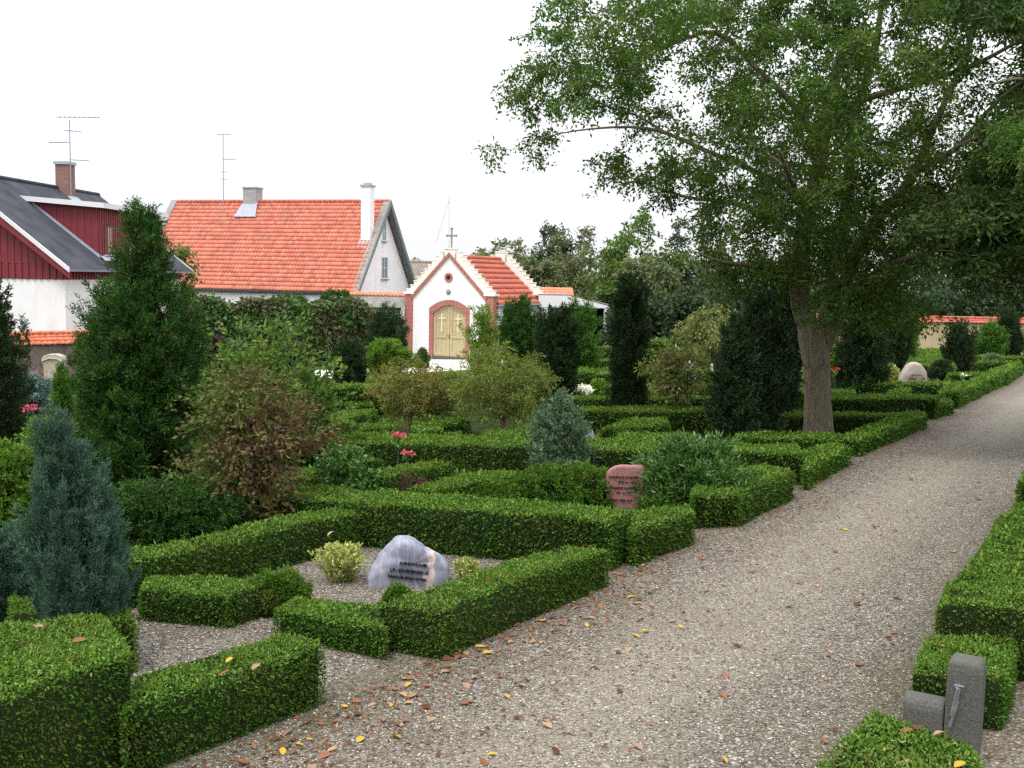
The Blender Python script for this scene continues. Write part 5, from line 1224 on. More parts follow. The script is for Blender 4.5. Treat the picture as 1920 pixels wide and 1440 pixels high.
def yew(lab, px, py, top, hw, seed, mat='cypress', prof=None, n=5000, L=.07, W=.024, **kw):
    prof = prof or [(0, .8), (.1, .95), (.4, 1), (.75, .92), (.9, .7), (.97, .4), (1, .1)]
    kk = dict(m=6, up=1.0, out=.3, jit=.25, shell=.78, lump=.14, core=.78, group='dark columnar yews', seed=seed, tufts=int(n/22), tl=L*5.5, tw=.28, stray=.02); kk.update(kw)
    return B('yew', lab, 'yew', px, py, top, [(t, r*hw) for t, r in prof], M[mat], n, L, W, **kk)
yew('tall slim dark yew column standing alone left of the pink stemmed shrub', 1175, 792, 512, 30, 51, n=7000, L=.05, W=.018)
yew('broad dark yew of several columns behind the green small tree', 1040, 770, 574, 40, 52, n=7000, L=.055, W=.02, ring=9, lump=.2)
yew('dark ragged yew under the big tree, widest of the two left of the trunk', 1420, 832, 545, 48, 53, n=7500, L=.055, W=.02, lump=.5, shell=.45, core=.55, prof=[(0, .8), (.2, 1), (.5, .95), (.75, .8), (.9, .5), (1, .1)])
yew('lower spiky dark conifer left of the ragged yew', 1372, 838, 600, 40, 531, n=5200, L=.055, W=.02, lump=.6, shell=.4, core=.45, prof=[(0, .9), (.3, 1), (.6, .8), (.8, .5), (1, .08)])
yew('slim dark yew touching the left side of the big trunk', 1462, 790, 545, 24, 54, n=5000)
yew('dark cone shaped yew right of the big trunk', 1612, 748, 540, 42, 55, n=8000, prof=[(0, 1.05), (.2, 1), (.5, .85), (.8, .65), (.95, .35), (1, .05)])
yew('narrow dark yew behind the cone shaped one', 1678, 698, 560, 22, 56, n=2600, L=.09, W=.03)
yew('slim green columnar conifer next to the narrow dark yew', 1700, 690, 575, 16, 57, 'green_cone', n=2000, L=.09, W=.03)
yew('olive tinted column conifer behind the small pink boulder', 1733, 664, 560, 22, 58, n=2600, L=.10, W=.034)
yew('rusty green column conifer behind the topiary ball', 1776, 662, 565, 22, 59, n=2600, L=.10, W=.034)
yew('dark upright conifer with uneven spires in front of the bright cone', 1797, 704, 606, 23, 60, n=2600, L=.08, W=.028, lump=.35)
yew('bright green clipped cone near the beige wall', 1857, 676, 610, 23, 61, 'green_cone', n=3600, L=.10, W=.04, prof=[(0, .95), (.3, 1), (.6, .85), (.85, .5), (1, .12)])
yew('bluish dark cypress in front of the beige wall at right', 1887, 668, 578, 15, 62, n=2200, L=.11, W=.035)
yew('dark cone conifer at the foot of the bluish cypress', 1898, 668, 612, 18, 63, n=2000, L=.11, W=.035, prof=[(0, 1), (.4, .8), (.8, .4), (1, .05)])
yew('round topped dark yew in front of the lean-to shed', 725, 690, 583, 33, 64, n=5000, L=.12, W=.04, prof=[(0, .95), (.4, 1), (.75, .9), (.9, .65), (1, .2)])
yew('green upright conifer at the right corner of the chapel', 970, 690, 556, 33, 65, 'juniper', n=5200, L=.12, W=.04, prof=[(0, .9), (.3, 1), (.6, .85), (.8, .55), (1, .08)], lump=.25)
yew('loose conifer with rusty tips in front of the chapel wall', 905, 700, 574, 34, 66, 'rounded', n=1700, L=.11, W=.035, shell=.3, core=.3, lump=.5, prof=[(0, 1), (.3, .95), (.6, .6), (.85, .4), (1, .1)])
yew('left of the pair of slim bright green thujas before the carport', 1078, 700, 566, 14, 67, 'green_cone', n=2400, L=.1, W=.034, prof=[(0, .9), (.4, 1), (.75, .7), (1, .06)], group='slim green thujas')
yew('right of the pair of slim bright green thujas before the carport', 1099, 700, 562, 11, 68, 'green_cone', n=2400, L=.1, W=.034, prof=[(0, .9), (.4, 1), (.75, .7), (1, .06)], group='slim green thujas')
yew('small yellowish conifer between the thujas and the broad yew', 1086, 688, 644, 7, 69, 'gold', n=500, L=.08, W=.03, group='slim green thujas')
B('golden_yew', 'dark bush with yellow shoots left of the round yew', 'shrub', 656, 724, 640, [(0, 30), (.5, 34), (.8, 26), (1, 10)], M['cypress'], 2600, .10, .035, m=6, up=.8, out=.5, seed=71, lump=.3, group='gold tipped bushes')
B('golden_yew', 'bush with bright yellow green shoots in front of the round yew', 'shrub', 726, 716, 640, [(0, 24), (.4, 34), (.75, 38), (1, 16)], M['yellowgreen'], 2400, .10, .035, m=6, up=.8, out=.6, seed=72, lump=.35, group='gold tipped bushes')
B('dwarf_conifer', 'small dark two spired conifer at the left side of the chapel door', 'conifer', 792, 692, 654, [(0, 13), (.5, 14), (.8, 8), (1, 2)], M['juniper'], 700, .09, .03, m=5, up=1, out=.3, seed=73, lump=.4)
B('blue_juniper', 'low blue green dwarf juniper behind the dull cross hedge', 'juniper', 677, 800, 783, [(0, 22), (.6, 22), (1, 8)], M['bluespruce'], 500, .04, .012, m=5, up=.4, out=.9, seed=74)
B('blue_juniper', 'dusty blue green shrub between the two small trees', 'juniper', 850, 812, 774, [(0, 34), (.6, 30), (1, 12)], M['greybush'], 1100, .04, .014, m=5, up=.6, out=.7, seed=75)
B('variegated_shrub', 'round cream variegated shrub right of the dark cone yew', 'shrub', 1666, 722, 682, [(0, 10), (.3, 15), (.7, 15), (1, 6)], M['varieg'], 700, .055, .028, m=4, up=.3, out=.9, core=.6, seed=76)
B('yellow_bush', 'bright pale green bush by the white flowers', 'shrub', 1122, 752, 712, [(0, 18), (.5, 22), (1, 8)], M['yellowgreen'], 700, .06, .03, m=4, up=.5, out=.7, seed=77)
B('topiary_ball', 'small blue grey topiary ball on a short stem', 'topiary', 1764, 664, 637, [(.2, 0), (.35, 7), (.65, 9), (.85, 8), (1, 2)], M['greybush'], 300, .08, .035, m=4, up=.2, out=.9, core=.7, seed=78)
B('grey_shrub', 'dull grey green low bush by the path near the bright cone', 'shrub', 1858, 694, 664, [(0, 20), (.5, 23), (1, 8)], M['greybush'], 900, .06, .022, m=5, up=.6, out=.7, seed=79)
B('leafy_shrub', 'mixed green shrub behind the grey topped stone', 'shrub', 1232, 730, 640, [(0, 36), (.5, 40), (1, 18)], M['bggreen'], 1800, .11, .055, m=4, up=.5, out=.7, seed=80, lump=.3)
B('hydrangea', 'green hydrangea with salmon pink heads beyond the dark yew column', 'hydrangea', 1222, 664, 626, [(0, 24), (.6, 28), (1, 16)], M['bggreen'], 700, .14, .08, m=4, up=.5, out=.7, seed=81)
B('leafy_shrub', 'far green shrub behind the golden weeping tree', 'shrub', 1300, 672, 620, [(0, 50), (.6, 54), (1, 30)], M['bgdark'], 1000, .16, .07, m=4, up=.5, out=.7, seed=82)
B('leafy_shrub', 'low flowering shrub left of the pale boulder', 'shrub', 1728, 702, 676, [(0, 30), (.6, 28), (1, 10)], M['bggreen'], 900, .07, .035, m=4, up=.5, out=.7, seed=83)
B('leafy_shrub', 'bright shrub in the gap just right of the big trunk', 'shrub', 1562, 735, 640, [(0, 24), (.6, 28), (1, 10)], M['yellowgreen'], 1200, .07, .035, m=4, up=.5, out=.7, seed=84, lump=.35)
B('leafy_shrub', 'green shrub at the beige wall behind the bright cone', 'shrub', 1828, 668, 632, [(0, 20), (.6, 22), (1, 8)], M['bggreen'], 700, .10, .05, m=4, up=.5, out=.7, seed=85)
B('leafy_shrub', 'dark yew bush right of the pale rounded boulder', 'shrub', 1764, 716, 676, [(0, 20), (.6, 21), (1, 8)], M['cypress'], 900, .07, .025, m=5, up=.6, out=.6, seed=86)
B('leafy_shrub', 'dark green bush over the yard wall beside the lean-to', 'shrub', 630, 690, 545, [(0, 40), (.5, 46), (.8, 42), (1, 20)], M['juniper'], 2600, .14, .05, m=5, up=.5, out=.7, seed=87, Y=58)
# flowers: each bloom cluster is a thing
def blooms(name, lab, px, py, h, mat, n, r, L, grp=None, Y=None):
    b = gp(px, py, h) if Y is None else at(px, py, Y); rg = np.random.default_rng(int(px))
    d = unit(rg.normal(size=(n, 3))); d[:, 2] = np.abs(d[:, 2])*.8; P = np.array(tuple(b))[None]+d*r*rg.random((n, 1))*np.array([[1.4, 1.4, .8]])
    V, Q, R = leaf_arrays(P, d+rg.normal(size=(n, 3))*.3, L, L*.8, .2)
    root = empty(name, (b.x, b.y, gz(b.x, b.y)), lab, 'flower', grp); np_mesh('bloom', V, Q, R, M[mat], root)
    mb = MB(); 
    for k in range(3): 
        o = Vector((random.uniform(-r, r)*.5, random.uniform(-r, r)*.5, 0)); mb.tube([Vector((b.x, b.y, gz(b.x, b.y)))+o*.5, b+o*.6-Z*.02], [.004, .0025], 4)
    V2, Q2, R2 = leaf_arrays(np.array([tuple(b)])-np.abs(rg.normal(size=(14, 3)))*np.array([[.3, .3, 1]])*r, rg.normal(size=(14, 3)), L*1.5, L*.8, .1)
    mb.build('stem', M['bark_dark'], root); np_mesh('leaf_spray', V2, Q2, R2, M['laurel'], root)
    return root
blooms('rose', 'upper crimson pink rose cluster above the long cross hedge', 746, 818, .52, 'pink', 46, .055, .04, 'roses')
blooms('rose', 'lower crimson pink rose cluster against the long cross hedge', 763, 852, .42, 'pink', 30, .045, .035, 'roses')
blooms('rose', 'pink rose head above the golden shrub at left', 58, 770, .75, 'pink', 40, .10, .045, 'roses')
blooms('rose', 'single red rose right of the big trunk', 1566, 693, .72, 'red', 24, .055, .055, 'roses')
blooms('rose', 'dark red rose beside the bronze shrub', 626, 822, .5, 'red', 14, .03, .03, 'roses')
blooms('rose', 'cream rose by the path beyond the trunk', 1806, 704, .5, 'white_fl', 16, .06, .05, 'roses')
blooms('flowers', 'white flower patch between the yews behind the cross hedge', 1092, 735, .25, 'white_fl', 260, .2, .085)
blooms('flowers', 'pink flower head near the grey bush by the path', 1818, 681, .4, 'pink', 40, .14, .07)
blooms('flowers', 'red flower clump near the small pink boulder', 1703, 648, .6, 'red', 40, .2, .09)
blooms('flowers', 'salmon pink hydrangea heads beyond the dark yew column', 1222, 624, 1.2, 'salmon', 120, .55, .14)
blooms('flowers', 'yellow blossom tuft between the two small trees', 850, 734, .6, 'yellow_fl', 20, .14, .05)
blooms('flowers', 'white blossoms on the shrub behind the pink stemmed shrub', 1272, 656, .9, 'white_fl', 14, .3, .09)
blooms('flowers', 'pink heads at the foot of the fieldstone wall', 72, 700, .5, 'pink', 14, .2, .06)
# creeper draped over the churchyard wall: a long uneven bank
def creeper():
    a = gp(372, 700); b_ = gp(690, 686); n = 16000; rg = np.random.default_rng(91)
    u = rg.random(n); top = at(500, 572, (a.y+b_.y)/2).z
    az, bz = gz(a.x, a.y), gz(b_.x, b_.y)
    x = a.x+(b_.x-a.x)*u; y = a.y+(b_.y-a.y)*u; zb = az+(bz-az)*u; ztop = (at(380, 572, a.y).z*(1-u)+at(690, 578, b_.y).z*u)+.12*np.sin(x*2.3)+.1*np.sin(x*5.1+1)
    w_ = rg.random(n)**.8; z = zb+(ztop-zb)*w_
    bul = .75*np.sin(np.pi*np.clip(w_*.9+.05, 0, 1))**.5*(1+.25*np.sin(x*1.7+z*1.3)+.2*np.sin(x*4.1-z*2.9))
    P = np.stack([x+rg.normal(size=n)*.08, y-bul+rg.normal(size=n)*.10+.25, z], 1)
    m = rg.random(n) < .25; P[m, 1] = y[m]+rg.random(m.sum())*.9-.3; P[m, 2] = ztop[m]+rg.normal(size=m.sum())*.08
    V = []; parts = []
    for k in range(3):
        D = np.stack([rg.normal(size=n)*.6, -.6+rg.normal(size=n)*.4, -.35+rg.normal(size=n)*.5], 1)
        parts.append(leaf_arrays(P+rg.normal(size=(n, 3))*.08, D, .2*(.6+.8*rg.random(n)), .15*(.6+.8*rg.random(n)), .1))
    V, Q, R = merge(parts)
    o = np_mesh('creeper', V, Q, R, M['vine']); tag(o, 'thick creeper with green and purple leaves covering the churchyard wall before the farmhouse', 'creeper')
creeper()
B('spruce', 'low dark spreading conifer peeping over the creeper wall before the farmhouse', 'conifer', 548, 700, 552, [(0, 10), (.6, 24), (.85, 40), (1, 14)], M['juniper'], 900, .2, .05, m=6, up=.2, out=1, core=0, seed=92, Y=57)
# ------------------------------------------------------------ background trees
def far(name, lab, px, top, hw, Y, mat, seed, n=70, per=150, L=.24, W=.13, kz=.52, grp='trees beyond the churchyard', pyb=None, **kw):
    b = at(px, 650, Y); b.z = gz(b.x, Y); s = Y/FPX; Ht = at(px, top, Y).z-b.z; r = hw*s*1.12
    return tree(name, lab, 'tree', b, Ht, (0, 0, Ht*(1-kz*.92), r, r*.8, Ht*kz*.92), M[mat], M['bark_dark'], n, per, L, W, .16+Ht*.012, cr=.24, nlimb=6, seed=seed, group=grp, shell=.25, **kw)
far('broadleaf_tree', 'sparse topped broad tree just right of the chapel roof', 935, 444, 60, 74, 'bgtree', 101)
far('pine_tree', 'tall pointed dark pine rising over the trees right of the chapel', 1042, 402, 44, 84, 'bgdark', 102)
far('broadleaf_tree', 'wide brownish tree left of the tall pine', 1000, 470, 66, 72, 'bgtree', 103)
far('broadleaf_tree', 'grey brown rounded tree right of the tall pine', 1082, 448, 64, 76, 'bgtree', 104)
far('broadleaf_tree', 'low grey brown tree behind the carport', 1150, 492, 70, 68, 'bgtree', 105)
far('broadleaf_tree', 'fresh green tree behind the dark yew column', 1190, 410, 62, 66, 'bggreen', 106)
far('broadleaf_tree', 'pale olive rounded tree left of the golden weeping tree', 1225, 470, 52, 62, 'bgtree', 107)
far('pine_tree', 'pointed dark conifer left of the big tree crown', 1262, 430, 36, 78, 'bgdark', 108)
far('broadleaf_tree', 'hazy green tree at the left rim of the big crown', 1330, 448, 66, 80, 'bgtree', 109)
far('broadleaf_tree', 'dark bush mass low behind the carport yews', 1190, 560, 60, 60, 'bgdark', 110, kz=.5)
far('broadleaf_tree', 'dark low tree behind the golden weeping tree', 1290, 540, 66, 58, 'bgdark', 111, kz=.5)
for i, (px, top, hw, Y, mt) in enumerate([(1400, 470, 80, 74, 'bgdark'), (1490, 440, 84, 78, 'bgtree'), (1590, 400, 90, 76, 'bgdark'), (1690, 420, 92, 72, 'bgdark'), (1790, 380, 96, 74, 'bgtree'), (1880, 400, 90, 70, 'bgdark'), (1980, 380, 90, 70, 'bgdark'), (1450, 555, 70, 60, 'bgdark'), (1560, 545, 80, 62, 'bgdark'), (1650, 540, 80, 61, 'bgdark'), (1740, 530, 80, 62, 'bgdark'), (1830, 525, 80, 62, 'bgdark'), (1920, 520, 80, 62, 'bgdark')]):
    labs = ['dark tree left of the big trunk at the far edge', 'hazy tree directly behind the big trunk', 'dark tree right of the big trunk', 'dark tree above the narrow yews', 'brownish tall tree above the beige wall', 'dark tall tree above the beige wall at right', 'dark tree cut by the right picture edge', 'low dark shrubby tree left behind the trunk', 'low dark shrubby tree right behind the trunk', 'low dark shrubby tree behind the narrow yews', 'low dark shrubby tree behind the olive column', 'low dark shrubby tree over the left end of the beige wall', 'low dark shrubby tree over the beige wall at the picture edge']
    far('woodland_tree', labs[i], px, top, hw, Y, mt, 120+i, n=60, per=130, L=.26, W=.15, kz=.6 if i < 7 else .5, grp='woodland behind the beige wall')
far('broadleaf_tree', 'distant tree tops peeping over the barn roof', 785, 484, 26, 95, 'bgdark', 140, n=25)
far('broadleaf_tree', 'young pale green tree at the left corner of the farmhouse', 345, 470, 26, 56, 'bggreen', 141, n=30, per=90)
# ------------------------------------------------------------ the big ash by the path
def big_tree():
    random.seed(77); rg = np.random.default_rng(77)
    base = gp(1535, 812); Y0 = base.y
    T = lambda px, py, dy=0: at(px, py, Y0+dy)
    sk = Skel()
    # trunk with root flare
    sk.limb([T(1536, 822), T(1536, 800), T(1534, 740), T(1532, 680), T(1526, 640), T(1518, 605)], [.27, .225, .21, .21, .215, .18], 16, rough=.22)
    sk.p = sk.p[-6:]; sk.r = sk.r[-6:]
    L_ = lambda pts, rad, **k: sk.limb([T(*p) for p in pts], rad, **k)
    L_([(1520, 620), (1502, 570), (1500, 500, .1), (1508, 425, .2), (1530, 340, .3), (1546, 250, .3), (1562, 170, .4), (1585, 60, .5), (1600, -80, .6), (1600, -220, .6)], [.17, .16, .15, .135, .12, .10, .085, .07, .05, .03], n=12, rough=.1)
    L_([(1530, 630), (1552, 580, .3), (1560, 520, .6), (1580, 430, .9), (1592, 330, 1.1), (1602, 220, 1.2), (1640, 100, 1.4), (1660, -60, 1.5), (1680, -200, 1.5)], [.12, .115, .11, .10, .085, .07, .055, .04, .025], n=10)
    L_([(1542, 655), (1566, 600, -.05), (1580, 545, -.1), (1606, 475, -.2), (1650, 405, -.4), (1705, 340, -.5), (1745, 250, -.6), (1790, 150, -.8), (1850, 0, -1)], [.13, .12, .115, .10, .09, .07, .055, .04, .02], n=10)
    # long arching branches seen in the photograph
    L_([(1512, 400, .2), (1470, 350, .0), (1410, 318, -.2), (1330, 285, -.4), (1250, 250, -.6), (1180, 238, -.8), (1080, 245, -.9), (1000, 262, -1)], [.055, .05, .042, .035, .028, .02, .012, .006], n=7)
    L_([(1250, 250, -.6), (1190, 215, -.4), (1120, 190, -.3), (1060, 130, -.2)], [.022, .018, .012, .005], n=6)
    L_([(1540, 280, .3), (1490, 200, .4), (1420, 130, .6), (1340, 60, .8), (1240, 88, .9), (1160, 78, 1), (1050, 40, 1)], [.06, .055, .045, .035, .022, .014, .005], n=7)
    L_([(1503, 440, .2), (1440, 410, .8), (1370, 380, 1.4), (1290, 370, 1.9), (1200, 340, 2.2), (1130, 310, 2.4)], [.05, .045, .035, .026, .016, .006], n=7)
    L_([(1500, 520, .1), (1420, 500, -.8), (1350, 490, -1.4), (1300, 470, -1.8)], [.045, .035, .022, .008], n=6)
    L_([(1546, 240, .3), (1600, 195, .1), (1680, 168, -.2), (1760, 145, -.4), (1840, 115, -.6), (1930, 70, -.8), (2020, 60, -1)], [.07, .06, .05, .042, .034, .026, .012], n=8)
    L_([(1640, 430, -.3), (1670, 385, -.5), (1730, 374, -.9), (1790, 378, -1.3), (1850, 350, -1.7), (1920, 330, -2)], [.075, .06, .05, .038, .028, .012], n=8)
    L_([(1720, 320, -.5), (1790, 280, -.8), (1870, 190, -1.2), (1950, 130, -1.5)], [.05, .04, .03, .015], n=7)
    L_([(1590, 545, -.2), (1660, 500, -1), (1740, 470, -1.8), (1820, 450, -2.4), (1900, 430, -2.8)], [.05, .04, .03, .022, .01], n=7)
    L_([(1508, 425, .2), (1500, 380, -1.2), (1480, 330, -2.4), (1460, 280, -3.4)], [.07, .05, .035, .015], n=7)
    L_([(1560, 520, .6), (1580, 440, 2), (1600, 360, 3.2), (1610, 300, 4)], [.07, .05, .035, .015], n=7)
    # crown outline (px) inside which leafy clumps are placed, with a thickness that shrinks to the rim
    poly = [(1030, -20), (985, 50), (950, 120), (935, 150), (990, 205), (1005, 228), (960, 238), (908, 285), (955, 305), (1050, 272), (1110, 262), (1180, 275), (1100, 308), (1150, 345), (1180, 372), (1270, 372), (1300, 420), (1290, 470), (1330, 510), (1400, 555), (1460, 570), (1540, 560), (1620, 590), (1680, 560), (1700, 520), (1800, 500), (1900, 480), (2000, 420), (2080, 250), (2080, -100), (1950, -330), (1600, -420), (1300, -300), (1100, -120)]
    def inside(x, y):
        c = False; j = len(poly)-1
        for i in range(len(poly)):
            if (poly[i][1] > y) != (poly[j][1] > y) and x < (poly[j][0]-poly[i][0])*(y-poly[i][1])/(poly[j][1]-poly[i][1])+poly[i][0]: c = not c
            j = i
        return c
    def edge(x, y):
        m = 1e9
        for i in range(len(poly)):
            (x0, y0), (x1, y1) = poly[i-1], poly[i]; dx, dy = x1-x0, y1-y0
            t = max(0, min(1, ((x-x0)*dx+(y-y0)*dy)/(dx*dx+dy*dy))); m = min(m, math.hypot(x-x0-t*dx, y-y0-t*dy))
        return m
    cl = []
    # open sky windows of the photograph, kept thin
    holes = [(1240, 130, 42), (1290, 190, 34), (1200, 290, 40), (1440, 225, 26), (1350, 330, 24), (1490, 345, 24), (1650, 345, 26), (1720, 310, 26), (1880, 90, 50), (1870, 130, 40), (1390, 395, 26), (1300, 420, 24), (1620, 20, 18), (1390, 130, 20), (1120, 130, 24), (1680, 235, 16), (1100, 215, 22), (1492, 580, 36), (1500, 620, 30)]
    tries = 0
    while len(cl) < 900 and tries < 60000:
        tries += 1
        x = random.uniform(900, 2080); y = random.uniform(-420, 560)
        if not inside(x, y): continue
        e = edge(x, y)
        th = 3.9*(1-math.exp(-e/130))
        dn = .45+.55*min(1, e/160)
        if x < 1250: dn *= .95
        if y < 0 and random.random() < .35: continue
        if random.random() > dn: continue
        if any(math.hypot(x-hx, y-hy) < hr*.95 for hx, hy, hr in holes) and random.random() < .93: continue
        dy = random.uniform(-1, 1)*th*.9-.2
        if x > 1700: dy *= .8
        cl.append((T(x, y, dy), min(1, .35+e/120), x))
    for _ in range(22): cl.append((T(random.gauss(1610, 55), random.gauss(555, 34), random.uniform(-1.6, -.5)), 1, 1600))
    top = T(1540, 350)
    cl.sort(key=lambda q: (q[0]-top).length)
    for p, k, x in cl: sk.attach(p, base, tipr=.005, maxr=.05, sag=.1)
    mbt = MB()
    V, Q, R = twig_leaves([(p, (.44*(.75+.25*k), .44*(.75+.25*k),   .20*(.75+.25*k)), (.7+.4*k)*random.uniform(.6, 1.3)) for p, k, x in cl], .073, .032, 185, 9, .35, rg, leaf_jit=.5, mbt=mbt, tr=.004, along=1.3)
    root = empty('ash_tree', base, 'big spreading ash tree with a forked grey trunk beside the gravel path', 'tree')
    np_mesh('crown', V, Q, R, M['ash'], root)
    sk.mb.add(mbt.v, mbt.f); sk.mb.build('trunk', M['bark'], root, True)
    print('ash leaves', len(Q), 'clumps', len(cl))
big_tree()
# second dark tree whose boughs hang in from the right
def right_tree():
    random.seed(78); rg = np.random.default_rng(78)
    Yr = 13.5; base = at(2150, 900, Yr); base.z = gz(base.x, Yr)
    T = lambda px, py, dy=0: at(px, py, Yr+dy)
    sk = Skel()
    sk.limb([base-Vector((0, 0, .1)), T(2150, 700), T(2140, 520), T(2130, 340), T(2120, 150), T(2110, -60), T(2100, -250)], [.24, .2, .19, .17, .14, .1, .06], 12)
    sk.p = sk.p[8:]; sk.r = sk.r[8:]
    L_ = lambda pts, rad, **k: sk.limb([T(*p) for p in pts], rad, **k)
    L_([(2130, 340), (2030, 260, .3), (1960, 235, .5), (1890, 245, .8), (1820, 262, 1), (1750, 300, 1.2)], [.07, .055, .045, .035, .022, .008], n=7)
    L_([(2120, 150), (2020, 90, .2), (1930, 60, .3), (1850, 20, .5), (1790, -20, .6)], [.06, .045, .035, .022, .01], n=7)
    L_([(2135, 420), (2050, 400, -.2), (1960, 420, -.4), (1880, 450, -.5)], [.06, .045, .03, .012], n=7)
    L_([(2125, 200), (2010, 210, -.3), (1930, 150, -.4), (1850, 160, -.5)], [.05, .035, .025, .012], n=7)
    cl = []
    spots = [(1900, 270, 90, 50, 14), (1890, 380, 80, 90, 60), (1870, 450, 90, 55, 40), (1780, 400, 90, 60, 24), (2000, 300, 80, 220, 60), (1860, 10, 80, 30, 12), (1980, 0, 90, 120, 36), (2050, -150, 120, 100, 30), (2040, 480, 80, 80, 30), ]
    for (cx, cy, rx, ry, n) in spots:
        for _ in range(n): cl.append(T(cx+random.gauss(0, .5)*rx, cy+random.gauss(0, .5)*ry, random.uniform(-1.6, 1.8)))
    t0 = T(2130, 300); cl.sort(key=lambda q: (q-t0).length)
    for p in cl: sk.attach(p, base, tipr=.004, maxr=.045)
    V, Q, R = twig_leaves([(p, (.34, .34, .15), random.uniform(.6, 1.4)) for p in cl], .08, .034, 200, 9, .4, rg)
    root = empty('maple_tree', base, 'dark leafy tree whose boughs hang in from the right picture edge', 'tree')
    np_mesh('crown', V, Q, R, M['bgdark2'] if 'bgdark2' in M else M['ash'], root); sk.mb.build('trunk', M['bark'], root, True)
right_tree()
# bright drooping cypress sprays at the right edge
def hang(lab, px, py, Y, n, seed):
    rg = np.random.default_rng(seed); random.seed(seed)
    top = at(px+110, py-120, Y); base = Vector((top.x+1.0, Y+.3, gz(top.x+1.0, Y+.3)))
    root = empty('cypress_tree', base, lab, 'cypress'); parts = []; mb = MB()
    mb.tube([base, base.lerp(top, .5)+Vector((.2, 0, 0)), top+Vector((.5, 0, .6))], [.09, .07, .03], 8)
    for i in range(n):
        a = at(px+random.uniform(30, 130), py+random.uniform(-130, 40), Y+random.uniform(-.4, .4)); e = at(px+random.uniform(-45, 60), py+random.uniform(-60, 60), Y+random.uniform(-.4, .4))
        mb.tube([top+Vector((.5, 0, .3)), a, e], [.012, .007, .002], 4, cap=False)
        m = 60; t = rg.random(m)[:, None]; A_ = np.array(tuple(a)); E_ = np.array(tuple(e)); ax = unit((E_-A_)[None])[0]
        P = A_+(E_-A_)*t; s = unit(np.cross(ax[None], np.array([[0, 1, .2]])))
        sg = np.where(rg.random(m) < .5, 1, -1)[:, None]
        D = ax*.8+s*sg*.6+np.array([[0, 0, -.35]])+rg.normal(size=(m, 3))*.15
        for q in range(3): parts.append(leaf_arrays(P+D*q*.018, D+rg.normal(size=(m, 3))*.3, .03, .007, .1))
    parts.append(bush_arrays((base.x+.5, base.y-1.2, base.z+.55), 5.5, [(0, 1.1), (.4, 1.2), (.8, .7), (1, .05)], 5200, .07, .024, m=6, up=.5, out=.9, shell=.5, seed=9, stray=0, lump=.1))  # unseen foliage body out of frame, added to shade the ground by the post
    V, Q, R = merge(parts); np_mesh('foliage', V, Q, R, M['green_cone'], root); mb.build('stem', M['bark_dark'], root)
hang('bright green drooping cypress sprays at the right picture edge', 1900, 280, 6.5, 26, 201)
# ------------------------------------------------------------ headstones
def slab(poly, thick, nrm, sub=6, rough=.012, seed=1, dome=.0):
    """rounded rough slab from an outline (world points in one plane), thickness along -nrm"""
    P = [Vector(p) for p in poly]; nrm = Vector(nrm).normalized(); c = sum(P, Vector((0, 0, 0)))/len(P)
    # resample the outline
    out = []
    for i in range(len(P)):
        a, b_ = P[i], P[(i+1) % len(P)]
        for k in range(4): out.append(a.lerp(b_, k/4))
    for _ in range(2): out = [(out[i-1]+out[i]*2+out[(i+1) % len(out)])/4 for i in range(len(out))]
    n = len(out); V = []; F = []
    rings = [(.0, dome), (.5, dome*.8), (.8, dome*.45), (.94, .0), (1.0, -.22*thick), (1.02, -.5*thick), (.97, -.85*thick), (.8, -thick), (0, -thick)]
    for (f, d) in rings:
        for p in out:
            q = c+(p-c)*f+nrm*d
            w_ = mnoise.noise(q*9+Vector((seed, 0, 0)))*rough+mnoise.noise(q*25+Vector((seed, 5, 0)))*rough*.4
            if f > .01 : q = q+nrm*w_*(1 if f < .9 else .6)+(p-c).normalized()*w_*(1 if f > .9 else 0)
            V.append(q)
    for r_ in range(len(rings)-1):
        for i in range(n): F.append((r_*n+i, r_*n+(i+1) % n, (r_+1)*n+(i+1) % n, (r_+1)*n+i))
    return V, [f[::-1] for f in F]
def stone(lab, pxpoly, Y, mat, thick=.16, name='headstone', seed=1, rough=.012, ang=0, dome=.01, grp=None, text=None, build=True):
    pts = [at(px, py, Y) for px, py in pxpoly]
    bx = sum(p.x for p in pts)/len(pts); base = Vector((bx, Y, gz(bx, Y)))
    ca, sa_ = math.cos(ang), math.sin(ang)
    rot = lambda p: Vector((base.x+(p.x-base.x)*ca, base.y+(p.x-base.x)*sa_, p.z))
    pts = [rot(p) for p in pts]; nrm = Vector((sa_, -ca, 0))
    V, F = slab(pts, thick, nrm, seed=seed, rough=rough, dome=dome)
    root = empty(name, base, lab, 'headstone', grp)
    mb = MB(); mb.add(V, F); o = mb.build('stone', mat, root, True)
    return root, base, nrm, rot
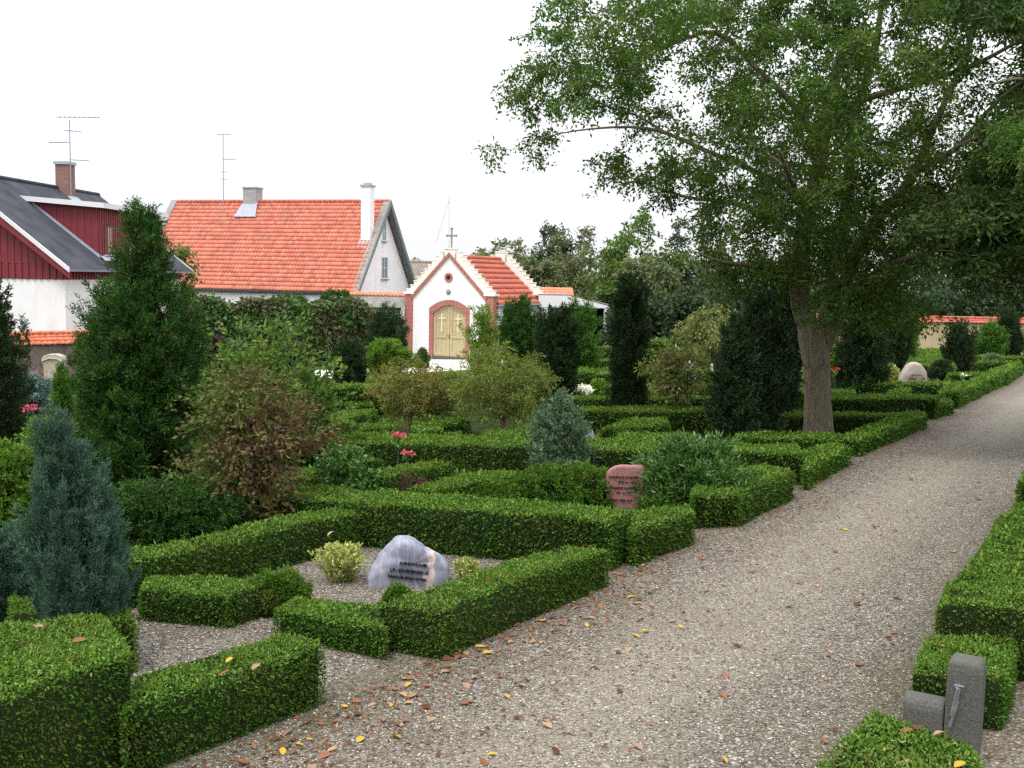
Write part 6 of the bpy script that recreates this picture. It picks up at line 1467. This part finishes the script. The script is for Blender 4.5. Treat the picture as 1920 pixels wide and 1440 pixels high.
def letters(root, lines, Y, ang, base, nrm, rot, mat, off=.012, skew=0):
    """lines: (text, px, py, height px) left baseline start"""
    for (tx, px, py, hpx, wpx, tilt) in lines:
        cu = bpy.data.curves.new('inscription', 'FONT'); cu.body = tx; cu.size = 1; cu.extrude = .0; cu.align_x = 'LEFT'
        tmp = bpy.data.objects.new('tmp', cu); C.objects.link(tmp); bpy.context.view_layer.update()
        dg = bpy.context.evaluated_depsgraph_get(); me = bpy.data.meshes.new_from_object(tmp.evaluated_get(dg)); bpy.data.objects.remove(tmp)
        xs = [v.co.x for v in me.vertices]; W0 = max(xs)-min(xs); s = Y/FPX
        kx = wpx*s/W0; ky = hpx*s/.72
        vs = []
        for v in me.vertices:
            q = at(px, py, Y)+Vector((v.co.x*kx, 0, v.co.y*ky-v.co.x*kx*tilt)); q = rot(q)+nrm*off; vs.append(q)
        fs = [tuple(p.vertices) for p in me.polygons]
        mb = MB(); mb.add(vs, fs); mb.add([q-nrm*(off+.004) for q in vs], [f[::-1] for f in fs])
        nb = len(vs)
        # side walls so the letters are solid
        from collections import Counter
        ec = Counter()
        for f in fs:
            for i in range(len(f)): ec[tuple(sorted((f[i], f[(i+1) % len(f)])))] += 1
        for (a, b_), k in ec.items():
            if k == 1: mb.add([vs[a], vs[b_], vs[b_]-nrm*(off+.004), vs[a]-nrm*(off+.004)], [(0, 1, 2, 3)])
        mb.build('inscription', mat, root); bpy.data.meshes.remove(me)
# the blue grey boulder
Yb = gp(765, 1103).y
ANG = .12
rt, bs, nr, rot = stone('blue grey veined boulder headstone with black lettering and a pink seam', [(688, 1112), (690, 1088), (698, 1066), (712, 1046), (728, 1030), (742, 1016), (752, 1012), (764, 1013), (778, 1020), (788, 1030), (798, 1036), (812, 1040), (824, 1048), (836, 1058), (843, 1072), (838, 1100), (820, 1118), (760, 1122)], Yb, M['bluestone'], .2, seed=3, rough=.02, ang=ANG, dome=.02)
letters(rt, [('KØBMAND', 749, 1055, 5.2, 52, .12), ('J.P. ANDERSENS', 731, 1067, 6.4, 74, .12), ('FAMILIE-GRAVSTED', 727, 1079, 5.0, 74, .12)], Yb, ANG, bs, nr, rot, M['letter'], .032)
# the red headstone
Yr = gp(1180, 960).y
rt, bs, nr, rot = stone('red granite headstone with a wavy top and black lettering beside the laurel', [(1136, 962), (1136, 920), (1137, 888), (1144, 881), (1154, 875), (1166, 873), (1178, 874), (1190, 873), (1204, 873), (1210, 880), (1212, 920), (1206, 962)], Yr, M['granite_red'], .09, seed=5, rough=.006, dome=.0, ang=-.05)
letters(rt, [('MARTINUS ANDERSEN', 1141, 895, 3.4, 62, 0), ('1878 — 1958', 1157, 904, 2.8, 34, 0), ('JOHANNE ANDERSEN', 1141, 915, 3.4, 60, 0), ('1881 — 1967', 1153, 924, 2.8, 32, 0), ('TAK FOR ALT', 1148, 938, 2.8, 38, 0)], Yr, -.05, bs, nr, rot, M['letter_soft'], .014)
def st(lab, poly, basepx, mat, seed, th=.2, ang=0, rough=.02, dome=.03, name='headstone', grp=None):
    Y = gp(*basepx).y; return stone(lab, poly, Y, M[mat], th, seed=seed, ang=ang, rough=rough, dome=dome, name=name, grp=grp)
rt, bs, nr, rot = st('big pale pinkish boulder headstone beyond the dark cone yew', [(1689, 724), (1691, 708), (1698, 696), (1704, 686), (1712, 681), (1722, 680), (1731, 685), (1737, 695), (1740, 706), (1741, 724)], (1714, 724), 'fieldstone', 11, .35)
Yp = gp(1714, 724).y
letters(rt, [('HANSEN', 1703, 705, 4, 26, 0), ('KIRSTINE', 1703, 711, 4, 30, 0)], Yp, 0, bs, nr, rot, M['granite'], .035)
st('small pink boulder headstone far back between the hedges', [(1721, 668), (1723, 660), (1728, 656), (1736, 655), (1742, 659), (1745, 668)], (1733, 668), 'fieldstone', 12, .3)
st('flat grey boulder near the far right hedges', [(1875, 680), (1878, 671), (1886, 669), (1894, 671), (1899, 680)], (1886, 680), 'fieldstone_gr', 13, .3)
st('low grey stone peeping over a hedge right of the dark upright conifer', [(1812, 682), (1814, 673), (1822, 671), (1830, 674), (1832, 682)], (1822, 682), 'fieldstone_gr', 14, .25)
st('reddish square stone behind the big pale boulder', [(1730, 700), (1730, 686), (1743, 686), (1743, 700)], (1737, 706), 'granite_red', 15, .2, dome=0)
st('tall round topped grey stone behind the pink stemmed shrub', [(1274, 722), (1276, 692), (1284, 678), (1296, 676), (1304, 684), (1307, 700), (1307, 722)], (1291, 722), 'fieldstone_gr', 16, .2)
st('slim pale stone left of the ragged dark yew', [(1332, 718), (1332, 684), (1338, 680), (1339, 718)], (1335, 718), 'sandstone', 17, .15)
st('round grey boulder half hidden behind the bronze shrub', [(600, 790), (601, 772), (608, 765), (618, 763), (628, 768), (636, 778), (640, 790)], (618, 792), 'fieldstone_gr', 18, .25)
st('small tilted grey stone block behind the long cross hedge', [(1092, 830), (1095, 808), (1112, 806), (1118, 826), (1117, 832)], (1105, 834), 'fieldstone_gr', 19, .14, dome=0, rough=.008)
st('dark leaning slab headstone left of the yew column', [(1094, 806), (1097, 776), (1103, 769), (1120, 774), (1138, 784), (1140, 792), (1134, 806)], (1112, 808), 'dark_stone', 20, .12, dome=0)
st('flat pale stone top seen over a hedge left of the rusty tree', [(662, 760), (664, 753), (672, 750), (683, 751), (686, 760)], (674, 766), 'sandstone', 21, .3)
# old stone monument by the left wall
mb0 = gp(98, 716); root = empty('stone_monument', mb0, 'old carved pale stone monument with a flared top by the fieldstone wall', 'monument'); s = mb0.y/FPX
mb = MB(); w_ = 18*s
mb.prism([at(82, 712, mb0.y), at(116, 712, mb0.y), at(117, 684, mb0.y), at(119, 676, mb0.y), at(116, 668, mb0.y), at(104, 664, mb0.y), at(90, 664, mb0.y), at(80, 668, mb0.y), at(76, 675, mb0.y), at(81, 686, mb0.y)], (0, .35, 0)); mb.build('block', M['sandstone'], root, bevel=.03)
mb = MB(); mb.box(at(80, 716, mb0.y-.12), (40*s, 0, 0), (0, .6, 0), (0, 0, .1)); mb.build('plinth', M['sandstone'], root)
mb = MB(); mb.tube([at(79, 677, mb0.y-.02), at(92, 672, mb0.y-.03), at(106, 673, mb0.y-.03), at(117, 678, mb0.y-.02)], .03, 6); mb.build('moulding', M['sandstone'], root)
# ------------------------------------------------------------ granite post with tap at the right
pb = gp(1797, 1420); s = pb.y/FPX
root = empty('granite_post', pb, 'grey granite post with metal hook and low round topped side block, right of path', 'post')
l = Vector((math.sin(PA), math.cos(PA), 0)); g = Vector((math.cos(PA), -math.sin(PA), 0)); wd = 66*s*.98
q = pb-g*wd*.47
ht = (1420-1213)*s
mb = MB()
V = []; rows = [(0, 0), (.9, 0), (.97, .004), (1, .016)]
for (t, ins) in rows:
    for (a, b_) in ((0, 0), (1, 0), (1, 1), (0, 1)):
        V.append(q+g*(ins+(wd-2*ins)*a)+l*(ins+(.12-2*ins)*b_)+Z*(ht*t-.03))
F = [(i*4+k, i*4+(k+1) % 4, (i+1)*4+(k+1) % 4, (i+1)*4+k) for i in range(3) for k in range(4)]+[(12, 13, 14, 15)]
mb.add(V, F); mb.build('post', M['granite'], root, bevel=.008)
mb = MB(); prof = [(math.cos(a)*.052, math.sin(a)*.05) for a in [math.pi*i/8 for i in range(9)]]
o = q-g*.155+l*.05; hl = (1420-1316)*s-.05
poly = [o+l*x+Z*(hl+z) for x, z in prof]; poly = [o+l*.052-Z*.03]+poly+[o-l*.052-Z*.03]
mb.prism(poly, g*.152); mb.build('side_block', M['granite'], root, bevel=.01)
hk = q-l*.004+g*.045
mb = MB(); mb.tube([hk+Z*(ht*.70)+l*.01, hk+Z*(ht*.70)-l*.025, hk+Z*(ht*.68)-l*.03], [.006, .007, .006], 8); mb.tube([hk+Z*(ht*.71)-l*.018-g*.012, hk+Z*(ht*.71)-l*.018+g*.022], .004, 6)
mb.tube([hk+Z*(ht*.69)-l*.026+g*.004, hk+Z*(ht*.42)-l*.024-g*.014], [.009, .008], 8); mb.tube([hk+Z*(ht*.56)-l*.02+g*.004, hk+Z*(ht*.30)-l*.018-g*.02], [.007, .006], 8)
mb.build('hook', M['metal'], root)
# ------------------------------------------------------------ fallen leaves
def leaf_proto(kind, seed):
    random.seed(seed); L = 1.0; n = 6; V = []; F = []
    cup = random.uniform(.10, .28); w = random.uniform(.22, .32); bend = random.uniform(-.3, .4)
    for i in range(n+1):
        t = i/n; ww = w*math.sin(math.pi*min(1, t*.94+.03))**.75; x = t-.5
        zc = bend*(t-.5)**2
        for k in (-1, 0, 1): V.append((x, k*ww*(1+random.uniform(-.1, .1)), zc+abs(k)*cup*ww*2+random.uniform(0, .015)))
    for i in range(n):
        for k in range(2): a = i*3+k; F.append((a, a+3, a+4, a+1))
    me = bpy.data.meshes.new('leaf'); me.from_pydata(V, [], F); a = me.attributes.new('rnd', 'FLOAT', 'POINT'); r = random.random(); a.data.foreach_set('value', np.full(len(V), r, dtype=np.float32))
    me.materials.append(M[kind]); me.update(); return me
PROT = {k: [leaf_proto(k, 300+i+j*10) for i in range(n)] for j, (k, n) in enumerate((('brownleaf', 6), ('tanleaf', 4), ('yellowleaf', 3)))}
random.seed(5)
names = {'brownleaf': ('brown', 'fallen brown leaves'), 'tanleaf': ('tan', 'fallen tan leaves'), 'yellowleaf': ('yellow', 'fallen yellow leaves')}
spots = []
def rk():
    x = random.random(); return 'brownleaf' if x < .62 else 'tanleaf' if x < .86 else 'yellowleaf'
for _ in range(2000):   # drift along the hedge foot, front left
    if len(spots) >= 165: break
    u = random.uniform(2.4, 7.6); d = random.expovariate(3.2)
    v = 2.98-d
    if v < 1.0 or random.random() > (1.25-(u-2.4)/6): continue
    spots.append((u, v, 0, rk()))
while len(spots) < 262:
    u = 2.2+10*random.random()**1.5; v = random.uniform(.95, 2.95)
    spots.append((u, v, 0, rk()))
sites = [('on the gravel path', x) for x in spots]
for (px, py, h, k) in [(430, 1237, .28, 'yellowleaf'), (148, 1200, .46, 'brownleaf'), (70, 1175, .46, 'tanleaf'), (480, 1250, .28, 'tanleaf'), (420, 1262, .28, 'brownleaf'), (395, 1090, .18, 'brownleaf'), (358, 1088, .18, 'tanleaf'), (310, 1172, 0, 'yellowleaf'), (335, 1176, 0, 'tanleaf'), (590, 1122, .14, 'brownleaf'), (672, 1140, .14, 'tanleaf'), (694, 1152, .14, 'brownleaf'), (968, 1050, .25, 'yellowleaf'), (986, 1067, .25, 'brownleaf'), (1108, 1024, .25, 'brownleaf'), (915, 1086, .25, 'brownleaf'), (890, 1106, .25, 'tanleaf'), (1150, 968, .36, 'tanleaf'), (1840, 1111, .36, 'brownleaf'), (1895, 1200, .22, 'brownleaf'), (1765, 1210, .22, 'brownleaf'), (1720, 1365, .27, 'brownleaf'), (1760, 1375, .27, 'tanleaf'), (1700, 1370, .27, 'brownleaf'), (1665, 1405, .27, 'brownleaf'), (1705, 1430, .27, 'tanleaf'), (1625, 1420, .27, 'brownleaf'), (1800, 1434, .27, 'yellowleaf'), (1690, 1390, .27, 'tanleaf'), (620, 1000, .25, 'tanleaf'), (1000, 958, .36, 'brownleaf'), (380, 1032, .25, 'brownleaf'), (330, 1042, .25, 'tanleaf')]:
    sites.append(('on a clipped hedge top' if h else 'on the pale plot gravel', (px, py, h, k)))
for where, (a, b_, h, k) in sites:
    p = uvw(a, b_) if where == 'on the gravel path' else gp(a, b_, h+.012)
    if where == 'on the gravel path': p.z += .016
    me = random.choice(PROT[k]); o = bpy.data.objects.new('fallen_leaf', me); C.objects.link(o); o.location = p
    sz = random.uniform(.032, .06); o.scale = (sz, sz*random.uniform(.8, 1.2), sz); o.rotation_euler = (random.gauss(0, .22), random.gauss(0, .22), random.uniform(0, 6.28))
    tag(o, '%s dead leaf lying %s' % (names[k][0], where), 'leaf', '%s %s' % (names[k][1], where))
# finer litter and loose stones nobody could count
def litter():
    rg = np.random.default_rng(66); n = 5200
    u = 1.8+20*rg.random(n)**1.3; v = 3.04-rg.exponential(.38, n)+rg.normal(size=n)*.1; m = (v > .9)&(v < 3.3); u, v = u[m], v[m]
    P = np.array([tuple(uvw(a, b_, .012)) for a, b_ in zip(u, v)]); n = len(P); D = np.stack([rg.normal(size=n), rg.normal(size=n), rg.normal(size=n)*.15], 1)
    V, Q, R = leaf_arrays(P, D, .012+.022*rg.random(n), .008+.014*rg.random(n), .15, T=np.tile([[0, 0, 1.]], (n, 1))+rg.normal(size=(n, 3))*.3)
    tag(np_mesh('leaf_litter', V, Q, R, M['brownleaf']), 'small crumbs of brown leaf litter scattered over the gravel path', 'leaf litter', kind='stuff')
litter()
def pebbles(name, lab, n, ur, vr, smin, smax, lift, seed, powr=1.6):
    rg = np.random.default_rng(seed); u = ur[0]+(ur[1]-ur[0])*rg.random(n)**powr; v = vr[0]+(vr[1]-vr[0])*rg.random(n)
    x = u*sA-v*cA; y = u*cA+v*sA; z = GX*x+GY*y+lift; c = np.stack([x, y, z], 1)
    base = np.array([(1, 0, 0), (0, 1, 0), (-1, 0, 0), (0, -1, 0), (.05, .05, .75), (-.05, 0, -.6)], float)
    s = (smin+(smax-smin)*rg.random(n)**2)[:, None, None]; th = rg.random(n)*6.28; ct, st_ = np.cos(th), np.sin(th)
    vv = base[None]*(1+.35*rg.normal(size=(n, 6, 1)))*np.array([[[1, .7, .75]]])
    X = vv[:, :, 0]*ct[:, None]-vv[:, :, 1]*st_[:, None]; Y = vv[:, :, 0]*st_[:, None]+vv[:, :, 1]*ct[:, None]
    V = (np.stack([X, Y, vv[:, :, 2]], 2)*s+c[:, None]).reshape(-1, 3)
    T = np.array([(0, 1, 4), (1, 2, 4), (2, 3, 4), (3, 0, 4), (1, 0, 5), (2, 1, 5), (3, 2, 5), (0, 3, 5)])
    Q = (T[None]+6*np.arange(n)[:, None, None]).reshape(-1, 3)
    tag(np_mesh(name, V, Q, np.repeat(rg.random(n), 6), M['pebble']), lab, 'gravel', kind='stuff')
pebbles('loose_gravel', 'loose pale and grey gravel stones on the wide path', 90000, (1.6, 16), (.75, 3.12), .003, .0075, .010, 21)
pebbles('plot_pebbles', 'loose pale stones on the gravel of the boulder grave', 22000, (3.4, 6.8), (3.2, 6.6), .004, .009, .014, 22, 1.0)
# moss and weeds at the hedge foot
# ------------------------------------------------------------ grass on the lawn strips
def grass(lab, poly, n, seed, L=.07):
    rg = np.random.default_rng(seed); a, b_, c, d = [np.array(p) for p in poly]; u = rg.random((n, 1)); w_ = rg.random((n, 1)); p = (a*(1-u)+b_*u)*(1-w_)+(d*(1-u)+c*u)*w_
    z = GX*p[:, 0]+GY*p[:, 1]+.02; z = np.array([gz(x, y)+.02 for x, y in p])
    P = np.column_stack([p, z]); D = rg.normal(size=(n, 3))*.4; D[:, 2] = 1
    V, Q, R = leaf_arrays(P, D, L*(.6+.8*rg.random(n)), .03, .1); tag(np_mesh('grass', V, Q, R, M['grass']), lab, 'grass', kind='stuff')
grass('short grass below the fieldstone wall', px2((40, 745), (220, 745), (240, 712), (20, 712)), 7000, 31)
grass('short grass below the creeper wall', px2((540, 697), (700, 693), (700, 676), (560, 678)), 9000, 32)
# ground cover on the soil of the plots
def cover():
    rg = np.random.default_rng(44); parts = []
    for (u0, u1, v0, v1, n) in ((7.2, 13, 3.1, 9, 14000), (12.5, 40, 3.3, 18, 34000)):
        u = u0+(u1-u0)*rg.random(n); v = v0+(v1-v0)*rg.random(n); x = u*sA-v*cA; y = u*cA+v*sA
        k = (np.sin(x*2.1)+np.sin(y*1.7+1)+rg.normal(size=n)*.6) > -.1; x, y = x[k], y[k]; m = len(x)
        P = np.stack([x, y, GX*x+GY*y+.01], 1); D = rg.normal(size=(m, 3))*.7; D[:, 2] = .6+rg.random(m)
        L = .045+.0022*y; parts.append(leaf_arrays(P, D, L*(.6+rg.random(m)), L*.5, .1))
    V, Q, R = merge(parts); tag(np_mesh('ground_cover', V, Q, R, M['bggreen']), 'low green ground cover plants on the soil between the grave hedges', 'ground cover', kind='stuff')
cover()
# ------------------------------------------------------------ tidy: child meshes in their parents' coordinates, single meshes get an origin at their base
bpy.context.view_layer.update()
from mathutils import Matrix as _M
for o in list(C.objects):
    if o.type != 'MESH' or o.name.startswith('fallen_leaf'): continue
    if o.parent is not None:
        acc = Vector((0, 0, 0)); q = o.parent; chain = []
        while q.parent is not None: q = q.parent
        w0 = q.location.copy(); o['_w'] = list(w0)
for o in list(C.objects):
    if o.type == 'MESH' and '_w' in o:
        w0 = Vector(o['_w']); del o['_w']; o.data.transform(_M.Translation(-w0)); o.location = (0, 0, 0)
    elif o.type == 'MESH' and o.parent is None and not o.name.startswith('fallen_leaf') and o.get('kind') != 'structure':
        n = len(o.data.vertices); co_ = np.empty(n*3, dtype=np.float32); o.data.vertices.foreach_get('co', co_); co_ = co_.reshape(-1, 3)
        c = Vector((float(co_[:, 0].mean()), float(co_[:, 1].mean()), 0)); c.z = gz(c.x, c.y)
        o.data.transform(_M.Translation(-c)); o.location = c
    if 'base' in o: del o['base']
for x in HEDGE_N: print('HEDGE', x)
print('faces', sum(len(o.data.polygons) for o in C.objects if o.type == 'MESH'))
